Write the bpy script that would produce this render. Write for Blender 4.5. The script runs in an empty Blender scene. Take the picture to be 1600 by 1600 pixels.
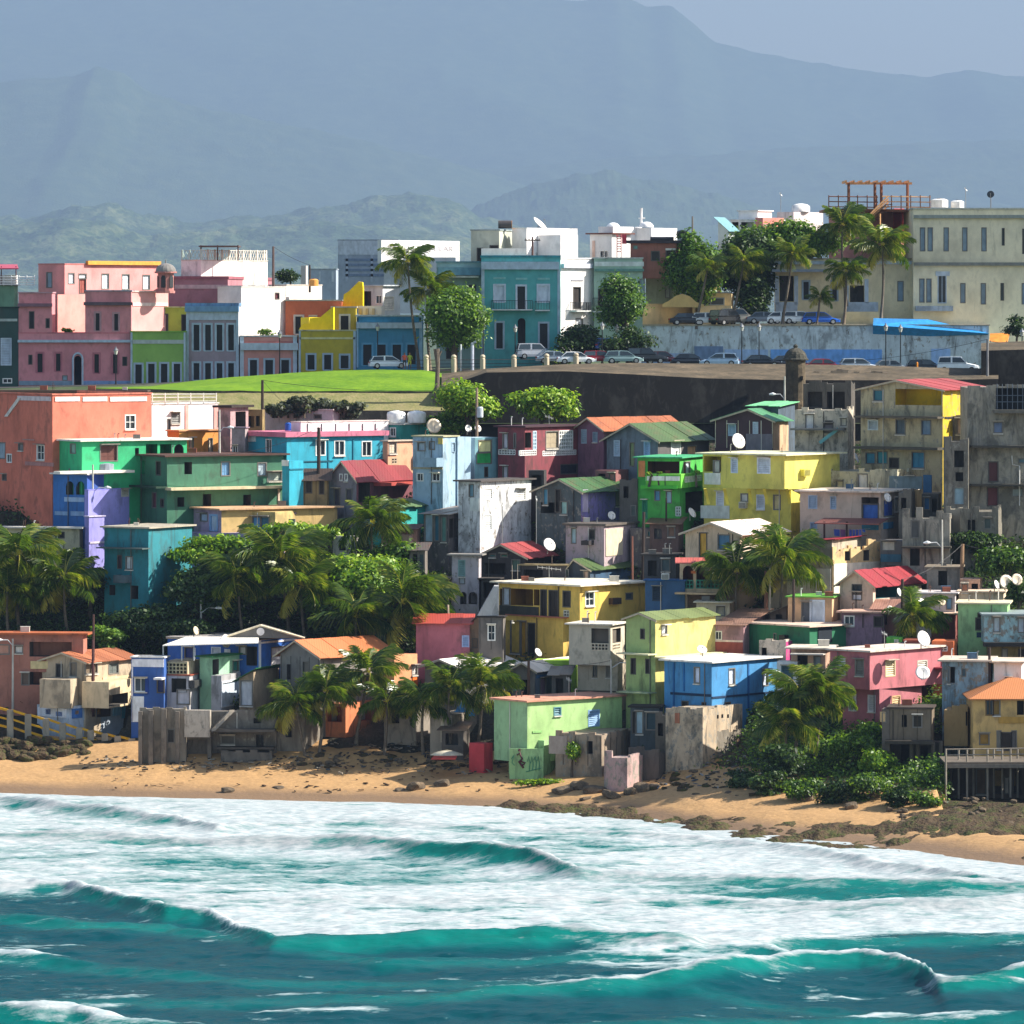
import bpy, bmesh, math, random
import numpy as np
from mathutils import Vector, Matrix

# ------------------------------------------------------------------ camera, sky, sun, exposure
SC = bpy.context.scene
F, H, HY = 8471.0, 41.0, 470.0          # focal length in photo pixels, eye height above the sea, horizon row
SUN_AZ, SUN_EL = math.radians(2.0), math.radians(37.0)   # azimuth from +X towards +Y
SUN_DIR = Vector((math.cos(SUN_AZ)*math.cos(SUN_EL), math.sin(SUN_AZ)*math.cos(SUN_EL), math.sin(SUN_EL)))

cam = bpy.data.cameras.new('camera')
cam.sensor_fit = 'HORIZONTAL'; cam.sensor_width = 36.0
cam.lens = F/1600.0*36.0
cam.shift_y = -(800.0-HY)/1600.0
cam.clip_start = 1.0; cam.clip_end = 90000.0
camo = bpy.data.objects.new('camera', cam); SC.collection.objects.link(camo)
camo.location = (0, 0, H); camo.rotation_euler = (math.radians(90), 0, 0)
SC.camera = camo

world = bpy.data.worlds.new('World'); SC.world = world; world.use_nodes = True
wn = world.node_tree.nodes; wl = world.node_tree.links
wn.clear()
w_out = wn.new('ShaderNodeOutputWorld'); w_bg = wn.new('ShaderNodeBackground'); w_sky = wn.new('ShaderNodeTexSky')
w_sky.sky_type = 'NISHITA'; w_sky.sun_disc = False
w_sky.sun_elevation = SUN_EL
w_sky.sun_rotation = math.radians(90) - SUN_AZ
w_sky.air_density = 1.2; w_sky.dust_density = 1.5; w_sky.ozone_density = 1.5
w_bg.inputs['Strength'].default_value = 0.085
wl.new(w_sky.outputs[0], w_bg.inputs[0]); wl.new(w_bg.outputs[0], w_out.inputs[0])

sun = bpy.data.lights.new('sun', 'SUN'); sun.energy = 5.0; sun.angle = math.radians(0.53); sun.color = (1.0, 0.94, 0.84)
suno = bpy.data.objects.new('sun', sun); SC.collection.objects.link(suno)
suno.rotation_euler = SUN_DIR.to_track_quat('Z', 'Y').to_euler()
suno.location = (200, 300, 300)

SC.view_settings.view_transform = 'Standard'; SC.view_settings.look = 'None'
SC.view_settings.exposure = 1.22; SC.view_settings.gamma = 1.0; SC.view_settings.use_curve_mapping = False
SC.cycles.use_denoising = True
try: SC.cycles.denoiser = 'OPENIMAGEDENOISE'
except Exception: pass
SC.cycles.max_bounces = 6; SC.cycles.diffuse_bounces = 3; SC.cycles.glossy_bounces = 2
SC.cycles.transmission_bounces = 4; SC.cycles.volume_bounces = 1; SC.cycles.transparent_max_bounces = 8
SC.cycles.caustics_reflective = False; SC.cycles.caustics_refractive = False
SC.cycles.sample_clamp_indirect = 8.0

rnd = random.Random(7)
nrng = np.random.default_rng(11)

# ------------------------------------------------------------------ helpers
def W(px, py, Y):
    return Vector(((px-800.0)/F*Y, Y, H-(py-HY)/F*Y))
def XOF(px, Y): return (px-800.0)/F*Y
def ZOF(py, Y): return H-(py-HY)/F*Y
def seaY(py, z=0.0): return F*(H-z)/(py-HY)

def lin(c):
    if isinstance(c, str):
        c = c.lstrip('#'); c = tuple(int(c[i:i+2], 16)/255.0 for i in (0, 2, 4))
    return tuple(((v+0.055)/1.055)**2.4 if v > 0.04045 else v/12.92 for v in c)

def tag(o, label=None, cat=None, group=None, kind=None):
    if label: o['label'] = label
    if cat: o['category'] = cat
    if group: o['group'] = group
    if kind: o['kind'] = kind
    return o

def link(o, parent=None):
    SC.collection.objects.link(o)
    if parent is not None: o.parent = parent
    return o

def empty(name, loc, label=None, cat=None, group=None):
    o = bpy.data.objects.new(name, None); o.location = loc; o.empty_display_size = 0.3
    link(o); tag(o, label, cat, group)
    return o

class MB:
    """collects polygons, links them as one mesh object"""
    def __init__(s): s.v = []; s.f = []; s.m = []
    def poly(s, pts, m=0):
        n = len(s.v); s.v.extend(tuple(p) for p in pts); s.f.append(tuple(range(n, n+len(pts)))); s.m.append(m)
    def hexa(s, p, m=0):
        # p: 8 points, bottom four then top four, same winding
        n = len(s.v); s.v.extend(tuple(q) for q in p)
        for q in ((3,2,1,0),(4,5,6,7),(0,1,5,4),(1,2,6,5),(2,3,7,6),(3,0,4,7)):
            s.f.append(tuple(n+i for i in q)); s.m.append(m)
    def box(s, x0, x1, y0, y1, z0, z1, m=0):
        s.hexa([(x0,y0,z0),(x1,y0,z0),(x1,y1,z0),(x0,y1,z0),(x0,y0,z1),(x1,y0,z1),(x1,y1,z1),(x0,y1,z1)], m)
    def sheet(s, a, b, c, d, t, m=0):
        up = Vector((0,0,t))
        s.hexa([Vector(q)-up for q in (a,b,c,d)]+[Vector(q) for q in (a,b,c,d)], m)
    def tube(s, pts, rad, n=8, m=0, cap=True):
        pts = [Vector(p) for p in pts]
        if not isinstance(rad, (list, tuple)): rad = [rad]*len(pts)
        rings = []
        for i, p in enumerate(pts):
            d = (pts[min(i+1, len(pts)-1)]-pts[max(i-1, 0)]).normalized()
            ax = Vector((1,0,0)) if abs(d.x) < 0.8 else Vector((0,1,0))
            e1 = d.cross(ax).normalized(); e2 = d.cross(e1)
            k = len(s.v)
            for j in range(n):
                t = 2*math.pi*j/n
                s.v.append(tuple(p+(e1*math.cos(t)+e2*math.sin(t))*rad[i]))
            rings.append(k)
        for a, b in zip(rings[:-1], rings[1:]):
            for j in range(n):
                s.f.append((a+j, a+(j+1) % n, b+(j+1) % n, b+j)); s.m.append(m)
        if cap:
            s.f.append(tuple(rings[0]+j for j in range(n))); s.m.append(m)
            s.f.append(tuple(rings[-1]+j for j in range(n-1, -1, -1))); s.m.append(m)
    def lathe(s, prof, c=(0,0,0), n=16, m=0):
        c = Vector(c); rings = []
        for r, z in prof:
            k = len(s.v)
            for j in range(n):
                t = 2*math.pi*j/n
                s.v.append((c.x+r*math.cos(t), c.y+r*math.sin(t), c.z+z))
            rings.append(k)
        for a, b in zip(rings[:-1], rings[1:]):
            for j in range(n):
                s.f.append((a+j, a+(j+1) % n, b+(j+1) % n, b+j)); s.m.append(m)
    def mesh(s, name, mats, smooth=False):
        me = bpy.data.meshes.new(name); me.from_pydata(s.v, [], s.f)
        for mt in (mats if isinstance(mats, (list, tuple)) else [mats]): me.materials.append(mt)
        if any(s.m): me.polygons.foreach_set('material_index', s.m)
        if smooth: me.polygons.foreach_set('use_smooth', [True]*len(s.f))
        me.update(); return me
    def build(s, name, mats, parent=None, loc=None, smooth=False):
        o = bpy.data.objects.new(name, s.mesh(name, mats, smooth))
        if loc is not None: o.location = loc
        return link(o, parent)

def npmesh(name, verts, faces, mats, smooth=False):
    """fast mesh from numpy arrays, faces all quads or all tris"""
    me = bpy.data.meshes.new(name)
    nv, (nf, k) = len(verts), faces.shape
    me.vertices.add(nv); me.vertices.foreach_set('co', np.asarray(verts, np.float32).ravel())
    me.loops.add(nf*k); me.loops.foreach_set('vertex_index', np.asarray(faces, np.int32).ravel())
    me.polygons.add(nf)
    me.polygons.foreach_set('loop_start', np.arange(0, nf*k, k, dtype=np.int32))
    me.polygons.foreach_set('loop_total', np.full(nf, k, np.int32))
    if smooth: me.polygons.foreach_set('use_smooth', np.ones(nf, bool))
    for mt in (mats if isinstance(mats, (list, tuple)) else [mats]): me.materials.append(mt)
    me.update(calc_edges=True); me.validate()
    return me

def gridmesh(name, X, Y, Z, mat, smooth=True):
    r, c = X.shape
    v = np.stack([X, Y, Z], -1).reshape(-1, 3)
    i = np.arange((r-1)*(c-1)); i = i//(c-1)*c + i % (c-1)
    f = np.stack([i, i+1, i+1+c, i+c], 1)
    return npmesh(name, v, f, mat, smooth)

def attr(me, name, vals):
    a = me.attributes.new(name, 'FLOAT', 'POINT'); a.data.foreach_set('value', np.asarray(vals, np.float32).ravel())

# value noise
_perm = nrng.random((256, 256)).astype(np.float32)
def vnoise(x, y):
    xi = np.floor(x).astype(int); yi = np.floor(y).astype(int); fx = x-xi; fy = y-yi
    fx = fx*fx*(3-2*fx); fy = fy*fy*(3-2*fy)
    a = _perm[xi & 255, yi & 255]; b = _perm[(xi+1) & 255, yi & 255]
    c = _perm[xi & 255, (yi+1) & 255]; d = _perm[(xi+1) & 255, (yi+1) & 255]
    return (a*(1-fx)+b*fx)*(1-fy)+(c*(1-fx)+d*fx)*fy
def fbm(x, y, o=5, gain=0.5):
    s = 0; a = 1.0; t = 0
    for i in range(o):
        s = s+a*vnoise(x*2**i+17.3*i, y*2**i+9.1*i); t += a; a *= gain
    return s/t
def sstep(a, b, x):
    t = np.clip((x-a)/(b-a), 0, 1); return t*t*(3-2*t)

# ------------------------------------------------------------------ materials
_mats = {}
def nodes(name):
    m = bpy.data.materials.new(name); m.use_nodes = True
    nt = m.node_tree; n = nt.nodes; n.clear()
    out = n.new('ShaderNodeOutputMaterial'); p = n.new('ShaderNodeBsdfPrincipled')
    nt.links.new(p.outputs[0], out.inputs[0])
    return m, n, nt.links, p, out
def N(n, typ, **kw):
    x = n.new('ShaderNode'+typ)
    for k, v in kw.items():
        if k.startswith('i_'): x.inputs[k[2:].replace('_', ' ')].default_value = v
        else: setattr(x, k, v)
    return x
def ramp(n, p0, p1, c0=(0,0,0,1), c1=(1,1,1,1)):
    r = n.new('ShaderNodeValToRGB'); e = r.color_ramp.elements
    e[0].position = p0; e[1].position = p1; e[0].color = c0; e[1].color = c1
    return r
def coords(n, l, scale=(1,1,1), rand=True):
    tc = N(n, 'TexCoord'); mp = N(n, 'Mapping'); mp.inputs['Scale'].default_value = scale
    if rand:
        oi = N(n, 'ObjectInfo'); ad = N(n, 'VectorMath', operation='MULTIPLY_ADD')
        cb = N(n, 'CombineXYZ'); 
        for i in range(3): l.new(oi.outputs['Random'], cb.inputs[i])
        ad.inputs[1].default_value = (57.0, 31.0, 83.0); l.new(cb.outputs[0], ad.inputs[0]); l.new(tc.outputs['Object'], ad.inputs[2])
        l.new(ad.outputs[0], mp.inputs[0])
    else: l.new(tc.outputs['Object'], mp.inputs[0])
    return mp

def paint(col, dirt=0.3, rough=0.75, grime=(0.045, 0.043, 0.036), peel=0.0):
    """painted plaster: uneven tone, dark rain streaks and patches of grime, optional peeling to bare concrete"""
    key = ('paint', col, round(dirt, 2), round(peel, 2))
    if key in _mats: return _mats[key]
    c = lin(col)
    if dirt >= .5: c = tuple(min(.78, v*1.35+.03) for v in c)
    m, n, l, p, out = nodes('paint_'+str(col).strip('#'))
    mp1 = coords(n, l, (0.5, 0.5, 0.35)); mp2 = coords(n, l, (0.9, 0.9, 0.2)); mp3 = coords(n, l, (1.0, 1.0, 0.7))
    n1 = N(n, 'TexNoise', i_Scale=1.0, i_Detail=6.0, i_Roughness=0.6); l.new(mp1.outputs[0], n1.inputs['Vector'])
    n2 = N(n, 'TexNoise', i_Scale=1.3, i_Detail=7.0, i_Roughness=0.7, i_Distortion=0.9); l.new(mp2.outputs[0], n2.inputs['Vector'])
    n3 = N(n, 'TexNoise', i_Scale=2.2, i_Detail=8.0, i_Roughness=0.7); l.new(mp3.outputs[0], n3.inputs['Vector'])
    hsv = N(n, 'HueSaturation'); hsv.inputs['Color'].default_value = (*c, 1)
    mr = N(n, 'MapRange', i_From_Min=0.3, i_From_Max=0.7, i_To_Min=0.72-0.2*dirt, i_To_Max=1.12); l.new(n1.outputs['Fac'], mr.inputs[0]); l.new(mr.outputs[0], hsv.inputs['Value'])
    last = hsv.outputs[0]
    if peel > 0:
        r = ramp(n, 0.60-0.22*peel, 0.66-0.22*peel); l.new(n3.outputs['Fac'], r.inputs[0])
        mx = N(n, 'MixRGB'); l.new(r.outputs[0], mx.inputs[0]); l.new(last, mx.inputs[1]); mx.inputs[2].default_value = (0.27, 0.25, 0.21, 1); last = mx.outputs[0]
    a = 0.60-0.19*dirt
    r2 = ramp(n, a, a+0.15); l.new(n2.outputs['Fac'], r2.inputs[0])
    r3 = ramp(n, 0.60-0.13*dirt, 0.70-0.12*dirt); l.new(n1.outputs['Fac'], r3.inputs[0])
    mxx = N(n, 'Math', operation='MAXIMUM'); l.new(r2.outputs[0], mxx.inputs[0]); l.new(r3.outputs[0], mxx.inputs[1])
    sc = N(n, 'Math', operation='MULTIPLY'); l.new(mxx.outputs[0], sc.inputs[0]); sc.inputs[1].default_value = min(0.92, 0.25+0.75*dirt)
    mx2 = N(n, 'MixRGB'); l.new(sc.outputs[0], mx2.inputs[0]); l.new(last, mx2.inputs[1]); mx2.inputs[2].default_value = (*grime, 1)
    l.new(mx2.outputs[0], p.inputs['Base Color'])
    p.inputs['Roughness'].default_value = rough; p.inputs['Specular IOR Level'].default_value = 0.25
    bp = N(n, 'Bump', i_Strength=0.35, i_Distance=0.04); l.new(n3.outputs['Fac'], bp.inputs['Height']); l.new(bp.outputs[0], p.inputs['Normal'])
    _mats[key] = m; return m

def flat(col, rough=0.6, metal=0.0, spec=0.4, var=0.12):
    key = ('flat', col, rough, metal, var)
    if key in _mats: return _mats[key]
    c = lin(col); m, n, l, p, out = nodes('coat_'+str(col).strip('#'))
    mp = coords(n, l, (1.5, 1.5, 0.8)); n1 = N(n, 'TexNoise', i_Scale=1.6, i_Detail=5.0); l.new(mp.outputs[0], n1.inputs['Vector'])
    hsv = N(n, 'HueSaturation'); hsv.inputs['Color'].default_value = (*c, 1)
    mr = N(n, 'MapRange', i_From_Min=0.3, i_From_Max=0.7, i_To_Min=1-2*var, i_To_Max=1+var); l.new(n1.outputs['Fac'], mr.inputs[0]); l.new(mr.outputs[0], hsv.inputs['Value'])
    l.new(hsv.outputs[0], p.inputs['Base Color'])
    p.inputs['Roughness'].default_value = rough; p.inputs['Metallic'].default_value = metal; p.inputs['Specular IOR Level'].default_value = spec
    _mats[key] = m; return m

def tin(col, rust=0.4):
    """sheet metal roofing: every sheet its own tone, rust and pale worn patches, corrugation relief"""
    key = ('tin', col, round(rust, 2))
    if key in _mats: return _mats[key]
    c = lin(col); m, n, l, p, out = nodes('tin_'+str(col).strip('#'))
    mp = coords(n, l, (0.7, 0.7, 0.7)); n1 = N(n, 'TexNoise', i_Scale=1.1, i_Detail=7.0, i_Roughness=0.65); l.new(mp.outputs[0], n1.inputs['Vector'])
    oi = N(n, 'ObjectInfo'); mr = N(n, 'MapRange', i_To_Min=0.82, i_To_Max=1.16); l.new(oi.outputs['Random'], mr.inputs[0])
    hsv = N(n, 'HueSaturation'); hsv.inputs['Color'].default_value = (*c, 1); l.new(mr.outputs[0], hsv.inputs['Value'])
    r = ramp(n, 0.62-0.18*rust, 0.74-0.1*rust); l.new(n1.outputs['Fac'], r.inputs[0])
    sc = N(n, 'Math', operation='MULTIPLY'); l.new(r.outputs[0], sc.inputs[0]); sc.inputs[1].default_value = 0.75*rust+0.1
    mx = N(n, 'MixRGB'); l.new(sc.outputs[0], mx.inputs[0]); l.new(hsv.outputs[0], mx.inputs[1]); mx.inputs[2].default_value = (0.16, 0.065, 0.035, 1)
    l.new(mx.outputs[0], p.inputs['Base Color'])
    p.inputs['Roughness'].default_value = 0.5; p.inputs['Specular IOR Level'].default_value = 0.4
    wv = N(n, 'TexWave', i_Scale=2.2, i_Distortion=0.2); tc = N(n, 'TexCoord'); l.new(tc.outputs['Object'], wv.inputs['Vector'])
    bp = N(n, 'Bump', i_Strength=0.4, i_Distance=0.03); l.new(wv.outputs['Fac'], bp.inputs['Height']); l.new(bp.outputs[0], p.inputs['Normal'])
    _mats[key] = m; return m

def glass():
    if 'glass' in _mats: return _mats['glass']
    m, n, l, p, out = nodes('window_glass')
    oi = N(n, 'ObjectInfo'); r = ramp(n, 0.0, 1.0, (0.012, 0.018, 0.024, 1), (0.05, 0.07, 0.085, 1)); l.new(oi.outputs['Random'], r.inputs[0]); l.new(r.outputs[0], p.inputs['Base Color'])
    p.inputs['Roughness'].default_value = 0.12; p.inputs['Specular IOR Level'].default_value = 0.5
    _mats['glass'] = m; return m
# ------------------------------------------------------------------ terrain
_spx = np.array([-900, 0, 300, 600, 830, 1000, 1200, 1400, 1600, 2500.])
_spy = np.array([1226, 1237, 1246, 1251, 1262, 1275, 1302, 1324, 1352, 1470.])
_sY = seaY(_spy); _sX = XOF(_spx, _sY)
YTOP = 516.0
def shoreY(X): return np.interp(X, _sX, _sY)
_ps = np.array([-0.6, -0.15, 0, 0.08, 0.17, 0.26, 0.48, 0.71, 0.86, 0.95, 1.0, 1.2])
_pz = np.array([-7.0, -1.6, 0, 1.0, 1.9, 4.2, 11.2, 20.0, 25.0, 27.0, 28.0, 29.0])
def hillz(X, Y):
    s = (Y-shoreY(X))/(YTOP-shoreY(X)); return np.interp(s, _ps, _pz)
def groundY(px, py):
    """depth at which the hillside is seen at this pixel"""
    Y = np.arange(385.0, 516.0, 0.25)
    zz = hillz(XOF(px, Y), Y); p = HY+F*(H-zz)/Y
    j = np.nonzero(p <= py)[0]
    return float(Y[j[0]]) if len(j) else 516.0

def sand_mat():
    m, n, l, p, out = nodes('wet_and_dry_sand')
    tc = N(n, 'TexCoord'); sx = N(n, 'SeparateXYZ'); l.new(tc.outputs['Object'], sx.inputs[0])
    n1 = N(n, 'TexNoise', i_Scale=0.35, i_Detail=8.0, i_Roughness=0.6); l.new(tc.outputs['Object'], n1.inputs['Vector'])
    n2 = N(n, 'TexNoise', i_Scale=2.6, i_Detail=5.0); l.new(tc.outputs['Object'], n2.inputs['Vector'])
    wet = N(n, 'MapRange', i_From_Min=0.25, i_From_Max=0.75, i_To_Min=1.0, i_To_Max=0.0)
    ad = N(n, 'Math', operation='MULTIPLY_ADD'); l.new(n1.outputs['Fac'], ad.inputs[0]); ad.inputs[1].default_value = 0.5; l.new(sx.outputs[2], ad.inputs[2])
    sb = N(n, 'Math', operation='SUBTRACT'); l.new(ad.outputs[0], sb.inputs[0]); sb.inputs[1].default_value = 0.25; l.new(sb.outputs[0], wet.inputs[0])
    dry = ramp(n, 0.3, 0.7, (0.36, 0.205, 0.08, 1), (0.48, 0.28, 0.115, 1)); l.new(n2.outputs['Fac'], dry.inputs[0])
    mx = N(n, 'MixRGB'); l.new(wet.outputs[0], mx.inputs[0]); l.new(dry.outputs[0], mx.inputs[1]); mx.inputs[2].default_value = (0.19, 0.115, 0.06, 1)
    r = ramp(n, 0.66, 0.72); l.new(n1.outputs['Fac'], r.inputs[0]); mx2 = N(n, 'MixRGB'); l.new(r.outputs[0], mx2.inputs[0]); l.new(mx.outputs[0], mx2.inputs[1]); mx2.inputs[2].default_value = (0.20, 0.13, 0.07, 1)
    l.new(mx2.outputs[0], p.inputs['Base Color']); p.inputs['Roughness'].default_value = 0.85
    bp = N(n, 'Bump', i_Strength=0.5, i_Distance=0.12); l.new(n2.outputs['Fac'], bp.inputs['Height']); l.new(bp.outputs[0], p.inputs['Normal'])
    return m
def earth_mat(name, stops, scale=0.5, bump=0.3):
    m, n, l, p, out = nodes(name)
    tc = N(n, 'TexCoord')
    n1 = N(n, 'TexNoise', i_Scale=scale, i_Detail=8.0, i_Roughness=0.65); l.new(tc.outputs['Object'], n1.inputs['Vector'])
    n2 = N(n, 'TexNoise', i_Scale=scale*7, i_Detail=4.0); l.new(tc.outputs['Object'], n2.inputs['Vector'])
    ad = N(n, 'MixRGB', blend_type='MIX'); ad.inputs[0].default_value = 0.35; l.new(n1.outputs['Fac'], ad.inputs[1]); l.new(n2.outputs['Fac'], ad.inputs[2])
    r = n.new('ShaderNodeValToRGB'); e = r.color_ramp.elements
    for i, (pos, c) in enumerate(stops):
        x = e[i] if i < 2 else e.new(pos)
        x.position = pos; x.color = (*c, 1)
    l.new(ad.outputs[0], r.inputs[0]); l.new(r.outputs[0], p.inputs['Base Color']); p.inputs['Roughness'].default_value = 0.9; p.inputs['Specular IOR Level'].default_value = 0.2
    bp = N(n, 'Bump', i_Strength=0.7, i_Distance=bump); l.new(n2.outputs['Fac'], bp.inputs['Height']); l.new(bp.outputs[0], p.inputs['Normal'])
    return m
M_SAND = sand_mat()
M_SOIL = earth_mat('scrub_soil', [(0.3, (0.016, 0.018, 0.010)), (0.7, (0.085, 0.066, 0.045)), (0.5, (0.04, 0.036, 0.022))])
M_GRASS = earth_mat('mown_grass', [(0.3, (0.06, 0.15, 0.006)), (0.7, (0.19, 0.31, 0.012)), (0.5, (0.12, 0.23, 0.008))], 0.25, 0.1)
M_DRY = earth_mat('dry_grass', [(0.3, (0.10, 0.13, 0.03)), (0.7, (0.30, 0.24, 0.12)), (0.5, (0.22, 0.20, 0.08))], 0.6, 0.1)
M_PLAIN = earth_mat('green_plain', [(0.3, (0.03, 0.055, 0.02)), (0.7, (0.12, 0.13, 0.07)), (0.5, (0.06, 0.085, 0.035))], 0.05, 0.3)
M_ASPH = earth_mat('asphalt', [(0.3, (0.035, 0.035, 0.037)), (0.7, (0.075, 0.073, 0.07))], 1.2, 0.02)
M_ROCK = earth_mat('reef_rock', [(0.32, (0.022, 0.016, 0.010)), (0.70, (0.16, 0.09, 0.045)), (0.48, (0.085, 0.055, 0.03)), (0.60, (0.06, 0.075, 0.018))], 0.55, 0.4)
M_STONE = earth_mat('old_rampart_stone', [(0.3, (0.018, 0.020, 0.016)), (0.72, (0.17, 0.14, 0.10)), (0.52, (0.06, 0.058, 0.045))], 0.45, 0.15)
M_STONETOP = earth_mat('rampart_top', [(0.3, (0.035, 0.028, 0.018)), (0.7, (0.22, 0.16, 0.10)), (0.5, (0.10, 0.078, 0.05))], 0.4, 0.05)
M_BOULD = earth_mat('boulder_stone', [(0.3, (0.03, 0.024, 0.018)), (0.7, (0.26, 0.19, 0.12)), (0.5, (0.12, 0.09, 0.06))], 1.1, 0.1)

def heightsheet(name, xs, ss, zf, mat):
    X, S = np.meshgrid(xs, ss); sh = shoreY(X); Y = sh+S*(YTOP-sh)
    Z = zf(X, Y, S); me = gridmesh(name, X, Y, Z, mat)
    return tag(link(bpy.data.objects.new(name, me)), kind='structure')
xs = np.concatenate([np.linspace(-260, -56, 60), np.linspace(-54, 54, 240), np.linspace(56, 260, 60)])
heightsheet('beach', xs, np.linspace(-0.35, 0.25, 90), lambda X, Y, S: np.where((800+X/Y*F > 1472) & (800+X/Y*F < 1640), np.minimum(np.interp(S, _ps, _pz), 1.15+.02*(Y-415)), np.interp(S, _ps, _pz))+0.5*(fbm(X*0.22, Y*0.22)-0.5)*sstep(-0.02, 0.06, S)+0.14*(fbm(X*1.1, Y*0.9, 3)-0.5)*sstep(0, 0.05, S)-0.5*sstep(0.19, 0.25, S), M_SAND)

# plateau of the old town and the land out to the hills: one sheet to the horizon
def platz(px): return np.interp(px, [0, 235, 420, 560, 760, 1600], [32.2, 32.6, 33.2, 33.9, 34.0, 34.0])
Yg = np.concatenate([np.linspace(516.4, 620, 60), np.array([660, 760, 1000, 1600, 3000, 6000, 12000, 24000, 45000.])])
Xg = np.concatenate([np.array([-40000, -9000, -2000, -500]), np.linspace(-220, 220, 90), np.array([500, 2000, 9000, 40000.])])
XX, YY = np.meshgrid(Xg, Yg)
ZZ = platz(XX/560*F+800)
ZZ = np.where(YY < 541, ZZ-1.2*(1-sstep(534, 541, YY)), ZZ)
ZZ = np.where(YY < 534, ZZ-3.5*(1-sstep(516, 534, YY)), ZZ)
ZZ = ZZ*(1-sstep(640, 1200, YY))+8.0*sstep(640, 1200, YY)
tag(link(bpy.data.objects.new('ground', gridmesh('ground', XX, YY, ZZ, M_PLAIN))), kind='structure')

# street along the top
def strip(name, pts, mat, kind='structure', thick=None):
    mb = MB()
    for a, b in zip(pts[:-1], pts[1:]):
        mb.poly([a[0], b[0], b[1], a[1]])
    return tag(mb.build(name, mat), kind=kind)
pts = []
for px in range(-60, 1720, 40):
    z = float(platz(px))
    pts.append((W(px, 0, 541).xy.to_3d()+Vector((0, 0, z+.06)), W(px, 0, 553).xy.to_3d()+Vector((0, 0, z+.06))))
strip('road', pts, M_ASPH)

# lawn bank above the lower town
def lawn():
    u = np.linspace(0, 1, 130); v = np.linspace(0, 1, 40); U, V = np.meshgrid(u, v)
    px = 150+U*(715-150)
    Y = 522.0+V*(541-522.0); X = XOF(px, Y)
    topy = np.interp(px, [150, 235, 330, 420, 520, 600, 660, 690, 715], [606, 603, 592, 585, 579, 577, 578, 583, 592])
    boty = np.interp(px, [150, 235, 300, 420, 690, 715], [607, 608, 610, 611, 611, 611])
    zt = H-(topy-HY)/F*541; zb = H-(boty-HY)/F*522
    Z = zb+(zt-zb)*np.sin(V*math.pi/2)**0.9+0.10*(fbm(X*0.5, Y*0.5)-0.5)
    tag(link(bpy.data.objects.new('lawn', gridmesh('lawn', X, Y, Z, M_GRASS))), kind='structure')
    # dark step under the lawn and the dry grass terrace in front of it
    mb = MB(); n = 60
    for i in range(n):
        p0, p1 = 150+565*i/n, 150+565*(i+1)/n
        f = lambda p: float(np.interp(p, [150, 235, 300, 420, 690, 715], [607, 608, 610, 611, 611, 611]))
        a, b = W(p0, f(p0)+0.5, 521.96), W(p1, f(p1)+0.5, 521.96); c, d = W(p1, 620, 521.9), W(p0, 620, 521.9)
        mb.poly([a, b, c, d])
    tag(mb.build('terrace_step', M_STONE), kind='structure')
    V, U = np.meshgrid(np.linspace(0, 1, 14), np.linspace(0, 1, 90), indexing='ij')
    px = 120+U*(720-120); Y = 516.3+V*(521.9-516.3); X = XOF(px, Y)
    py = 642+(614-642)*V+3*(fbm(px*0.03, V*3)-0.5)
    tag(link(bpy.data.objects.new('grass_terrace', gridmesh('grass_terrace', X, Y, H-(py-HY)/F*Y, M_DRY))), kind='structure')
lawn()

# ramparts: a thick stone wall with a broad sloping top
def rampart(name, label, prof, Yf, Yb, botpy):
    """prof: list of (px, py_front_edge, py_back_edge)"""
    mb = MB(); n = len(prof)
    for (p0, f0, b0), (p1, f1, b1) in zip(prof[:-1], prof[1:]):
        A, B = W(p0, f0, Yf), W(p1, f1, Yf); C, D = W(p1, b1, Yb), W(p0, b0, Yb)
        a, b = W(p0, botpy, Yf-2.2), W(p1, botpy, Yf-2.2)
        mb.poly([A, B, C, D], 1); mb.poly([a, b, B, A], 0)
    for (p, f, b) in (prof[0], prof[-1]):
        mb.poly([W(p, botpy, Yf-2.2), W(p, f, Yf), W(p, b, Yb), W(p, botpy, Yb)], 0)
    p0, p1 = prof[0], prof[-1]
    mb.poly([W(p1[0], p1[2], Yb), W(p0[0], p0[2], Yb), W(p0[0], botpy, Yb), W(p1[0], botpy, Yb)], 0)
    o = empty(name, W(prof[0][0], botpy, Yf), label, 'wall')
    w = mb.build('stone_face', [paint('#171410', .4), M_STONETOP]); w.data.transform(Matrix.Translation(-o.location)); w.parent = o
    return o
r1 = rampart('rampart', 'dark stained stone rampart with a broad brown top below the parked cars', [(690, 606, 584), (760, 582, 576), (880, 580, 569), (990, 585, 567), (1100, 591, 568), (1235, 594, 569), (1370, 594, 571), (1450, 594, 574), (1560, 592, 576)], 518, 533, 720)
r2 = rampart('rampart', 'low mossy retaining wall under the strip of dry grass', [(100, 641, 639), (400, 641, 639), (715, 642, 640)], 516, 518, 700)
r3 = rampart('rampart', 'dark stone bastion with brown top beside the orange awning', [(1533, 548, 536), (1600, 546, 533), (1720, 545, 532)], 524, 534, 760)
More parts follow.
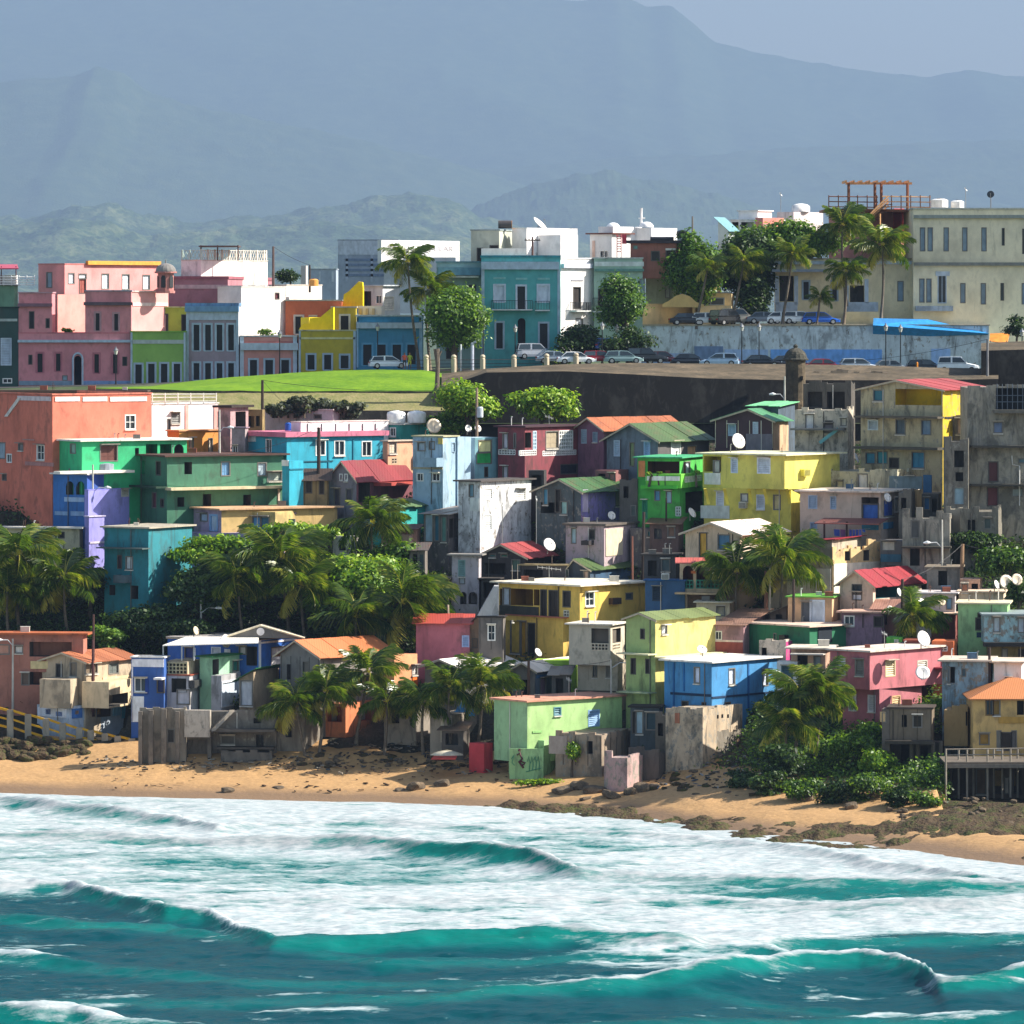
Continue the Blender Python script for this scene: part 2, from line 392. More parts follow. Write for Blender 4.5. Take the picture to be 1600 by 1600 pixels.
# ------------------------------------------------------------------ the sea
def crest(pts, A):
    """pts: (px, py, amp, breaking) along the crest as seen; returns functions of X"""
    px = np.array([p[0] for p in pts], float); py = np.array([p[1] for p in pts], float)
    am = np.array([p[2] for p in pts], float)*A; br = np.array([p[3] for p in pts], float)
    Y = F*(H-am)/(py-HY); X = (px-800)/F*Y
    o = np.argsort(X)
    return X[o], Y[o], am[o], br[o]
CRESTS = [  # list, front width (camera side), back width, overall amplitude
 ([(-500,1360,.8,1),(0,1372,.6,1),(100,1376,.55,.8),(190,1398,.55,.6),(260,1412,.68,.35),(320,1416,.66,.9),(350,1430,.55,1),(385,1450,.45,.8),(430,1466,.45,.1),(560,1463,.5,0),(700,1456,.6,0),(790,1450,.75,.1),(850,1448,.8,.2),(900,1447,.8,.9),(960,1458,.6,.8),(1060,1462,.6,.4),(1160,1466,.4,.2),(1400,1462,.3,.2),(1600,1460,.3,.2),(2100,1450,.3,.3)], 7.0, 3.2, 1.75),
 ([(-500,1560,.1,0),(500,1560,.15,0),(700,1556,.3,.1),(830,1540,.5,.4),(950,1528,.7,.8),(1050,1512,.9,.9),(1150,1496,1.0,.9),(1250,1488,.85,.8),(1340,1485,.85,.8),(1400,1492,.85,1),(1440,1507,.75,1),(1462,1524,.65,.7),(1500,1526,.65,.3),(1560,1518,.75,.3),(1600,1510,.8,.9),(2100,1470,.9,1)], 9.5, 3.2, 1.7),
 ([(-500,1288,.6,1),(0,1296,.7,1),(150,1300,.6,1),(300,1306,.6,1),(420,1304,.7,1),(520,1306,.7,1),(600,1312,.7,.8),(680,1318,.8,.5),(760,1322,.95,.4),(820,1328,1.0,.8),(870,1340,.9,1),(905,1356,.6,1),(960,1362,.4,1),(1100,1368,.4,1),(1300,1372,.5,.9),(1600,1378,.5,.8),(2100,1390,.5,.8)], 7.0, 3.0, 1.35),
 ([(-500,1240,.5,1),(0,1244,.7,1),(80,1252,.7,1),(180,1262,.7,1),(280,1272,.7,1),(340,1292,.5,.9),(420,1286,.3,.8),(600,1280,.3,.8),(800,1290,.35,.9),(1000,1298,.4,.9),(1200,1318,.4,1),(1400,1345,.5,1),(1600,1376,.5,1),(2100,1450,.5,1)], 5.0, 2.4, 1.0),
 ([(-500,1420,.3,0),(0,1428,.4,0),(120,1436,.6,.1),(260,1440,.5,0),(360,1462,.3,0),(600,1500,.25,0),(900,1490,.35,.1),(1000,1484,.5,.5),(1100,1478,.5,.6),(1200,1482,.5,.5),(1260,1500,.3,.2),(1600,1540,.2,0),(2100,1560,.2,0)], 5.0, 3.0, 1.1),
 ([(-500,1566,.7,.3),(0,1572,.8,.6),(60,1572,.9,1),(110,1574,.8,1),(150,1582,.7,1),(200,1592,.5,.4),(400,1610,.3,0),(900,1600,.2,0),(1600,1580,.4,.2),(2100,1570,.5,.4)], 4.0, 2.4, 1.1),
 ([(-500,1470,.5,0),(-40,1484,.6,.6),(40,1486,.7,.8),(80,1494,.5,.3),(160,1508,.3,0),(400,1530,.3,0),(800,1530,.2,0),(1600,1600,.2,0),(2100,1600,.2,0)], 3.5, 2.4, 0.9),
 ([(-500,1395,.2,.3),(300,1400,.2,.4),(700,1404,.3,.6),(900,1402,.35,.8),(1100,1400,.4,.8),(1300,1410,.45,.6),(1500,1408,.5,.4),(1600,1404,.5,.3),(2100,1400,.5,.3)], 5.0, 2.5, 0.9),
]
# broad foam patches (+) and clear troughs (-) on the water: px, py of the centre, half sizes, strength
BLOBS = [(640,1422,420,20,.6),(1250,1440,450,18,.4),(200,1345,330,12,-.4),(560,1373,350,7,-.45),(740,1340,120,11,-.4),(1420,1402,320,9,-.7),(1500,1470,200,14,-.3),(150,1302,260,12,.45),(700,1268,900,12,.35),
 (110,1276,150,7,-.4),(400,1292,160,6,-.25),(1250,1338,300,24,.5),(1050,1502,110,9,.8),(1180,1487,80,8,.8),(900,1531,210,6,.7),(520,1583,110,4,.9),(1480,1590,170,6,.6),(1130,1512,150,9,.9),(1300,1520,120,5,.5),(60,1500,50,4,.5),(940,1462,60,6,.5),(1120,1470,90,6,.5),(90,1400,160,9,.35),(250,1560,120,4,.5),(760,1545,140,4,.6),(1350,1560,160,5,.5),(650,1500,120,3,.4),(1560,1480,90,6,.6),(1250,1545,120,4,.6)]
def build_sea():
    X1 = np.concatenate([np.linspace(-320, -62, 24), np.linspace(-60, 60, 500), np.linspace(62, 320, 24)])
    Y1 = np.concatenate([np.linspace(-200, 280, 20), np.arange(284, 470, 0.30), np.linspace(471, 500, 6)])
    X, Y = np.meshgrid(X1, Y1)
    fine = sstep(284, 296, Y)
    z = np.zeros_like(X); brk = np.zeros_like(X); trail = np.zeros_like(X); face = np.zeros_like(X)
    warp = 1.6*(fbm(X*0.10, Y*0.05, 3)-0.5)
    for pts, Lf, Lb, A in CRESTS:
        cx, cy, ca, cb = crest(pts, A)
        yc = np.interp(X, cx, cy)+warp; a = np.interp(X, cx, ca)*(0.85+0.3*fbm(X*0.25, X*0+cy[0], 3)); b = np.interp(X, cx, cb)
        d = Y-yc
        wob = Lf*(0.9+0.3*(fbm(X*0.08, Y*0.08, 2)-0.5))
        fr = np.where(d < 0, 1.0/(1+(np.abs(d)/(0.42*wob))**1.7)*np.exp(-(d/(2.2*wob))**2), np.exp(-(d/Lb)**2))
        z = np.maximum(z*1.0, a*fr)+0.12*a*fr
        brk = np.maximum(brk, b*np.exp(-(np.where(d < 0, d/0.55, (d-0.8)/2.2))**2))
        trail = np.maximum(trail, b*np.where(d > 0, np.exp(-d/16.0), np.exp(d/2.4)))
        face = np.maximum(face, np.where(d < 0.2, np.exp(-((d+1.2)/1.6)**2), np.exp(-((d-0.2)/0.6)**2)*0.55)*np.clip(a/1.3, 0, 1)*(1-0.4*b))
    # streaks drawn out along the crests
    s1 = fbm(X*0.16, Y*0.55, 5); s2 = fbm(X*0.5+40, Y*1.3, 5, .6); s3 = fbm(X*0.055, Y*0.12+9, 3)
    cx, cy, _, _ = crest(CRESTS[0][0], CRESTS[0][3]); y1 = np.interp(X, cx, cy)
    surf = sstep(-1, 6, Y-y1)*(0.90+1.1*(s3-0.5))+0.30*sstep(shoreY(X)-26, shoreY(X)-4, Y)
    foam = np.maximum(surf*0.95, trail*0.9)+brk*0.75
    foam = foam-0.75*face*(1-brk)
    foam = foam+1.25*(s2-0.5)+0.9*(s1-0.5)
    foam = np.where(Y < y1-1.5, np.maximum(trail*0.85+1.0*brk+1.3*(s2-0.5)+1.1*(s1-0.55)-0.25, (s2-0.66)*4+(s1-0.6)*3-0.1), foam)
    for (bx, by, rx, ry, st) in BLOBS:
        Yc = seaY(by); Xc = XOF(bx, Yc); RX = rx*Yc/F; RY = ry*Yc*Yc/(F*H)
        foam = foam+st*np.exp(-((X-Xc)/RX)**2-((Y-Yc+1.5*(s3-.5))/RY)**2)*(.75+1.0*(s2-.5)+.8*(s1-.5))
    foam = np.clip(foam, 0, 1.2)
    z = z+fine*(0.75*(fbm(X*0.11, Y*0.26, 4)-0.5)+0.25*(fbm(X*0.4, Y*0.5, 3)-0.5)+0.20*(s2-0.5)+0.10*(fbm(X*1.7, Y*2.4, 3)-0.5))
    lump = fbm(X*0.9, Y*0.9, 4, .6)
    z = z+fine*np.clip(brk, 0, 1)*(0.16*(lump-0.42))+fine*np.clip(foam-0.5, 0, .6)*0.22*(lump-0.4)
    near = sstep(shoreY(X)-14, shoreY(X)+1, Y)
    z = z*(1-0.8*near)-0.05
    me = gridmesh('sea', X, Y, z, sea_mat())
    attr(me, 'foam', foam); attr(me, 'thin', np.clip(face*1.1, 0, 1)+0.35*sstep(-2, 12, Y-y1))
    return tag(link(bpy.data.objects.new('sea', me)), kind='structure')
def sea_mat():
    m, n, l, p, out = nodes('surf_water')
    af = N(n, 'Attribute', attribute_name='foam'); at = N(n, 'Attribute', attribute_name='thin')
    tc = N(n, 'TexCoord'); mp = N(n, 'Mapping'); mp.inputs['Scale'].default_value = (1.0, 2.4, 1.0); l.new(tc.outputs['Object'], mp.inputs[0])
    n1 = N(n, 'TexNoise', i_Scale=1.6, i_Detail=9.0, i_Roughness=0.68); l.new(mp.outputs[0], n1.inputs['Vector'])
    n2 = N(n, 'TexNoise', i_Scale=0.9, i_Detail=7.0, i_Roughness=0.6); l.new(mp.outputs[0], n2.inputs['Vector'])
    deep = ramp(n, 0.0, 0.9, (0.0002, 0.046, 0.058, 1), (0.003, 0.24, 0.20, 1)); l.new(at.outputs['Fac'], deep.inputs[0])
    fm = N(n, 'Math', operation='MULTIPLY_ADD'); l.new(n1.outputs['Fac'], fm.inputs[0]); fm.inputs[1].default_value = 1.5; l.new(af.outputs['Fac'], fm.inputs[2])
    rf = N(n, 'MapRange', i_From_Min=1.02, i_From_Max=1.68); l.new(fm.outputs[0], rf.inputs[0])
    # thin aerated water: milky green under broken foam
    aer = N(n, 'MapRange', i_From_Min=0.15, i_From_Max=0.8, i_To_Max=0.55); l.new(af.outputs['Fac'], aer.inputs[0])
    mx0 = N(n, 'MixRGB'); l.new(aer.outputs[0], mx0.inputs[0]); l.new(deep.outputs[0], mx0.inputs[1]); mx0.inputs[2].default_value = (0.09, 0.28, 0.275, 1)
    mx = N(n, 'MixRGB'); l.new(rf.outputs[0], mx.inputs[0]); l.new(mx0.outputs[0], mx.inputs[1]); fc = ramp(n, 0.38, 0.62, (0.31, 0.385, 0.40, 1), (0.53, 0.55, 0.55, 1)); l.new(n2.outputs['Fac'], fc.inputs[0]); l.new(fc.outputs[0], mx.inputs[2])
    l.new(mx.outputs[0], p.inputs['Base Color'])
    rr = N(n, 'MapRange', i_To_Min=0.22, i_To_Max=0.8); l.new(rf.outputs[0], rr.inputs[0]); l.new(rr.outputs[0], p.inputs['Roughness'])
    p.inputs['IOR'].default_value = 1.33; p.inputs['Specular IOR Level'].default_value = 0.06
    bp = N(n, 'Bump', i_Strength=0.55, i_Distance=0.16); l.new(n2.outputs['Fac'], bp.inputs['Height'])
    bp2 = N(n, 'Bump', i_Strength=0.3, i_Distance=0.08); l.new(n1.outputs['Fac'], bp2.inputs['Height']); l.new(bp.outputs[0], bp2.inputs['Normal']); l.new(bp2.outputs[0], p.inputs['Normal'])
    tr = N(n, 'BsdfTranslucent'); l.new(mx.outputs[0], tr.inputs[0]); l.new(bp2.outputs[0], tr.inputs['Normal'])
    ms = N(n, 'MixShader'); tf = N(n, 'MapRange', i_From_Min=0.2, i_From_Max=1.0, i_To_Max=0.45); l.new(at.outputs['Fac'], tf.inputs[0]); l.new(tf.outputs[0], ms.inputs[0])
    l.new(p.outputs[0], ms.inputs[1]); l.new(tr.outputs[0], ms.inputs[2]); l.new(ms.outputs[0], out.inputs[0])
    return m
build_sea()
# ------------------------------------------------------------------ hills and the air in front of them
M_FOREST = earth_mat('far_forest', [(0.3, (0.012, 0.035, 0.012)), (0.72, (0.085, 0.11, 0.045)), (0.5, (0.035, 0.065, 0.022))], 0.012, 8.0)
M_FOREST2 = earth_mat('near_forest', [(0.36, (0.006, 0.026, 0.008)), (0.66, (0.17, 0.19, 0.08)), (0.5, (0.04, 0.075, 0.02))], 0.008, 12.0)
def mountain(name, D, prof, depth, rough, mat, seed, cell):
    """prof: skyline (px, py); the ridge stands at distance D and falls towards the viewer over depth"""
    px = np.array([p[0] for p in prof], float); py = np.array([p[1] for p in prof], float)
    X = np.linspace((px[0]-800)/F*D, (px[-1]-800)/F*D, 420); zr = np.interp((X/D*F+800), px, H-(py-HY)/F*D)
    v = np.linspace(-0.6, 1, 90)
    XX, V = np.meshgrid(X, v); Y = D-depth*(V*1.0)
    base = np.interp((XX/D*F+800), px, H-(py-HY)/F*D)
    sh = np.clip(1-np.abs(V), 0, 1)**1.05
    rid = 1-np.abs(2*fbm(XX/cell+seed, Y/cell, 5)-1)
    fine = fbm(XX/(cell*.10)+seed, Y/(cell*.10), 5, .65)-0.5
    Z = base*sh*(1-0.35*(1-rid)*np.clip(np.abs(V)*2.2, 0, 1))+rough*fine*np.clip(sh*3, 0, 1)-30*(1-sh)
    Y = Y+0.15*depth*(fbm(XX/cell*0.7, V*3+seed, 3)-0.5)
    me = gridmesh(name, XX, Y, Z, mat)
    return tag(link(bpy.data.objects.new(name, me)), kind='structure')
mountain('mountain', 31000, [(-900,-10),(-300,-16),(0,-22),(500,-26),(760,-14),(870,2),(905,4),(960,-6),(1010,14),(1045,10),(1085,42),(1110,64),(1160,76),(1250,95),(1330,106),(1440,118),(1515,104),(1600,114),(1800,130),(2500,200)], 8000, 45, M_FOREST, 3.1, 2600)
mountain('mountain', 23800, [(-900,170),(-300,140),(0,128),(60,120),(115,116),(150,100),(190,110),(230,138),(290,158),(380,178),(450,190),(560,215),(700,250),(850,300),(1000,360),(1200,440)], 4500, 40, M_FOREST, 7.7, 1800)
mountain('mountain', 25000, [(500,330),(700,262),(900,250),(1100,236),(1300,225),(1600,215),(2000,240),(2500,300)], 5000, 55, M_FOREST, 5.2, 1900)
mountain('hill', 20000, [(560,420),(640,380),(700,345),(760,318),(830,288),(900,268),(960,266),(1040,284),(1090,294),(1150,308),(1210,330),(1290,360),(1400,400),(1500,430)], 3000, 55, M_FOREST, 9.4, 1000)
mountain('hill', 16800, [(-900,360),(-300,350),(0,340),(60,338),(130,318),(170,316),(220,336),(300,345),(380,338),(440,332),(520,318),(600,302),(650,300),(700,312),(760,335),(850,362),(950,385),(1100,400),(1300,420)], 2000, 55, M_FOREST2, 1.4, 700)
mountain('hill', 14500, [(-900,372),(-300,366),(0,352),(60,342),(110,338),(170,350),(230,366),(300,362),(420,352),(500,346),(600,352),(720,368),(850,392),(1000,410),(1300,430),(1900,440),(2500,440)], 1400, 50, M_FOREST2, 2.8, 480)

def haze():
    mb = MB(); mb.box(-14000, 14000, -400, 36500, -9, 2300)
    m = bpy.data.materials.new('sea_haze'); m.use_nodes = True; n = m.node_tree.nodes; n.clear()
    out = n.new('ShaderNodeOutputMaterial'); v = n.new('ShaderNodeVolumePrincipled')
    v.inputs['Color'].default_value = (0.262, 0.355, 0.53, 1); v.inputs['Density'].default_value = 0.000060; v.inputs['Anisotropy'].default_value = 0.1
    m.node_tree.links.new(v.outputs[0], out.inputs['Volume'])
    o = mb.build('haze', m); tag(o, 'pale blue sea haze over the town and hills', 'haze', kind='stuff')
haze()
# ------------------------------------------------------------------ building kit
WHITE, CREAM, DARK = '#e9e9e4', '#ded3b4', '#1c1a1a'
class Block:
    """a box with two visible faces: L runs left from the near corner, R runs back and right from it"""
    def __init__(s, root, Y, a, x0, xc, x2, yt, yb, d=6.0):
        s.root = root; s.Y = Y; s.a = a = math.radians(a)
        s.ex = Vector((math.cos(a), -math.sin(a), 0)); s.ey = Vector((math.sin(a), math.cos(a), 0))
        if a < math.atan(max((x2-800)/F, 0))+.03: xc = x2
        Xc = XOF(xc, Y); s.c = Vector((Xc, Y, 0)); k0 = (x0-800)/F; k2 = (x2-800)/F
        s.w = (Xc-k0*Y)/(s.ex.x+k0*math.sin(a)) if xc > x0 else d
        s.d = (k2*Y-Xc)/(math.sin(a)-k2*math.cos(a)) if (x2 > xc and a > 0.02) else d
        s.zt = ZOF(yt, Y); s.zv = ZOF(yb, Y)
        low = min(float(hillz(p.x, p.y)) for p in (s.c, s.P(-s.w, 0), s.P(0, s.d), s.P(-s.w, s.d))) if Y < 517 else s.zv-1.5
        s.zb = min(s.zv, low)-2.2 if Y < 517 else s.zv-1.0
        s.holes = {'L': [], 'R': []}; s.extra = []   # extra wall polys (world coords, mat)
    def P(s, x, y, z=0.0): return s.c+s.ex*x+s.ey*y+Vector((0, 0, z))
    def frame(s, f):
        """origin, tangent, outward normal of a face"""
        return (s.c, -s.ex, -s.ey, s.w) if f == 'L' else (s.c, s.ey, s.ex, s.d)
    def u(s, f, px):
        o, t, n, w = s.frame(f); k = (px-800)/F
        return (k*o.y-o.x)/(t.x-k*t.y)
    def rect(s, f, x0, y0, x1, y1):
        o, t, n, w = s.frame(f)
        a, b = sorted((s.u(f, x0), s.u(f, x1))); m = (a+b)/2; Y = o.y+m*t.y
        return a, ZOF(max(y0, y1), Y), b, ZOF(min(y0, y1), Y)
    def pt(s, f, u, z, out=0.0):
        o, t, n, w = s.frame(f); return o+t*u+n*out+Vector((0, 0, z))

_org = {}
def rel(o, root):
    """hang a mesh built in world coordinates under its thing or part"""
    org = _org.get(root.name)
    if org is None: org = Vector(root.location); _org[root.name] = org
    o.data.transform(Matrix.Translation(-org)); o.parent = root; _org[o.name] = org
    return o
rel2 = rel

def fbox(mb, b, f, r, o0, o1, m=0):
    """box on a face: rect r=(u0,z0,u1,z1) from depth o0 to o1 (outwards positive)"""
    u0, z0, u1, z1 = r; g = lambda u, z, o: b.pt(f, u, z, o)
    mb.hexa([g(u0,z0,o0), g(u1,z0,o0), g(u1,z0,o1), g(u0,z0,o1), g(u0,z1,o0), g(u1,z1,o0), g(u1,z1,o1), g(u0,z1,o1)], m)

def wall_face(mb, b, f, z0, z1, mo=0):
    o, t, n, w = b.frame(f); hs = b.holes[f]
    us = {0.0, w}; zs = {z0, z1}; hh = []
    for (a, c, e, g, dep, mi, arch) in hs:
        a, e = max(a, 0.02), min(e, w-0.02); c, g = max(c, z0+0.02), min(g, z1-0.02)
        if e-a < 0.05 or g-c < 0.05: continue
        hh.append((a, c, e, g, dep, mi, arch)); us |= {a, e}; zs |= {c, g}
    us, zs = sorted(us), sorted(zs)
    for i in range(len(us)-1):
        for j in range(len(zs)-1):
            um, zm = (us[i]+us[i+1])/2, (zs[j]+zs[j+1])/2
            if us[i+1]-us[i] < 1e-5 or zs[j+1]-zs[j] < 1e-5: continue
            if any(a < um < e and c < zm < g for a, c, e, g, _, _, _ in hh): continue
            mb.poly([b.pt(f, us[i], zs[j]), b.pt(f, us[i+1], zs[j]), b.pt(f, us[i+1], zs[j+1]), b.pt(f, us[i], zs[j+1])], mo)
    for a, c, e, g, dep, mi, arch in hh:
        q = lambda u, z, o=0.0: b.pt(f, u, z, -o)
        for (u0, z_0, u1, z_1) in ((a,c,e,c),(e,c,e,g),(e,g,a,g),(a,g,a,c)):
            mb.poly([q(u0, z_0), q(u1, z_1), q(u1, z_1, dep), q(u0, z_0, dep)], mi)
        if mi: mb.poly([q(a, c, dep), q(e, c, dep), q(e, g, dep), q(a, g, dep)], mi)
        if arch:
            r = (e-a)/2; cx = (a+e)/2; zs0 = g-min(r, (g-c)*0.6); hh_ = g-zs0; k = 8
            for sgn in (-1, 1):
                pts = [q(cx+sgn*r, g, -0.004)]
                for i in range(k+1):
                    th = math.pi/2*i/k; pts.append(q(cx+sgn*r*math.cos(th), zs0+hh_*math.sin(th), -0.004))
                mb.poly(pts, mo)
                mb_in = [q(cx+sgn*r*math.cos(math.pi/2*i/k), zs0+hh_*math.sin(math.pi/2*i/k), -0.004) for i in range(k+1)]
                for p_, p2 in zip(mb_in[:-1], mb_in[1:]):
                    off = -b.frame(f)[2]*0.16; mb.poly([p_, p2, p2+off, p_+off], mo)

def parse(ws):
    for e in ws.split(';'):
        e = e.split()
        if len(e) >= 6:
            yield e[0], e[1], [float(v) for v in e[2:6]], (e[6] if len(e) > 6 else None)

def windows(b, ws):
    """F style x0 y0 x1 y1 [colour]"""
    for f, st, (x0, y0, x1, y1), col in parse(ws):
        r = b.rect(f, x0, y0, x1, y1); u0, z0, u1, z1 = r; wd, ht = u1-u0, z1-z0
        root = b.root
        if st in 'gqlsdfF':
            dep = 0.16
            b.holes[f].append((u0, z0, u1, z1, dep+0.04, 0, False))
            fr = 0.07 if wd > 0.5 else 0.05
            c = col or (WHITE if st in 'gql' else ('#8a8f8c' if st == 's' else '#2a2320'))
            mb = MB()
            pr = 0.03
            for rr in ((u0-fr, z0-fr, u0+0.03, z1+fr), (u1-0.03, z0-fr, u1+fr, z1+fr), (u0+0.03, z1-0.03, u1-0.03, z1+fr), (u0+0.03, z0-fr, u1-0.03, z0+0.03)):
                fbox(mb, b, f, rr, -0.10, pr)
            if st in 'gq':
                fbox(mb, b, f, ((u0+u1)/2-0.03, z0+0.03, (u0+u1)/2+0.03, z1-0.03), -0.10, -0.03)
                if st == 'q': fbox(mb, b, f, (u0+0.03, (z0+z1)/2-0.03, u1-0.03, (z0+z1)/2+0.03), -0.11, -0.035)
            nm = 'window'
            if st == 'd' or (st in 'fF' and ht > 1.7): nm = 'door'
            fm = flat(c if st in 'gql' else (col if st in 'fF' and col else ('#9fb2bd' if st in 'fF' else ('#55504a' if st == 'd' else '#77736c'))), 0.6)
            wo = rel(mb.build(nm, fm), root)
            mb = MB()
            if st == 'l':
                k = max(3, int(ht/0.16)); hs = ht/k
                for i in range(k):
                    za = z0+i*hs
                    g = lambda u, z, o: b.pt(f, u, z, o)
                    mb.hexa([g(u0,za+.01,-.03), g(u1,za+.01,-.03), g(u1,za+.03,-.02), g(u0,za+.03,-.02), g(u0,za+hs*.86,-.13), g(u1,za+hs*.86,-.13), g(u1,za+hs*.98,-.12), g(u0,za+hs*.98,-.12)])
                rel(mb.build('louvre', flat(c, 0.6)), wo)
                mb = MB(); fbox(mb, b, f, (u0-.01, z0-.01, u1+.01, z1+.01), -dep-.03, -dep); rel(mb.build('pane', glass()), wo)
            elif st in 'gq':
                fbox(mb, b, f, (u0-.01, z0-.01, u1+.01, z1+.01), -dep, -dep+.03); rel(mb.build('pane', glass()), wo)
            else:
                pc = col if (st not in 'fF' and col) else {'s': '#8a8f8c', 'd': '#2a2320', 'f': '#16191c', 'F': '#c3d0dc'}[st]
                fbox(mb, b, f, (u0-.01, z0-.01, u1+.01, z1+.01), -dep, -dep+.04)
                if wd > 0.5: fbox(mb, b, f, ((u0+u1)/2-.02, z0, (u0+u1)/2+.02, z1), -dep+.04, -dep+.06)
                for zz in (0.3, 0.66): fbox(mb, b, f, (u0+.02, z0+ht*zz, u1-.02, z0+ht*zz+.05), -dep+.04, -dep+.062)
                rel(mb.build('shutter' if st != 'd' else 'door_panel', flat(pc, 0.55)), wo)
            if st in 'lsgq' and b.Y < 517 and rnd.random() < .4 and wd > .4:
                mb = MB(); fbox(mb, b, f, (u0-.12, z1+.09, u1+.12, z1+.16), -.02, .42); rel(mb.build('hood', flat(rnd.choice(['#d9d2c4', '#8f867a', '#b5a894']), .7)), wo)
            if st in 'lsgq' and b.Y < 517 and rnd.random() < .35:
                mb = MB(); fbox(mb, b, f, (u0-.08, z0-.16, u1+.08, z0-.071), -.02, .14); rel(mb.build('sill', flat('#cfc8bb', .7)), wo)
            if st in 'fF':
                mb = MB(); tw = 0.16
                for rr in ((u0-tw, z0-.02, u0-.071, z1+tw), (u1+.071, z0-.02, u1+tw, z1+tw), (u0-.071, z1+.071, u1+.071, z1+tw)):
                    fbox(mb, b, f, rr, -.02, .05)
                rel(mb.build('surround', flat(col or '#9fb2bd', 0.6)), wo)
        elif st in 'oa':
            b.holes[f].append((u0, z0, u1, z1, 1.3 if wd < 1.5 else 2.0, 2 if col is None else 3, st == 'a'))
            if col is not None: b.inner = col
        elif st == 'G':      # pierced block screen
            mb = MB(); k = max(2, round(wd/0.32)); k2 = max(2, round(ht/0.32))
            b.holes[f].append((u0, z0, u1, z1, 0.5, 2, False))
            for i in range(k+1):
                uu = u0+wd*i/k; fbox(mb, b, f, (uu-.045, z0, uu+.045, z1), -.14, .01)
            for i in range(k2+1):
                zz = z0+ht*i/k2; fbox(mb, b, f, (u0, zz-.045, u1, zz+.045), -.135, .014)
            rel(mb.build('block_screen', flat(col or WHITE, 0.7)), root)
        elif st == 'k':      # wall air conditioner
            mb = MB(); fbox(mb, b, f, r, -.1, .45); 
            for i in range(5): fbox(mb, b, f, (u0+.05, z0+ht*(.12+.16*i), u1-.05, z0+ht*(.2+.16*i)), .45, .47, 1)
            rel(mb.build('air_conditioner', [flat(col or '#c9c6bb', 0.5), flat('#3c3c3a', .6)]), root)
        elif st == 'p':      # raised panel, band, pilaster
            mb = MB(); fbox(mb, b, f, r, -.02, .07); rel(mb.build('band' if wd > ht else 'pilaster', flat(col or WHITE, 0.7)), root)
        elif st == 'c':      # projecting cornice or canopy
            mb = MB(); fbox(mb, b, f, r, -.02, .35); rel(mb.build('cornice', flat(col or WHITE, 0.7)), root)
        elif st == 'C':      # deep canopy
            mb = MB(); fbox(mb, b, f, r, -.02, 1.2); rel(mb.build('canopy', flat(col or WHITE, 0.7)), root)
        elif st == 'B':      # projecting balcony with solid parapet
            mb = MB(); th = .12
            fbox(mb, b, f, (u0, z0, u1, z0+th), 0, 1.1); fbox(mb, b, f, (u0, z0+th, u1, z1), 1.0, 1.1)
            fbox(mb, b, f, (u0, z0+th, u0+.1, z1), 0, 1.0); fbox(mb, b, f, (u1-.1, z0+th, u1, z1), 0, 1.0)
            rel(mb.build('balcony', paint(col or CREAM, .4)), root)
        elif st == 'R':      # projecting balcony with bars
            mb = MB(); th = .12; fbox(mb, b, f, (u0, z0, u1, z0+th), 0, .9); bo = rel(mb.build('balcony', flat('#cfd2cf', .7)), root)
            mb = MB(); k = max(4, int(wd/0.16))
            for i in range(k+1):
                uu = u0+.03+(wd-.06)*i/k; fbox(mb, b, f, (uu-.018, z0+th, uu+.018, z1), .83, .87)
            fbox(mb, b, f, (u0, z1, u1, z1+.05), .82, .88)
            for uu in (u0, u1-.05):
                fbox(mb, b, f, (uu, z1, uu+.05, z1+.05), 0, .82); 
                for q in range(4): fbox(mb, b, f, (uu, z0+th, uu+.04, z1), .1+.2*q, .14+.2*q)
            rel(mb.build('railing', flat(col or '#151719', .5)), bo)
        elif st == 'v':      # vertical board seams / battens
            mb = MB(); k = max(2, int(round(wd/1.1)))
            for i in range(k+1):
                uu = u0+wd*i/k; fbox(mb, b, f, (uu-.03, z0, uu+.03, z1), -.01, .03)
            rel(mb.build('batten', flat(col or '#6a5f50', .7)), root)

def ruin_top(mb, b, f, z1, amp, m=0):
    """broken upper edge of a ruined wall"""
    o, t, n, w = b.frame(f); k = max(3, int(w/0.55)); r = random.Random(int(b.Y*91+w*7))
    hs = [amp*r.random()**1.6 for _ in range(k)]
    for i in range(k):
        if hs[i] > .05: fbox(mb, b, f, (w*i/k, z1, w*(i+1)/k, z1+hs[i]), -.22, -.003, m)

def clutter(b, z, root):
    """vent pipes, stubs of reinforcing bar and small boxes left on a flat roof"""
    r = random.Random(int(b.c.x*37+b.c.y*11))
    for i in range(r.randint(1, 4)):
        p = b.P(-b.w*r.uniform(.08, .92), b.d*r.uniform(.1, .7), z); k = r.random(); mb = MB()
        if k < .45:
            h = r.uniform(.3, .9); mb.tube([p, p+Vector((0, 0, h))], .05, 6); mb.tube([p+Vector((0, 0, h)), p+Vector((.14, 0, h+.03))], .05, 6); rel(mb.build('vent_pipe', flat(r.choice(['#d9d6cf', '#8a8a86', '#5a4a40']), .6)), root)
        elif k < .75:
            s_ = r.uniform(.2, .45); mb.box(p.x-s_, p.x+s_, p.y-s_*.7, p.y+s_*.7, p.z, p.z+s_*1.1); mb.box(p.x-s_*1.08, p.x+s_*1.08, p.y-s_*.76, p.y+s_*.76, p.z+s_*1.1, p.z+s_*1.2); rel(mb.build('roof_box', flat(r.choice(['#c9c4b8', '#77736c', '#9a5a44', '#4f6a84']), .7)), root)
        else:
            for q in range(4): mb.tube([p+Vector((.12*(q % 2), .12*(q//2), 0)), p+Vector((.12*(q % 2)+r.uniform(-.05, .05), .12*(q//2), r.uniform(.4, .8)))], .014, 4)
            rel(mb.build('steel_stub', flat('#5a3526', .8)), root)['kind'] = 'stuff'

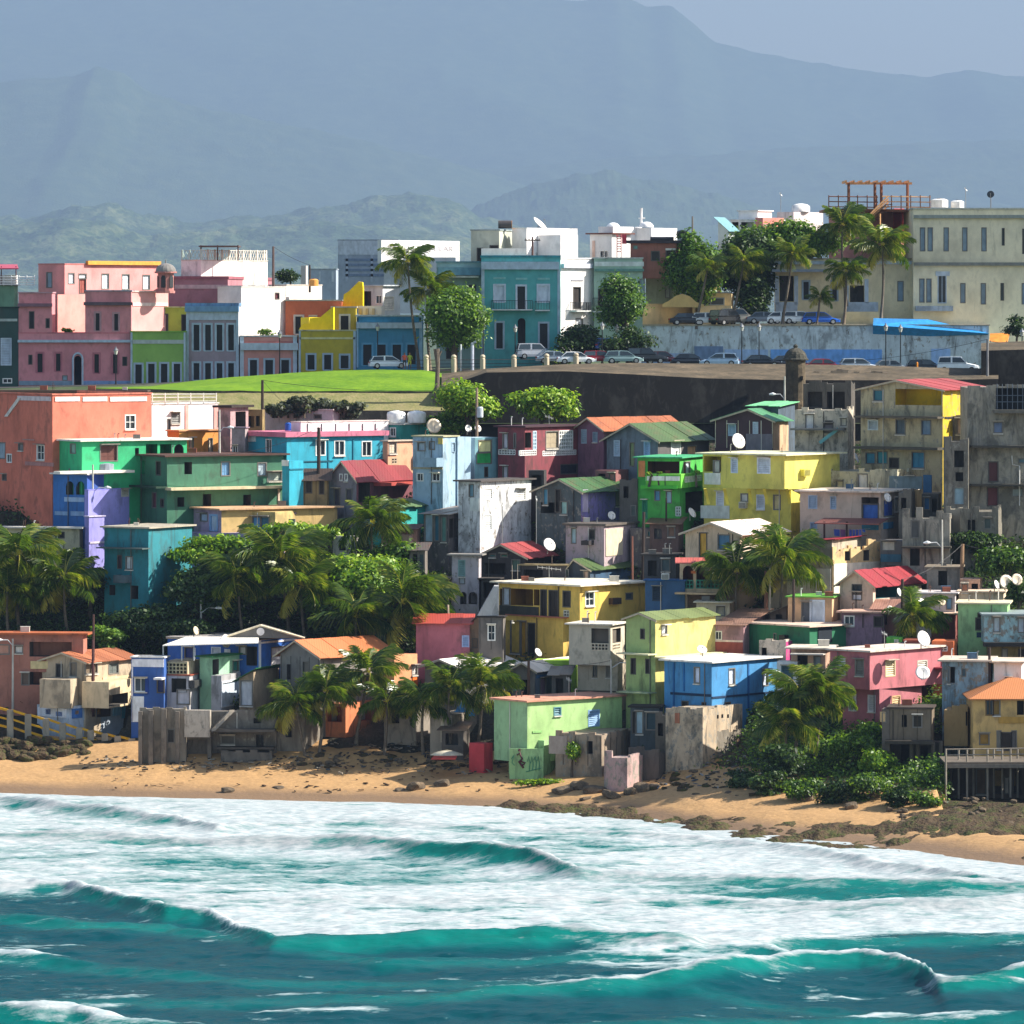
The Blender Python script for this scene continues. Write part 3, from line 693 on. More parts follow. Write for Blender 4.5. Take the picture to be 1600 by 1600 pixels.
def roofing(b, kind, col, rise=0.0, over=0.35, th=0.16, rust=0.35, name='roof', panels=None, frac=0.5):
    """slab, parapet, gL (gable over L), gR (gable over R), sF (shed, high at the back), sR (shed, high on the left), hip"""
    root = b.root; z = b.zt; w, d = b.w, b.d; P = b.P; ov = over
    if kind == 'slab':
        mb = MB(); mb.sheet(P(-w-ov, -ov, z+th), P(ov, -ov, z+th), P(ov, d+ov, z+th), P(-w-ov, d+ov, z+th), th)
        ro = rel(mb.build(name, paint(col, .35)), root)
        if b.Y < 517 and w > 2.5: clutter(b, z+th, root)
        return ro
    if kind == 'parapet':
        mb = MB(); mb.sheet(P(-w+.05, .05, z-.45), P(-.05, .05, z-.45), P(-.05, d-.05, z-.45), P(-w+.05, d-.05, z-.45), .15)
        ro = rel(mb.build(name, paint('#a59a8c', .5)), root)
        mb = MB(); q = .09
        for (xa, xb, ya, yb) in ((-w-q, q, -q, .22), (-w-q, q, d-.22, d+q), (-w-q, -w+.22, .22, d-.22), (-.22, q, .22, d-.22)):
            mb.hexa([P(xa,ya,z-.02), P(xb,ya,z-.02), P(xb,yb,z-.02), P(xa,yb,z-.02), P(xa,ya,z+th), P(xb,ya,z+th), P(xb,yb,z+th), P(xa,yb,z+th)])
        rel(mb.build('coping', paint(col, .45)), root); return ro
    mt = tin(col, rust); holder = empty_child(name, root, P(0, 0, z))
    def panel_strip(e0, e1, r0, r1):
        """split the slope (eave e0->e1, ridge r0->r1) into sheets"""
        n = panels or max(2, int((Vector(e1)-Vector(e0)).length/1.05)); q = Vector((0, 0, 0))
        for i in range(n):
            t0, t1 = i/n, (i+1)/n+.012*(i < n-1); jz = Vector((0, 0, rnd.uniform(0, .035)+.02*(i % 2)))
            L = lambda p, q_, t: Vector(p).lerp(Vector(q_), t)
            jo = (L(e0, e1, t0)-L(r0, r1, t0)).normalized()*rnd.uniform(0, .12)
            mb = MB(); mb.sheet(L(e0,e1,t0)+jz+jo, L(e0,e1,t1)+jz+jo, L(r0,r1,t1)+jz, L(r0,r1,t0)+jz, .05)
            rel2(mb.build('roof_panel', mt), holder)
    if kind == 'gL':
        xr = -w*frac; k0 = rise/(w*frac) if frac else 0; zr = z+rise
        zl = z-ov*rise/(w*(1-frac)); zrr = z-ov*rise/(w*frac)
        panel_strip(P(ov, -ov, zrr), P(ov, d+ov, zrr), P(xr, -ov, zr), P(xr, d+ov, zr))
        panel_strip(P(-w-ov, d+ov, zl), P(-w-ov, -ov, zl), P(xr, d+ov, zr), P(xr, -ov, zr))
        for yy in (0.0, d): b.extra.append([P(-w, yy, z), P(0, yy, z), P(xr, yy, zr-.06)])
        mb = MB()
        mb.hexa([P(ov,-ov-.03,zrr-.16), P(ov,-ov+.03,zrr-.16), P(xr,-ov+.03,zr-.16), P(xr,-ov-.03,zr-.16), P(ov,-ov-.03,zrr-.01), P(ov,-ov+.03,zrr-.01), P(xr,-ov+.03,zr-.01), P(xr,-ov-.03,zr-.01)])
        mb.hexa([P(-w-ov,-ov-.03,zl-.16), P(-w-ov,-ov+.03,zl-.16), P(xr,-ov+.03,zr-.165), P(xr,-ov-.03,zr-.165), P(-w-ov,-ov-.03,zl-.01), P(-w-ov,-ov+.03,zl-.01), P(xr,-ov+.03,zr-.012), P(xr,-ov-.03,zr-.012)])
        rel2(mb.build('fascia', flat('#b9ab93', .7)), holder)
    elif kind == 'gR':
        yr = d*frac; zr = z+rise; zf = z-ov*rise/(d*frac); zk = z-ov*rise/(d*(1-frac))
        panel_strip(P(-w-ov, -ov, zf), P(ov, -ov, zf), P(-w-ov, yr, zr), P(ov, yr, zr))
        panel_strip(P(ov, d+ov, zk), P(-w-ov, d+ov, zk), P(ov, yr, zr), P(-w-ov, yr, zr))
        for xx in (0.0, -w): b.extra.append([P(xx, 0, z), P(xx, d, z), P(xx, yr, zr-.06)])
    elif kind == 'sF':
        panel_strip(P(-w-ov, -ov, z-ov*rise/d), P(ov, -ov, z-ov*rise/d), P(-w-ov, d+ov, z+rise+ov*rise/d), P(ov, d+ov, z+rise+ov*rise/d))
        for xx in (0.0, -w): b.extra.append([P(xx, 0, z), P(xx, d, z), P(xx, d, z+rise-.06)])
        b.extra.append([P(-w, d, z), P(0, d, z), P(0, d, z+rise-.06), P(-w, d, z+rise-.06)])
    elif kind == 'sR':      # high edge at the left, low at the right (rise<0 flips)
        h0, h1 = (rise, 0) if rise > 0 else (0, -rise); k = abs(rise)/w*ov
        panel_strip(P(-w-ov, d+ov, z+h0+(k if rise > 0 else -k)), P(-w-ov, -ov, z+h0+(k if rise > 0 else -k)), P(ov, d+ov, z+h1-(k if rise > 0 else -k)), P(ov, -ov, z+h1-(k if rise > 0 else -k)))
        for yy in (0.0, d): b.extra.append([P(-w, yy, z), P(0, yy, z), P(0, yy, z+h1-.06) if h1 else P(0, yy, z), P(-w, yy, z+h0-.06)] if h1 else [P(-w, yy, z), P(0, yy, z), P(-w, yy, z+h0-.06)])
        xx = -w if rise > 0 else 0; b.extra.append([P(xx, 0, z), P(xx, d, z), P(xx, d, z+max(h0, h1)-.06), P(xx, 0, z+max(h0, h1)-.06)])
    elif kind == 'hip':
        r0, r1 = P(-w+min(w, d)*.45, d/2, z+rise), P(-min(w, d)*.45, d/2, z+rise); k = rise/(d/2)*ov
        A, B_, C_, D_ = P(-w-ov, -ov, z-k), P(ov, -ov, z-k), P(ov, d+ov, z-k), P(-w-ov, d+ov, z-k)
        mb = MB()
        for q in ([A, B_, r1, r0], [C_, D_, r0, r1]): mb.sheet(*q, .08)
        up = Vector((0, 0, .08))
        for q in ([B_, C_, r1], [D_, A, r0]): mb.poly(q); mb.poly([p-up for p in q])
        rel2(mb.build('roof_panel', mt), holder)
    return holder

def empty_child(name, root, loc):
    o = bpy.data.objects.new(name, None); o.empty_display_size = .2; link(o); o.parent = root
    o.location = Vector(loc)-Vector(root.location); _org[o.name] = Vector(loc); return o

FOOT = []
def pale(c):
    """lighter, less saturated version of a house paint"""
    v = [int(c[i:i+2], 16) for i in (1, 3, 5)]; return '#'+''.join('%02x' % min(255, int(x*.84+38)) for x in v)
def block(root, x0, xc, x2, yt, yb, a=0, Y=None, g=None, col=CREAM, dirt=.3, peel=0.0, d=6.0, ws='', roof=None, col2=None, ruin=0.0, name='wall', hang=False):
    if Y is None: Y = groundY(xc if a else (x0+min(x2, 1600))/2, g or yb)
    if Y > 517 and a > 38: a = 38
    if x2 > xc+14 and a and Y < 517: a = min(60, max(a, math.degrees(math.atan((x2-xc)*Y/F/6.5))))
    if a == 0: xc = x2
    b = Block(root, Y, a, x0, xc, x2, yt, yb, d); b.inner = None
    if root.get('_new'):
        root.location = b.P(-b.w/2, b.d/2, b.zb); del root['_new']
    if hang: b.zb = b.zv
    if Y < 516: FOOT.append((b, b.zv if not hang else b.zv-2.5))
    windows(b, ws)
    if roof: roofing(b, *roof[:2], **(roof[2] if len(roof) > 2 else {}))
    mb = MB(); z0, z1 = b.zb, b.zt
    if roof and roof[0] == 'parapet': z1 = b.zt-.02
    wall_face(mb, b, 'L', z0, z1, 0); wall_face(mb, b, 'R', z0, z1, 1 if col2 else 0)
    P = b.P
    mb.poly([P(-b.w, 0, z0), P(-b.w, b.d, z0), P(-b.w, b.d, z1), P(-b.w, 0, z1)]); mb.poly([P(-b.w, b.d, z0), P(0, b.d, z0), P(0, b.d, z1), P(-b.w, b.d, z1)])
    if not roof: mb.poly([P(-b.w, 0, z1), P(0, 0, z1), P(0, b.d, z1), P(-b.w, b.d, z1)])
    if hang: mb.poly([P(-b.w, 0, z0), P(0, 0, z0), P(0, b.d, z0), P(-b.w, b.d, z0)], 2)
    for e in b.extra: mb.poly(e)
    if Y < 517 and b.w > 3 and rnd.random() < .6:
        uu = rnd.uniform(.1, .9)*b.w; m2 = MB(); m2.tube([b.pt('L', uu, z1-.1, .07), b.pt('L', uu, max(z0, b.zv)+.2, .07)], .04, 5); rel(m2.build('drain_pipe', flat(rnd.choice(['#cfcac0', '#6a645c', '#3a3632']), .6)), root)
    if ruin: ruin_top(mb, b, 'L', z1, ruin); ruin_top(mb, b, 'R', z1, ruin)
    if Y < 517: dirt = min(.7, dirt+.16) if dirt < .34 else dirt
    if dirt < .5: col = pale(col); col2 = pale(col2) if col2 else None
    pm = paint(col, dirt, peel=peel)
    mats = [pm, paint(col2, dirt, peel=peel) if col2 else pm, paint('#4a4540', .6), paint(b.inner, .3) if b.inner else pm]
    rel(mb.build(name, mats), root)
    return b

def house(name, label, *args, cat='house', **kw):
    root = bpy.data.objects.new(name, None); root.empty_display_size = .4; link(root); tag(root, label, cat); root['_new'] = 1
    b = block(root, *args, **kw); b.root = root
    return b
def S(o=.35, th=.16, c=WHITE): return ('slab', c, dict(over=o, th=th))
def PP(c=WHITE, th=.12): return ('parapet', c, dict(th=th))
# ------------------------------------------------------------------ old town along the top street
TR = '#a9bccb'
b = house('town_house', 'dark green town house with a white bay window next to the pink mansion', -60, 29, 29, 481, 600, Y=550, col='#12302c', dirt=.25, roof=PP('#1d3a35'),
  ws='L p -10 498 27 502 #a8b2ae;L l 2 529 17 570 #b9c8d6;L q -20 529 -4 570;L g 5 592 18 598')
b = house('house', 'light green house behind the dark green one with a white rooftop railing', -60, 22, 28, 446, 490, a=40, Y=562, col='#6d9a78', roof=S(.2, .12, '#8a8a80'))
b = house('rooftop_shelter', 'rooftop shelter with a red roof and white railing', -50, 24, 28, 430, 446, a=30, Y=563, col='#e3e3df', dirt=.1, cat='shelter')
mb = MB()
for px in (2, 25):
    mb = MB(); mb.tube([W(px, 446, 562), W(px, 416, 562)], .06, 6); rel(mb.build('post', flat('#5b2a2a')), b.root)
mb = MB(); mb.sheet(W(-40, 419, 561), W(29, 419, 561), W(27, 413, 566), W(-40, 413, 566), .12); rel(mb.build('roof', tin('#b0485a', .1)), b.root)
mb = MB()
for py in (432, 436, 440, 444): mb.tube([W(-40, py, 561), W(54, py+1, 561)], .05, 5)
for px in range(-30, 58, 12): mb.tube([W(px, 430, 561), W(px, 446, 561)], .04, 5)
rel(mb.build('railing', flat(WHITE)), b.root)

# pink mansion
PK = '#c9757b'
b = house('pink_mansion', 'large pink two storey mansion with a blue arched door', 29, 205, 205, 521, 603, Y=550, d=9, col=PK, dirt=.18, cat='mansion', roof=('slab', PK, dict(over=.02, th=.1)),
  ws=f'L c 28 531 204 535 {TR};L d 45 555 50 569 #23252c;L f 58 552 67 582 #b06b75;L f 87 552 95 580 #b06b75;L a 116 556 127 603 #22303d;L f 147 553 155 583 #b06b75;L f 176 553 184 584 #b06b75;L d 192 558 198 571 #23252c;L p 30 595 113 602 #7e93a5;L p 130 595 204 602 #8098c0;L s 98 587 105 594 #a8c4d4')
mb = MB(); k = 14
for sx in (-1, 1):
    pts = [W(121.5+sx*7.5, 602, 549.9)]+[W(121.5+sx*7.5*math.cos(t), 562-10*math.sin(t), 549.9) for t in [math.pi/2*i/8 for i in range(9)]]
    mb.tube(pts, .11, 6)
rel(mb.build('arch_trim', flat(TR)), b.root)
block(b.root, 29, 81, 81, 458, 522, Y=550.02, d=4, col=PK, dirt=.18, roof=PP('#b9929a'), ws=f'L c 28 474 82 479 #7c5a66;L d 46 487 53 513 #221f26;L d 72 498 77 512 #221f26')
block(b.root, 133, 205, 205, 455, 522, Y=550.03, d=5, col=PK, dirt=.18, roof=PP('#9fa0b0'), ws='L c 131 472 207 477 #5a4a52;L f 149 489 156 517 #b08a90;L f 178 490 185 517 #b08a90')
block(b.root, 60, 90, 140, 460, 522, a=60, Y=555, col='#e8968a', dirt=.1)
block(b.root, 180, 206, 263, 456, 521, a=55, Y=551, col='#e59a94', dirt=.1, roof=PP('#e8c6be'), ws='R p 207 473 262 478 #e9d3cc')
block(b.root, 60, 101, 247, 413, 470, a=48, Y=560, col='#e08b86', dirt=.1, roof=S(.05, .1, '#c77f7a'), ws='L s 73 426 81 449 #93a9b5;R s 107 427 116 443 #d7e4ea;R s 123 428 135 435 #cfd6da;R d 124 436 134 458 #9a5348;R s 159 428 170 451 #e4ecef;R s 191 429 202 452 #e4ecef;R s 223 430 234 452 #e4ecef;R c 134 408 248 414 #d99a3c')
# domed turret
tb = empty('turret', W(259, 458, 553), 'small domed turret with arched openings on the pink mansion roof', 'turret')
mb = MB(); mb.lathe([(.95, 0), (.95, .25), (.82, .25), (.82, 2.0), (1.15, 2.05), (1.15, 2.2)], W(259, 458, 553), 12); rel(mb.build('drum', paint('#b57a74', .3)), tb)
mb = MB()
for i in range(6):
    t = math.pi*2*i/6+.3; c = W(259, 458, 553); c += Vector((math.cos(t)*.74, math.sin(t)*.74, .55)); e = Vector((-math.sin(t), math.cos(t), 0)); o_ = Vector((math.cos(t), math.sin(t), 0))*.12
    mb.poly([c-e*.25+o_, c+e*.25+o_, c+e*.25+o_+Vector((0,0,1.0)), c+e*.13+o_+Vector((0,0,1.25)), c-e*.13+o_+Vector((0,0,1.25)), c-e*.25+o_+Vector((0,0,1.0))])
rel(mb.build('opening', flat('#2b2f33')), tb)
mb = MB(); mb.lathe([(1.15, 2.2)]+[(1.05*math.cos(t), 2.2+.85*math.sin(t)) for t in [math.pi/2*i/7 for i in range(7)]]+[(.06, 3.05), (.05, 3.4), (0, 3.45)], W(259, 458, 553), 14); rel(mb.build('dome', paint('#8f8a86', .4)), tb)

b = house('town_house', 'low bright green house with four pale framed doors beside the lawn', 205, 290, 290, 519, 603, Y=549.6, col='#79a83f', dirt=.15, roof=PP('#86b84c'),
  ws=f'L p 206 531 287 537 #a9b3ae;L f 211 569 222 602 {TR};L f 231 568 242 601 {TR};L f 251 568 262 600 {TR};L f 271 568 282 599 {TR};L p 204 519 207 603 {TR};L p 287 519 290 603 {TR}')
block(b.root, 238, 292, 292, 481, 521, Y=555, d=4, col='#a9b92c', dirt=.12, roof=S(.15, .12, '#c9cf88'), ws='L d 248 491 262 519;L d 284 492 291 519')
b = house('town_house', 'tall mauve grey town house with two rows of narrow windows', 291, 372, 376, 478, 598, a=10, Y=549.4, col='#93808a', dirt=.15, roof=PP('#6f93b5', .3), col2='#e9dfdc',
  ws='L c 290 478 374 487 #6f93b5;L p 291 487 373 500 #b3bfcf;'+';'.join(f'L f {x} {y0} {x+10} {y1} {TR}' for x in (302, 320, 338, 356) for y0, y1 in ((507, 548), (567, 594)))+f';L p 291 500 295 597 {TR};L p 369 500 373 597 {TR}')
block(b.root, 340, 377, 446, 449, 560, a=58, Y=553, col='#f0e6e0', dirt=.08, ws='R d 430 458 436 467 #6b3038', roof=S(.05, .1, '#ece4de'))
b = house('town_house', 'grey terrace house with four dark doors behind the mauve town house', 355, 413, 413, 448, 500, Y=562, col='#a79f9a', dirt=.15, roof=PP('#c4c3c0'), ws=';'.join(f'L f {x} 459 {x+8} 477 #c4c6c6' for x in (361, 374, 389, 401)))
b = house('town_house', 'plum pink terrace wall house behind the turret', 262, 356, 425, 436, 500, a=4, Y=566, d=5, col='#a0616a', dirt=.2, roof=('slab', '#a35f6a', dict(over=.1, th=.3)), ws='L p 264 445 355 451 #c9a7a8')
b = house('white_block_house', 'white rooftop block with a lattice balustrade and plant pergola', 283, 314, 418, 407, 440, a=30, Y=572, col='#efe6de', dirt=.35, roof=S(.05, .1, '#d9cfc2'), cat='house')
def lattice(root, b, f, x0, x1, y0, y1, col, step=.45):
    mb = MB(); u0, z0, u1, z1 = b.rect(f, x0, y1, x1, y0); n = max(2, int((u1-u0)/step))
    for i in range(n):
        ua, ub = u0+(u1-u0)*i/n, u0+(u1-u0)*(i+1)/n
        mb.tube([b.pt(f, ua, z0, -.1), b.pt(f, ub, z1, -.1)], .03, 4); mb.tube([b.pt(f, ub, z0, -.1), b.pt(f, ua, z1, -.1)], .03, 4)
        if i % 3 == 0: fbox(mb, b, f, (ua-.08, z0, ua+.08, z1+.12), -.18, -.02)
    fbox(mb, b, f, (u0, z1, u1, z1+.06), -.15, -.05); fbox(mb, b, f, (u1-.08, z0, u1+.08, z1+.12), -.18, -.02)
    return rel(mb.build('balustrade', flat(col, .7)), root)
lattice(b.root, b, 'R', 315, 417, 392, 406, '#e6dccd'); lattice(b.root, b, 'L', 284, 313, 392, 406, '#bcd0c2')
mb = MB()
for px in (314, 340, 372): mb.tube([W(px, 407, 574), W(px, 383, 574)], .08, 6)
mb.box(XOF(312, 574), XOF(374, 574), 572, 577, ZOF(386, 574), ZOF(384, 574)); rel(mb.build('pergola', flat('#5a4238')), b.root)
b = house('town_house', 'small pink house with three framed windows between mauve and yellow ones', 376, 463, 463, 526, 590, Y=549.5, col='#c67f74', dirt=.15, roof=PP('#c9c9c9'),
  ws=f'L p 382 533 458 536 #b06a62;L c 376 536 466 547 #b9c6d2;L p 375 526 381 592 #b9c6d2;L p 458 526 464 588 #b9c6d2;L f 390 562 402 589 {TR};L f 414 562 427 588 {TR};L f 439 562 452 586 {TR}')
b = house('town_house', 'burnt orange house with a dark door behind the small pink house', 446, 534, 534, 470, 530, Y=558, col='#c4572c', dirt=.2, roof=PP('#b9b7a5'), ws='L f 461 494 473 522 #cfc9bd;L p 482 492 496 495 #d9c7a8')
block(b.root, 420, 447, 503, 446, 480, a=55, Y=566, col='#efe3d6', dirt=.12, roof=S(.05, .1, '#e8d9ca'))
b = house('town_house', 'mustard yellow corner house with three doors and white bands', 468, 556, 556, 517, 580, Y=549.3, col='#b7a01a', dirt=.15, roof=PP('#cfc9a0'),
  ws=f'L p 468 527 555 530 #d5cf9a;L f 480 554 492 578 {TR};L f 506 554 518 578 {TR};L f 532 555 545 576 {TR};L p 467 517 470 582 {TR};L p 552 517 556 578 {TR}')
block(b.root, 518, 556, 556, 481, 518, Y=554, d=4, col='#c4a716', dirt=.15, roof=S(.1, .15, '#b9b6a2'), ws='L f 532 493 545 516 #d7d6c8')
def steps(root, pts, Y, depth, col, base):
    mb = MB()
    for (x0, y0), (x1, y1) in zip(pts[:-1], pts[1:]):
        A, B_ = W(x0, y0, Y), W(x1, y1, Y); dv = Vector((.35*depth, depth, 0)); zA = ZOF(base, Y)
        mb.hexa([(A.x, A.y, zA), (B_.x, B_.y, zA), (B_.x+dv.x*.3, B_.y+.35, zA), (A.x+dv.x*.3, A.y+.35, zA), tuple(A), tuple(B_), (B_.x+dv.x*.3, B_.y+.35, B_.z), (A.x+dv.x*.3, A.y+.35, A.z)])
    return rel(mb.build('stair_parapet', paint(col, .08)), root)
block(b.root, 470, 483, 522, 496, 517, a=62, Y=551.5, col='#f2d313', dirt=.05, ruin=0)
steps(b.root, [(468, 513), (474, 506), (483, 506), (484, 497), (500, 496), (507, 490), (519, 480), (521, 480)], 551, 1, '#f2d313', 518)
steps(b.root, [(535, 478), (537, 460), (545, 455), (556, 444), (560, 440), (566, 441), (567, 450)], 560, 1, '#f2cf13', 482)
b = house('town_house', 'blue house with tall framed doors behind the leaning palm trunk', 557, 660, 660, 494, 574, Y=549.2, col='#2f7fa6', dirt=.15, roof=PP('#c9cfd0'),
  ws=f'L p 558 496 658 503 #2a7aa0;L c 557 504 659 513 #b4c2cf;L f 567 538 581 571 #5f9fc0;L f 590 538 603 570 #5f9fc0;L f 613 538 627 569 #5f9fc0;L f 636 538 650 569 #5f9fc0;L p 557 494 560 574 #8fb3c9;L p 655 494 660 574 #8fb3c9')
block(b.root, 560, 598, 625, 447, 496, a=35, Y=562, col='#dcdcdb', dirt=.15, ws='L o 562 455 580 478;L g 588 462 596 474;R l 600 464 615 484 #e8e0d0', roof=S(.3, .12, '#cfd5da'))
block(b.root, 560, 596, 601, 478, 497, a=25, Y=556, col='#e9dcc6', dirt=.1, ws='L p 562 482 566 496 #c9b48f;L p 572 482 576 496 #c9b48f;L p 582 482 586 496 #c9b48f')
b = house('town_house', 'pale blue green house with a scalloped awning behind the round tree', 682, 752, 752, 410, 560, Y=551, col='#8fb0ac', dirt=.2, roof=PP('#7fa6ad'), ws='L c 684 418 751 430 #6c9aa6;L C 686 431 748 434 #c3c6b4;L d 701 446 715 460;L d 729 446 743 458;L d 698 536 714 560;L f 690 476 700 500')
b = house('town_house', 'turquoise two storey town house with black iron balconies', 752, 875, 875, 402, 562, Y=549, col='#3f9d9c', dirt=.14, roof=PP('#3a97a3', .2), d=8,
  ws=f'L c 752 409 874 421 #a9bfcc;L p 752 421 757 560 #a4bcc8;L p 871 421 875 560 #a4bcc8;L F 773 446 788 472 #c3d0dc;L f 808 447 821 484 #c3d0dc;L F 841 446 857 472 #c3d0dc;L p 771 433 790 436 #7fb7b4;L p 806 434 824 437 #7fb7b4;L p 840 434 859 437 #7fb7b4;L R 768 485 832 470;L R 836 486 859 471;L a 809 497 821 540;L f 843 505 856 545 {TR};L f 775 504 786 545 {TR}')
b = house('town_house', 'grey green rooftop house with deep window hoods beside the white cube', 736, 780, 823, 360, 420, a=14, Y=562, d=6, col='#b4b7a4', dirt=.15, roof=PP('#9aa5a6'), ws='L d 746 388 754 408;L d 766 384 778 390', )
block(b.root, 752, 822, 822, 388, 405, Y=557, d=4, col='#eeece6', dirt=.15)
b = house('white_cube_house', 'tall white cube house catching full sun above the turquoise town house', 800, 823, 902, 357, 420, a=62, Y=563, col='#f3eeea', dirt=.05, roof=S(.02, .08, '#e6e2de'), ws='R l 837 394 845 399')
block(b.root, 840, 876, 903, 367, 402, a=60, Y=562.5, col='#f3eeea', dirt=.05)
b = house('town_house', 'bright white town house with one balcony door next to the turquoise one', 860, 876, 930, 404, 550, a=64, Y=551, col='#f1ece8', dirt=.05, roof=PP('#e9e6e4', .1), ws='R c 877 412 930 419 #b9bcc8;R d 896 449 907 482;R p 892 437 911 439 #8d8a90;R R 890 487 913 473;R s 900 498 910 530 #cfd2d6')
b = house('town_house', 'pale green town house with a long iron balcony half hidden by a leafy tree', 928, 1004, 1004, 404, 550, Y=554.5, col='#8fb09a', dirt=.2, roof=PP('#b9c4bd'), ws='L p 929 409 1006 416 #c9cfca;L c 929 420 1006 424 #5f8a80;L R 926 488 985 466;L d 935 452 942 482;L s 950 452 960 480 #b9c4bd;L s 1000 436 1007 470 #a9c0bf')
b = house('town_house', 'sage green house with a white balustrade beside the dark trees', 1009, 1056, 1060, 408, 500, a=8, Y=566, col='#a7b08b', dirt=.3, roof=S(.1, .1, '#c9cbb7'), ws='L G 1010 404 1055 411 #c9cbb7;L s 1040 445 1046 465 #d2d3c8')
b = house('rooftop_house', 'brick red rooftop house with a black tank on top', 985, 1058, 1062, 380, 420, a=6, Y=562, col='#8a4a3a', dirt=.25, roof=('slab', '#3a3338', dict(over=.4, th=.3)), ws='L d 1018 393 1030 407;L d 1041 391 1055 407;L p 1040 388 1056 391 #c9c6c0;L s 990 384 996 389 #7fb7a9')
b = house('white_domed_house', 'cluster of white rooftop rooms with two small domes', 922, 956, 985, 366, 415, a=45, Y=568, col='#e9e6e4', dirt=.08, ws='L g 938 392 950 402;L p 926 376 930 402 #d9b9a9', roof=('slab', '#6a4038', dict(over=.35, th=.15)))
block(b.root, 935, 958, 1003, 354, 400, a=50, Y=571, col='#ece9e8', dirt=.05); block(b.root, 985, 1018, 1058, 356, 385, a=45, Y=573, col='#f3f0ee', dirt=.05)
for px, py, r in ((958, 355, .75), (1010, 354, .78)):
    mb = MB(); mb.lathe([(r*math.cos(t), r*.75*math.sin(t)) for t in [math.pi/2*i/6 for i in range(7)]], W(px, py+1, 574), 14); rel(mb.build('dome', flat('#f1efee'), smooth=True), b.root)
mb = MB(); mb.tube([W(1002, 352, 574), W(1002, 325, 574)], .13, 8); mb.tube([W(998, 341, 574), W(1008, 341, 574)], .07, 6); rel(mb.build('chimney', flat('#e9e6e4')), b.root)
mb = MB()
for py in range(369, 396, 4): mb.tube([W(964, py, 566), W(970, py, 566)], .05, 5)
for px in (964, 970.5): mb.tube([W(px, 366, 566), W(px, 402, 566)], .05, 5)
mb.box(XOF(972, 566), XOF(979, 566), 566, 566.2, ZOF(381, 566), ZOF(366, 566))
rel(mb.build('ladder', flat('#c43a4a')), b.root)

# terrace on the right and its wall
b = house('retaining_wall', 'long streaked blue and white retaining wall behind the parked cars', 990, 1531, 1545, 509, 590, Y=556, d=24, a=2, col='#b4c0d0', dirt=.5, peel=.1, cat='wall', roof=S(.12, .14, '#b6a890'),
  ws='L p 1085 541 1130 571 #7088aa;L p 1132 546 1200 574 #9db8dc;L p 1204 546 1378 574 #6fa4e4;L p 1000 552 1080 571 #9ab0d0;L p 1455 545 1485 571 #9abce8')
mb = MB(); mb.hexa([W(987, 575, 553.5), W(1002, 575, 553.5), W(1002, 575, 560), W(987, 575, 560), W(995, 507, 555.9), W(1002, 507, 555.9), W(1002, 507, 560), W(995, 507, 560)]); rel(mb.build('buttress', paint('#b4c0d0', .5)), b.root)
mb = MB(); mb.hexa([W(1364, 508, 555.4), W(1545, 521, 555.4), W(1541, 527, 557), W(1364, 530, 557), W(1365, 497, 555.5), W(1450, 499, 558), W(1541, 522, 562), W(1365, 500, 562)]); rel(mb.build('blue_ramp', flat('#2f8fd0', .6)), b.root)
b = house('terrace_house', 'cream rounded garden wall house under the terrace palms', 988, 998, 1112, 476, 512, a=38, Y=557, d=3, col='#ddb877', dirt=.15, roof=S(.05, .1, '#e6c690'))
mb = MB(); pr = [(1035, 475), (1045, 470), (1056, 462), (1066, 459), (1078, 463), (1088, 472), (1100, 476)]
for (x0, y0), (x1, y1) in zip(pr[:-1], pr[1:]): mb.hexa([W(x0, 480, 558.9), W(x1, 480, 558.9), W(x1, 480, 559.3), W(x0, 480, 559.3), W(x0, y0, 558.9), W(x1, y1, 558.9), W(x1, y1, 559.3), W(x0, y0, 559.3)])
rel(mb.build('gable', paint('#e0bb7a', .1)), b.root)
block(b.root, 1082, 1143, 1146, 458, 478, a=6, Y=562, d=5, col='#e0c08a', dirt=.1, ws='L g 1090 466 1131 476 #8d98a4', roof=S(.1, .1, '#93a0b4'))
block(b.root, 1090, 1143, 1146, 478, 510, a=6, Y=561, d=4, col='#e3c896', dirt=.1)
b = house('villa', 'beige villa with a white porch shaded by the terrace palms', 1212, 1425, 1430, 405, 512, a=2, Y=566, d=10, col='#dccba0', dirt=.2, roof=PP('#a3977a'),
  ws='L c 1208 408 1425 413 #a9b4bb;L C 1206 421 1288 425 #8f9aa6;L p 1211 431 1217 476 #b3c2d4;L p 1241 431 1247 476 #b3c2d4;L p 1212 472 1246 487 #b3c2d4;L o 1218 431 1240 471;L f 1255 440 1264 468 #8fa3b4;L f 1300 440 1308 470 #8fa3b4;L p 1320 446 1326 488 #b3c2d4;L p 1351 436 1357 474 #b3c2d4;L o 1328 446 1350 472;L p 1322 472 1372 487 #b3c2d4;L s 1403 440 1411 470 #7f97a8')
block(b.root, 1320, 1355, 1374, 487, 512, a=4, Y=563.5, d=2, col='#c9bd92', dirt=.15)
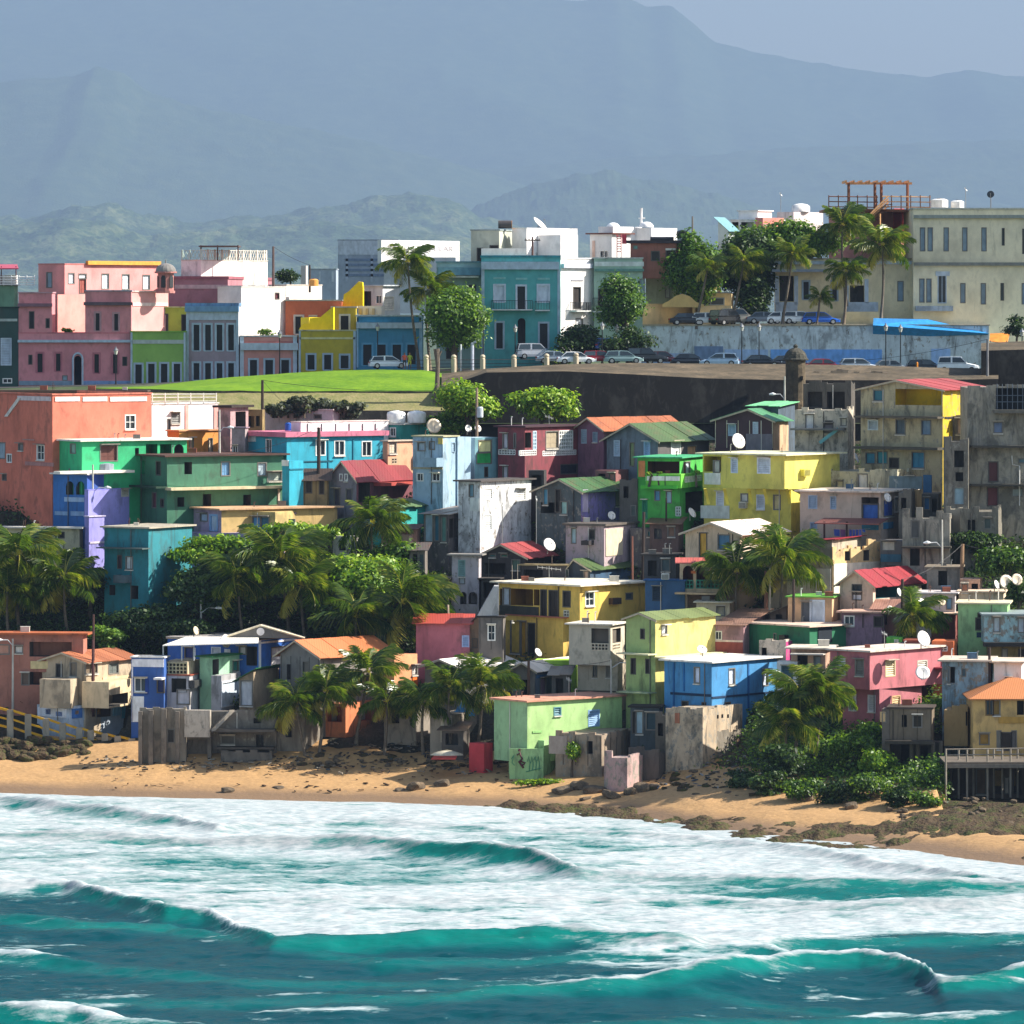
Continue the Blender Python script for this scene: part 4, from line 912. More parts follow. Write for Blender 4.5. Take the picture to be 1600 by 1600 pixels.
b = house('big_cream_building', 'large cream two storey building with tall grey shutters and stained cornices', 1427, 1640, 1640, 327, 522, Y=564, d=14, col='#e8dcb6', dirt=.12, roof=PP('#c7c8b8', .15), cat='building',
  ws='L c 1428 336 1640 341 #8f978f;L c 1428 410 1640 415 #7d7f78;'+';'.join(f'L s {x} 356 {x+w} 392 #8fa3ad' for x, w in ((1438, 7), (1450, 7), (1475, 7), (1504, 7), (1534, 7)))+';L d 1566 357 1569 383 #46554f;L d 1598 358 1604 396 #5a5a44;'+';'.join(f'L s {x} {y0} {x+7} {y1} #8698a3' for x, y0, y1 in ((1437, 436, 472), (1448, 436, 472), (1501, 443, 473), (1533, 443, 475), (1597, 443, 475)))+';L d 1564 443 1568 469 #56605a;L g 1466 431 1478 473 #aebccb;L B 1430 486 1488 478 #9fb0c0;L p 1462 424 1484 431 #b8c4ce')
b = house('pink_rooftop_house', 'pink house with a wooden roof deck pergola and stairs behind the palms', 1295, 1345, 1430, 330, 420, a=50, Y=572, col='#d98a80', dirt=.15, roof=('slab', '#3a3432', dict(over=.3, th=.3)), ws='R p 1396 326 1412 360 #c2453f;R d 1411 339 1414 350')
# wooden roof deck
WD = flat('#7a4a2c', .7); WD2 = flat('#d9a26a', .7)
pg = empty('roof_deck', W(1360, 329, 574), 'wooden roof deck with pergola, railings and stair on the pink rooftop', 'deck')
for px, dy in ((1326, 574), (1367, 574), (1377, 579), (1418, 579)):
    mb = MB(); mb.tube([W(px, 330, dy), W(px, 286, dy)], .17, 6); rel(mb.build('post', WD), pg)
for i in range(9):
    mb = MB(); px = 1322+i*12.2; A = W(px, 283.5, 573.6); mb.box(A.x-.09, A.x+.09, A.y, A.y+6.2, A.z-.12, A.z+.12); rel(mb.build('rafter', WD2), pg)
for dy, x0, x1 in ((574, 1321, 1372), (579.5, 1366, 1425)):
    mb = MB(); A, B_ = W(x0, 285.5, dy), W(x1, 286.5, dy); mb.box(A.x, B_.x, dy-.08, dy+.08, A.z-.2, A.z+.05); rel(mb.build('beam', WD2), pg)
for x0, x1, Yd in ((1295, 1372, 571), (1378, 1454, 571)):
    for k in range(3):
        mb = MB(); A, B_ = W(x0, 305+k*8+2, Yd), W(x1, 306+k*8+2, Yd); mb.tube([A, B_], .06, 5); rel(mb.build('rail', WD if x0 < 1300 else WD2), pg)
    for px in range(x0, x1+1, 15):
        mb = MB(); mb.tube([W(px, 327, Yd), W(px, 305, Yd)], .06, 5); rel(mb.build('post', WD), pg)
mb = MB(); A, B_ = W(1288, 327, 570.5), W(1456, 330, 570.5); mb.box(A.x, B_.x, 570.6, 580, A.z-.25, A.z); rel(mb.build('floor', WD), pg)
for k in range(4):
    mb = MB(); mb.tube([W(1360-0*k, 334+k*4, 569+.5*k), W(1388, 306+k*5, 569.5+.5*k)], .09, 5); rel(mb.build('stair_rail', WD2), pg)
for k in range(7):
    mb = MB(); A = W(1360+k*4, 343-k*4, 569.4); mb.box(A.x, A.x+.7, A.y, A.y+1.2, A.z-.06, A.z); rel(mb.build('stair_tread', WD), pg)
mb = MB()
for px, dy in ((1360, 569.2), (1375, 569.2)): mb.tube([W(px, 334, dy), W(px, 365, dy)], .1, 5)
rel(mb.build('stair_leg', WD2), pg)
b = house('white_rooftop_house', 'white terrace house with a tiled eave above the terrace trees', 1142, 1180, 1225, 344, 400, a=45, Y=576, col='#e9dfd9', dirt=.1, ws='L o 1144 347 1154 368;L o 1158 347 1178 366', roof=S(.1, .1, '#e9e3df'))
block(b.root, 1154, 1184, 1206, 330, 346, a=45, Y=577, col='#eceae8', dirt=.05, roof=S(.15, .12, '#f0ece8'))
block(b.root, 1180, 1192, 1225, 340, 356, a=55, Y=575.4, col='#d8796a', dirt=.1)
b = house('white_rooftop_house', 'pale pink rooftop rooms with a round white water tank behind trees', 1214, 1240, 1286, 331, 380, a=40, Y=584, col='#d9c6c4', dirt=.15)
mb = MB(); mb.lathe([(1.0, 0), (1.0, .5)]+[(1.0*math.cos(t), .5+.4*math.sin(t)) for t in [math.pi/2*i/6 for i in range(7)]], W(1251, 331, 586), 14); rel(mb.build('tank', flat('#ece8e2'), smooth=True), b.root)
b = house('glass_roof_house', 'small house with a sloped glass roof among the terrace trees', 1122, 1138, 1150, 358, 400, a=40, Y=574, col='#cfd8d0', dirt=.2, roof=('sR', '#6f9aa0', dict(rise=1.0)))
b = house('house', 'peach orange cottage half hidden behind the terrace trees', 1086, 1105, 1126, 424, 470, a=40, Y=572, col='#d9a070', dirt=.15)

# far bank block with its sign
b = house('bank_building', 'distant grey office block with a white rooftop sign board', 528, 622, 622, 376, 480, Y=900, d=25, col='#8d98aa', dirt=.05, cat='building', roof=S(.1, .2, '#9aa3b3'),
  ws=';'.join(f'L p 540 {y} 618 {y+4} #6f7f99' for y in (404, 412, 420, 428))+';L p 540 398 544 440 #a9b2c2;L p 579 398 583 440 #a9b2c2;L p 528 376 622 398 #b9bfca')
bs = house('sign_board', 'large white rooftop board lettered BANCO POPULAR', 590, 596, 718, 375, 402, a=38, Y=880, d=3, col='#e9e4e2', dirt=.03, cat='sign')
block(bs.root, 600, 712, 716, 402, 480, a=3, Y=884, d=10, col='#aeb4c0', dirt=.05)
def letters(root, txt, b, f, x0, y0, x1, y1, col, out=.03, name='lettering'):
    cu = bpy.data.curves.new('lettering', 'FONT'); cu.body = txt; cu.extrude = .01; cu.resolution_u = 3
    to = bpy.data.objects.new('lettering', cu); SC.collection.objects.link(to); bpy.context.view_layer.update()
    me = bpy.data.meshes.new_from_object(to.evaluated_get(bpy.context.evaluated_depsgraph_get())); bpy.data.objects.remove(to)
    co = np.zeros(len(me.vertices)*3, np.float32); me.vertices.foreach_get('co', co); co = co.reshape(-1, 3)
    lo, hi = co.min(0), co.max(0); u0, z0, u1, z1 = b.rect(f, x0, y0, x1, y1)
    for v in me.vertices:
        tx = (v.co.x-lo[0])/(hi[0]-lo[0]); tz = (v.co.y-lo[1])/(hi[1]-lo[1]); 
        uu = u1+(u0-u1)*tx if f == 'L' else u0+(u1-u0)*tx
        v.co = b.pt(f, uu, z0+(z1-z0)*tz, out+v.co.z*.5)
    me.materials.clear(); me.materials.append(flat(col, .6)); o = bpy.data.objects.new(name, me); link(o); return rel(o, root)
letters(bs.root, 'BANCO POPULAR', bs, 'R', 606, 384, 708, 392, '#b5aeb2', .08)
b = house('far_house', 'pale distant house with a flat roof beyond the yellow stair', 484, 525, 525, 421, 460, Y=760, d=10, col='#8f9cb0', dirt=.05, roof=PP('#a5aebb'), ws='L p 498 424 501 440 #b9c2cc;L p 518 424 521 440 #b9c2cc')
b = house('far_house', 'pale distant house with a pinkish roof beside the rooftop bush', 470, 478, 481, 415, 460, a=30, Y=740, d=8, col='#c9b9b4', dirt=.05)
# ------------------------------------------------------------------ houses on the slope: row under the ramparts
b = house('flat_roofed_house', 'long brown tarred roof on the slope above the coral building', -40, 225, 228, 612, 640, a=4, Y=513, d=10, col='#5a4a40', dirt=.4, roof=('slab', '#5c4d42', dict(over=.4, th=.15)))
b = house('coral_building', 'tall coral building with white roof panels and a four pane window', -75, 82, 236, 617, 800, a=42, Y=496.5, col='#dd6a4e', dirt=.14, roof=PP('#d8806a'), cat='building',
  ws='R p 86 620 124 627 #f0e9e2;R p 129 620 167 627 #f0e9e2;R p 172 620 229 627 #f0e9e2;L p 28 619 80 626 #d9c9c8;R q 196 649 211 670;L q 58 696 69 718;L s 29 694 36 703 #8f8f94;L s -3 692 8 716 #9fb0bd;L g 11 710 18 722;L s 4 742 10 750 #6a5f60;L p 36 686 54 688 #b98a80;L p 40 722 84 728 #b5807a')
mb = MB(); mb.hexa([b.pt('L', b.u('L', x), ZOF(y, 500), o) for o in (.02, .12) for x, y in ((8, 652), (13, 652), (34, 622), (29, 622))]); rel(mb.build('roof_panel', flat('#d9d2c8')), b.root)
b = house('white_house', 'white house with pink pilasters and a white roof railing beside the coral building', 215, 237, 341, 632, 700, a=48, g=722, col='#f0e8e6', dirt=.08, roof=S(.08, .1, '#f0eae4'),
  ws='R p 289 633 294 690 #e8a79c;R p 334 633 340 700 #e8a79c;R l 268 645 281 661 #8a8a86;R d 262 655 266 680 #8d8f94')
mb = MB()
for py in (616, 621, 627): mb.tube([W(195, py+.5, 506), W(338, py, 508)], .055, 5)
for px in range(198, 340, 20): mb.tube([W(px, 614, 506.5), W(px, 632, 506.5)], .05, 5)
rel(mb.build('roof_railing', flat('#efe8dc')), b.root)
b = house('orange_house', 'small orange house with pale doors under the white house', 262, 280, 341, 674, 715, a=46, g=735, col='#e08a30', dirt=.1, roof=S(.15, .12, '#e9a878'), ws='R s 296 685 302 710 #e3b79a;R s 326 685 332 710 #e9d9c4')
b = house('derelict_house', 'derelict pinkish house with black openings below the dry grass', 341, 360, 388, 637, 715, a=30, Y=506, col='#a07f80', dirt=.5, roof=('slab', '#3a302c', dict(over=.4, th=.22)), ws='R o 368 643 384 668;R g 364 697 370 706;L p 342 668 358 682 #9a7c84')
block(b.root, 362, 383, 388, 669, 715, a=12, Y=503, d=4, col='#9a8a8a', dirt=.4, ws='L g 364 697 371 707', roof=S(.12, .1, '#8a7a86'))
block(b.root, 386, 410, 414, 640, 690, a=20, Y=509, d=4, col='#8a7448', dirt=.5, ws='L o 388 650 397 668;L o 400 650 406 666')
b = house('grey_house', 'low grey white house with a stained flat roof behind the cyan one', 414, 520, 531, 641, 670, a=25, Y=511, d=5, col='#b9b2b4', dirt=.4, roof=S(.1, .1, '#cfc6c0'), ws='L s 491 648 502 654 #4a4a4c')
b = house('cyan_house', 'cyan house with pink band and white roof wall above the red tin roof', 387, 448, 600, 683, 800, a=40, g=800, col='#1aa0bd', dirt=.14, cat='house', roof=('slab', '#d77f96', dict(over=.35, th=.45)),
  ws='L g 416 687 424 707;R g 494 689 508 711;R g 523 689 538 711;R g 566 690 580 712;R p 512 686 514 736 #17798f;R p 551 686 553 736 #17798f;L p 388 678 400 690 #d9e9e4;R p 442 720 520 722 #125a6a')
block(b.root, 455, 470, 607, 660, 676, a=40, Y=b.Y+2, col='#efe9e6', dirt=.08, roof=S(.05, .08, '#e8d6cc'), ws=';'.join(f'R p {x} 662 {x+1} 675 #55585a' for x in (480, 502, 524, 545, 566, 586)))
block(b.root, 441, 452, 474, 720, 800, a=45, Y=b.Y-3.2, col='#17a3c0', dirt=.14, ws='R p 452 732 474 734 #127087;L p 441 719 451 728 #dfe6e2')
b2 = house('teal_house', 'teal rooftop house carrying two white water tanks', 603, 625, 671, 664, 690, a=35, Y=507, col='#1d9187', dirt=.15, roof=S(.15, .1, '#c9c9c0'), ws='L g 610 669 618 681')
for i, px in enumerate((619, 651)):
    t = empty('water_tank', W(px, 661, 509), 'white plastic roof water tank'+(' next to the dish' if i else ' beside the white roof wall'), 'tank')
    mb = MB(); mb.lathe([(0, 0), (.85, 0), (.88, .1), (.88, .85), (.8, 1.02), (.55, 1.1), (.3, 1.14), (0, 1.14)], W(px, 661, 509), 18); rel(mb.build('shell', flat('#efece8', .4), smooth=True), t)
    mb = MB(); mb.lathe([(0, 1.2), (.28, 1.2), (.28, 1.12)], W(px, 661, 509), 12); rel(mb.build('lid', flat('#d8d5d0')), t)
b = house('peach_house', 'peach house with a shuttered window between cyan and pale blue houses', 598, 606, 646, 690, 740, a=40, g=775, col='#d79a72', dirt=.35, ws='R s 608 692 619 708 #c9b9a4;R G 612 716 620 724 #b9a58c', roof=S(.2, .12, '#c9b8a4'))

b = house('green_house', 'bright green house with white slab roofs and a grilled window', 83, 128, 292, 690, 742, a=34, Y=493.5, col='#20b46a', dirt=.1, roof=S(.35, .16, '#efe9dc'),
  ws='L s 110 694 118 708 #8fb7a4;R s 157 696 183 720 #6a3f36;R o 211 700 217 712;R o 228 694 246 714 #19925a;R o 250 694 268 714 #19925a;R a 272 694 287 712;R C 84 735 200 739 #efe6d8')
b = house('blue_house', 'blue house with two arched windows over a lilac base', 83, 136, 202, 742, 870, a=34, g=880, col='#1f62b4', dirt=.12, roof=S(.25, .14, '#efe6da'), col2='#2146a0',
  ws='L a 103 752 115 773;L a 119 752 132 773;L p 101 777 132 784 #9fb9d8;L p 86 799 107 805 #86a4c8;L p 111 799 132 806 #86a4c8')
block(b.root, 132, 138, 202, 766, 810, a=38, Y=b.Y-1.6, col='#8a86d8', dirt=.15, ws='R l 190 765 200 775 #b9b4a8', roof=S(.02, .06, '#8a86d8'))
block(b.root, 133, 139, 163, 808, 875, a=38, Y=b.Y-2.6, col='#8d86d4', dirt=.2, ws='R p 140 846 163 849 #c9bfd0', roof=S(.1, .1, '#c9c0d8'))
b = house('dark_green_house', 'dark green two storey house with open windows and cream floor slab', 200, 261, 443, 714, 825, a=30, g=872, col='#2f6b4c', dirt=.35, roof=('slab', '#5a4038', dict(over=.45, th=.16)),
  ws='L d 204 723 209 741;L o 219 720 226 741;L d 244 721 251 742;L d 212 770 218 790;L s 238 770 244 793 #6a3a44;L d 251 780 256 792;R o 288 722 300 741;R s 346 722 359 743 #6f9dc4;R s 403 723 416 743 #aebfc8;R C 258 760 444 764 #cdbf9a;R o 277 777 288 792;R o 317 772 330 792;R o 380 773 392 791;R p 434 764 437 792 #d9c4b4;R s 418 738 440 751 #b9c0b4;L C 198 758 262 761 #24402f')
b = house('lilac_row', 'long low lilac and cream row with sky blue doors above the trees', 291, 346, 527, 797, 850, a=15, g=900, d=5, col='#a98fa8', dirt=.2, roof=('slab', '#d5ab84', dict(over=.45, th=.14)), ws='L s 313 803 324 814 #aebfd8;L F 329 806 339 829 #8fb4dc', col2='#c9a45c')
block(b.root, 346, 430, 485, 800, 838, a=8, Y=b.Y+.6, d=4, col='#c9a860', dirt=.2, ws='L s 385 808 391 819 #a9c4d4;L s 395 808 407 833 #5fa4d8;L s 407 808 420 833 #3a6a80;L o 362 822 382 833 #5a3038;L s 452 812 460 822 #9fb4c4;R p 460 800 484 802 #9a7fa0')
block(b.root, 291, 440, 445, 833, 862, a=5, Y=b.Y-.7, d=.6, col='#9a8ab0', dirt=.25)
b = house('teal_house', 'deep teal house standing on the wooded slope', 163, 232, 300, 826, 960, a=16, g=985, d=6, col='#12727e', dirt=.3, roof=S(.3, .14, '#b4ab98'),
  ws='L C 162 855 234 857 #4a5a58;L d 184 868 190 888 #4a3038;L s 197 870 207 889 #d9e4e8;L B 188 910 206 898 #5f6f74;L o 171 914 180 930;L o 205 915 216 936')
b = house('cream_house', 'cream house with a white sheet roof behind the left palms', 5, 124, 130, 826, 880, a=10, g=905, d=6, col='#cfc19a', dirt=.25, roof=S(.4, .14, '#e9dfd0'), ws='L d 87 832 100 840;L s 87 845 99 860 #efe6d8')
b = house('wooden_shack', 'grey boarded shack with a rusty red tin roof', 514, 557, 645, 748, 800, a=38, g=822, col='#77717a', dirt=.45, roof=('gL', '#7f282e', dict(rise=1.6, rust=.5, over=.3)), col2='#6a3038',
  ws='L g 531 741 535 751;L g 539 741 543 751;L s 522 764 531 790 #55525c;L s 541 764 550 788 #55525c;R o 560 752 578 785;R C 584 753 640 758 #b54a40')
b = house('ochre_shed', 'ochre boarded shed next to the tall dark pole', 474, 513, 514, 745, 800, a=6, g=815, d=4, col='#7d683c', dirt=.4, roof=('sF', '#5a4a40', dict(rise=.4, rust=.6)), ws='L d 478 746 487 770;L d 499 748 506 772;L v 476 745 512 798 #5a4a2c')
b = house('teal_shed', 'teal shed with a mossy green lean to roof', 575, 624, 690, 790, 832, a=28, g=862, col='#169a92', dirt=.15, roof=('gL', '#5f7a50', dict(rise=.5, rust=.25, over=.35)))
b = house('pink_cabin', 'small pinkish cabin below the teal shed', 618, 650, 657, 826, 865, a=18, g=895, d=4, col='#b57f6c', dirt=.35, roof=('sF', '#6a4038', dict(rise=.25, rust=.6)), ws='L p 632 828 636 850 #8a5a4c')

# pale blue house and neighbours
b = house('pale_blue_house', 'tall pale blue house with a boxed balcony window', 645, 692, 716, 683, 792, a=35, g=830, col='#9fc0d6', dirt=.3, roof=S(.12, .12, '#b9b48f'),
  ws='L s 653 692 664 704 #a3b9cc;L s 671 690 679 702 #a3b9cc;L B 674 729 693 715 #8fa9b9;L p 646 730 692 733 #a09a80;L g 652 740 661 751;L g 676 740 687 751;L p 685 684 692 694 #c9b45a')
block(b.root, 700, 715, 736, 683, 792, a=50, Y=b.Y+1.6, col='#a9c8dc', dirt=.15, ws='R l 706 692 711 706 #7f97a8')
block(b.root, 714, 742, 778, 684, 790, a=45, Y=b.Y+3, col='#b8d2e0', dirt=.2, col2='#6a9fa8', ws='R s 748 688 768 706 #efe9a8;R s 745 708 768 724 #2fae5a;R d 757 730 762 745')
MR = '#7a2830'
b = house('maroon_house', 'maroon house with white pierced block balconies', 778, 820, 905, 668, 770, a=24, g=800, col=MR, dirt=.3, roof=('slab', '#4a3038', dict(over=.3, th=.15)),
  ws='L s 786 678 793 700 #c9c3cc;L s 803 677 806 700 #c9c3cc;L G 779 703 805 710 #d9d4d0;L s 786 729 793 750 #cfc9d2;R o 806 676 830 700;R G 833 674 838 702 #b9d0dc;R G 874 673 895 702;R s 853 674 872 700 #a99a80;R G 812 704 838 711 #d9d4d0;R G 848 704 900 711 #d9d4d0;R d 876 726 902 740 #1f2836')
b = house('plum_house', 'plum house with a rusty orange tin roof under the rampart', 903, 943, 1062, 668, 720, a=30, g=762, col='#7a4a62', dirt=.3, roof=('gL', '#a8623c', dict(rise=.9, rust=.75, over=.5)), ws='L l 909 672 916 692 #a9bccb;L l 927 676 933 690 #8fa3b4', )
b = house('grey_blue_house', 'grey blue cottage with a broad mossy green roof', 948, 1028, 1108, 686, 740, a=24, g=782, col='#5f6e7a', dirt=.35, roof=('gL', '#4a5f34', dict(rise=1.4, rust=.6, over=.5)), col2='#4f4a48',
  ws='L l 960 689 968 712 #b9cfdf;L l 1007 691 1015 712 #9fc4e4;L s 984 692 991 728 #8a9a6a;R l 1049 690 1063 713;R s 1074 697 1088 710 #d9a878')
b = house('lime_house', 'lime green two storey house with a balcony full of plants', 996, 1062, 1100, 716, 815, a=16, g=848, d=5, col='#35a832', dirt=.15, roof=S(.35, .12, '#4fae7a'),
  ws='L o 1012 721 1062 742 #6a4030;L p 1009 744 1064 752 #e9efe0;L C 1007 758 1064 763 #4ab83a;L p 998 720 1008 745 #c9804a;L s 1023 767 1031 782 #5f9fd0;L s 1041 768 1049 786 #a9cfe4;L G 1056 792 1063 806 #c9d4cc;L l 1004 782 1011 810 #2f8f6a;R o 1071 768 1098 800;R s 1068 722 1078 740 #b9c4d0')
block(b.root, 1009, 1064, 1100, 742, 763, a=16, Y=b.Y-1.1, d=1, hang=True, col='#5fd02c', dirt=.1, ws='L p 1011 744 1062 751 #eef3e4;R G 1070 744 1096 752 #e9efd9', roof=S(.04, .06, '#8fe05a'))
YL = '#e9dc5a'
b = house('yellow_house', 'big bright yellow house with curved brackets under the upper floor', 1098, 1226, 1312, 712, 765, a=30, g=852, hang=True, col=YL, dirt=.1, roof=S(.5, .14, '#efe9c0'),
  ws='L o 1100 713 1127 737 #d9c83a;L p 1101 739 1126 757 #e9e9e6;L s 1115 720 1124 738 #c9c9c0;L l 1143 717 1152 738 #d3e0f0;L l 1184 716 1203 739 #dfe6ef;R k 1250 733 1260 744 #d9cf5a')
block(b.root, 1100, 1236, 1252, 764, 840, a=24, Y=b.Y+.9, d=5, col='#e0d04a', dirt=.12, ws='L l 1120 769 1130 800 #dfe3ea;L l 1183 774 1194 795 #cfd8e4;L s 1209 774 1219 796 #c9bf8f;L k 1157 784 1168 794;L s 1158 772 1168 783 #dfe0d8;L p 1095 790 1140 810 #c9cfc8')
for px in (1099, 1129, 1167, 1191, 1226):
    k = 6; mb = MB()
    for i in range(k):
        t0, t1 = i/k, (i+1)/k; q = lambda t, o: W(px, 763+25*t, b.Y+.95)+Vector((.35*t, -.95*(1-t)**2.2*o, 0))
        A, B_ = q(t0, 1), q(t1, 1); C_, D_ = q(t1, 0), q(t0, 0); dx = Vector((.26, 0, 0))
        mb.hexa([B_, B_+dx, C_+dx, C_, A, A+dx, D_+dx, D_])
    rel(mb.build('bracket', paint('#e9dc5a', .2)), b.root)
b = house('board_house', 'dark maroon boarded house with pale battens and a green roof', 1117, 1208, 1232, 656, 712, a=22, g=752, col='#3a1f26', dirt=.2, roof=('gL', '#4a8058', dict(rise=1.0, rust=.1, over=.35, frac=.42)), col2='#c9a27a',
  ws='L v 1118 657 1207 700 #d9ceb0;L l 1139 664 1149 680 #a9c4d8;L l 1177 660 1184 678 #c9d6e4;L p 1166 678 1207 705 #77707a')
block(b.root, 1172, 1216, 1242, 634, 660, a=25, Y=b.Y+4, col='#3a4a5a', dirt=.3, roof=('sF', '#7ac48a', dict(rise=.3, rust=.1)))
# ------------------------------------------------------------------ stained concrete stack on the right
CON = '#9a9182'
b = house('ruined_house', 'ruined grey concrete house with a fallen turquoise sheet', 1242, 1325, 1334, 641, 720, a=14, g=770, d=6, col='#b5aa98', dirt=.55, peel=.3, ruin=.5, ws='L s 1259 648 1271 672 #d9d9d9;L d 1290 658 1300 662;L s 1314 654 1322 665 #c9c4b4;L C 1238 669 1322 672 #6a6a66;L s 1288 662 1301 676 #8a8082')
mb = MB(); A = [W(1279, 690, b.Y-.6), W(1282, 694, b.Y-.6), W(1310, 673, b.Y-.5), W(1308, 668, b.Y-.5)]; mb.hexa([p+Vector((0, 0, 0)) for p in A]+[p+Vector((.05, .15, .03)) for p in A]); rel(mb.build('hanging_sheet', flat('#6fb0b0')), b.root)
block(b.root, 1255, 1330, 1336, 600, 642, a=12, Y=b.Y+3, d=5, col='#4a443c', dirt=.6, ws='L o 1262 612 1285 636;L o 1292 612 1320 638', ruin=.4)
b = house('stacked_house', 'tall stacked olive concrete house with a yellow porch and red roof', 1345, 1473, 1548, 608, 770, a=18, g=800, d=8, col='#a39676', dirt=.5, peel=.15, roof=('gL', '#a04440', dict(rise=.8, rust=.1, over=.4, frac=.55)), col2='#d0a81a',
  ws='L s 1365 610 1379 626 #2f6a7a;L o 1399 607 1471 633 #d9b416;L C 1344 650 1475 653 #5a5246;L l 1357 657 1371 671 #b9c6cc;L s 1400 656 1414 678 #4a5a66;L s 1440 657 1454 679 #6f8aa4;L C 1343 698 1475 702 #4a463c;L s 1353 708 1367 724 #3a8aa4;L s 1371 706 1386 724 #3a94a0;L s 1425 707 1444 731 #2f80a4;L d 1390 716 1404 731;R d 1503 610 1507 636;R p 1476 650 1545 653 #3a352c')
block(b.root, 1475, 1512, 1550, 653, 720, a=22, Y=b.Y+1.0, col='#6a6458', dirt=.6, peel=.2, ws='L o 1476 654 1488 690;L s 1495 655 1510 678 #c9a88a;R s 1524 660 1536 676 #55504a;R p 1547 654 1550 680 #d9d4c4', ruin=.3)
b = house('ruined_tower', 'tall blackened concrete tenement with brown doors at the right edge', 1512, 1640, 1640, 606, 830, g=845, d=8, col='#8d8676', dirt=.6, peel=.35, cat='tenement', ruin=.4,
  ws='L o 1556 596 1640 640 #2a2c30;L C 1552 640 1640 645 #6a665c;L s 1553 660 1566 676 #6f7f9c;L C 1516 696 1640 699 #45423a;L d 1545 722 1559 752 #5a2d2e;L C 1516 756 1640 759 #45423a;L d 1543 762 1559 790 #6a3436;L s 1582 764 1598 775 #9aa4a0;L s 1592 717 1606 723 #5a7a84;L o 1602 657 1620 676')
mb = MB()
for i in range(10): mb.tube([W(1558+i*8, 600, b.Y-.4), W(1558+i*8, 640, b.Y-.4)], .04, 5)
for py in (618, 628): mb.tube([W(1556, py, b.Y-.4), W(1640, py, b.Y-.4)], .04, 5)
rel(mb.build('railing', flat('#4f5a66')), b.root)
mb = MB(); mb.tube([W(1581, 712, b.Y-.1), W(1582, 726, b.Y-.1), W(1593, 728, b.Y-.1), W(1593, 790, b.Y-.1)], .06, 6); rel(mb.build('drain_pipe', flat('#d9d6d0')), b.root)
b = house('ruined_tower', 'narrow black stained concrete tower beside the stacked house', 1474, 1513, 1516, 690, 850, a=8, g=862, d=6, col='#6f685c', dirt=.65, peel=.3, cat='tenement', ruin=.5, ws='L o 1491 704 1506 730;L o 1493 738 1505 752;L s 1491 762 1506 788 #8fa9b4')
b = house('stained_row', 'long stained concrete wall house with white door patches', 1291, 1402, 1470, 738, 785, a=8, g=815, d=5, col='#b0a98f', dirt=.6, peel=.2, ruin=.35, ws='L s 1307 752 1317 766 #cfc4a0;L s 1341 741 1355 764 #d3cfc8;L p 1390 744 1441 764 #6f7f84;L s 1418 745 1430 762 #a9b0ac;L p 1443 742 1456 790 #2f5f84')
b = house('concrete_house', 'grey concrete house with ragged upper wall beside the blue railing house', 1410, 1484, 1488, 812, 890, a=8, g=905, d=6, col='#8f887a', dirt=.55, peel=.3, ruin=1.1, ws='L o 1422 857 1437 884;L C 1410 853 1487 856 #4a463c;L s 1424 814 1436 840 #5a5a58')
block(b.root, 1478, 1500, 1504, 796, 890, a=12, Y=b.Y+3, col='#8a8272', dirt=.6, ruin=.4)
b = house('beige_house', 'beige house with barred windows, a blue balcony and washing under the eave', 1250, 1376, 1428, 770, 850, a=24, g=868, d=6, col='#c4ad98', dirt=.15, roof=S(.4, .14, '#efdcc8'),
  ws='L l 1264 775 1276 794 #9fb4c9;L l 1298 776 1306 795 #9fb4c9;L o 1346 777 1373 818 #8f7f74;L p 1347 818 1373 828 #3a8aa8;L l 1267 817 1276 830 #8fa4b9;R s 1381 782 1396 806 #3a5fb4;R p 1380 816 1395 826 #3a8ab4;R l 1398 778 1408 800 #efe9e2;L d 1348 788 1372 817 #2f5fae')
mb = MB(); mb.sheet(W(1272, 817, b.Y-2.6), W(1372, 819, b.Y-2.6), W(1388, 810, b.Y), W(1288, 809, b.Y), .08); rel(mb.build('porch_roof', tin('#6a4038', .5)), b.root)
for px in (1288, 1323): mb = MB(); mb.tube([W(px, 815, b.Y-2.2), W(px, 850, b.Y-2.2)], .1, 6); rel(mb.build('porch_post', flat('#2a1f1c')), b.root)
cl = empty('washing_line', W(1335, 845, b.Y-1.6), 'blue washing hung on a line under the brown porch roof', 'laundry')
r_ = random.Random(4)
mb = MB(); mb.tube([W(1300, 826, b.Y-1.6), W(1328, 828, b.Y-1.6), W(1360, 826, b.Y-1.6)], .015, 4); rel(mb.build('line', flat('#cfcfcf')), cl)
for i, (x0, x1, y1, c) in enumerate(((1303, 1312, 838, '#4a6fd0'), (1313, 1321, 842, '#8a6a9a'), (1327, 1331, 843, '#5a70d8'), (1332, 1336, 844, '#6f80e0'), (1337, 1341, 843, '#5a6cd0'), (1342, 1346, 841, '#7a8ae8'), (1347, 1352, 832, '#4a7ad8'))):
    mb = MB(); A, B_ = W(x0, 827, b.Y-1.6), W(x1, 827.5, b.Y-1.6); C_, D_ = W(x1, y1, b.Y-1.5), W(x0+.6, y1-1, b.Y-1.7)
    mb.hexa([D_, C_, C_+Vector((0,.04,0)), D_+Vector((0,.04,0)), A, B_, B_+Vector((0,.04,0)), A+Vector((0,.04,0))]); rel(mb.build('cloth', flat(c, .9)), cl)
b = house('blue_rail_house', 'shaded house with a blue balcony left of the concrete ruin', 1376, 1410, 1420, 845, 900, a=14, g=905, d=5, col='#5f5a58', dirt=.45, ws='L p 1376 866 1408 878 #3a6a80;L d 1384 884 1398 892;L s 1378 846 1398 860 #d9cfc0')

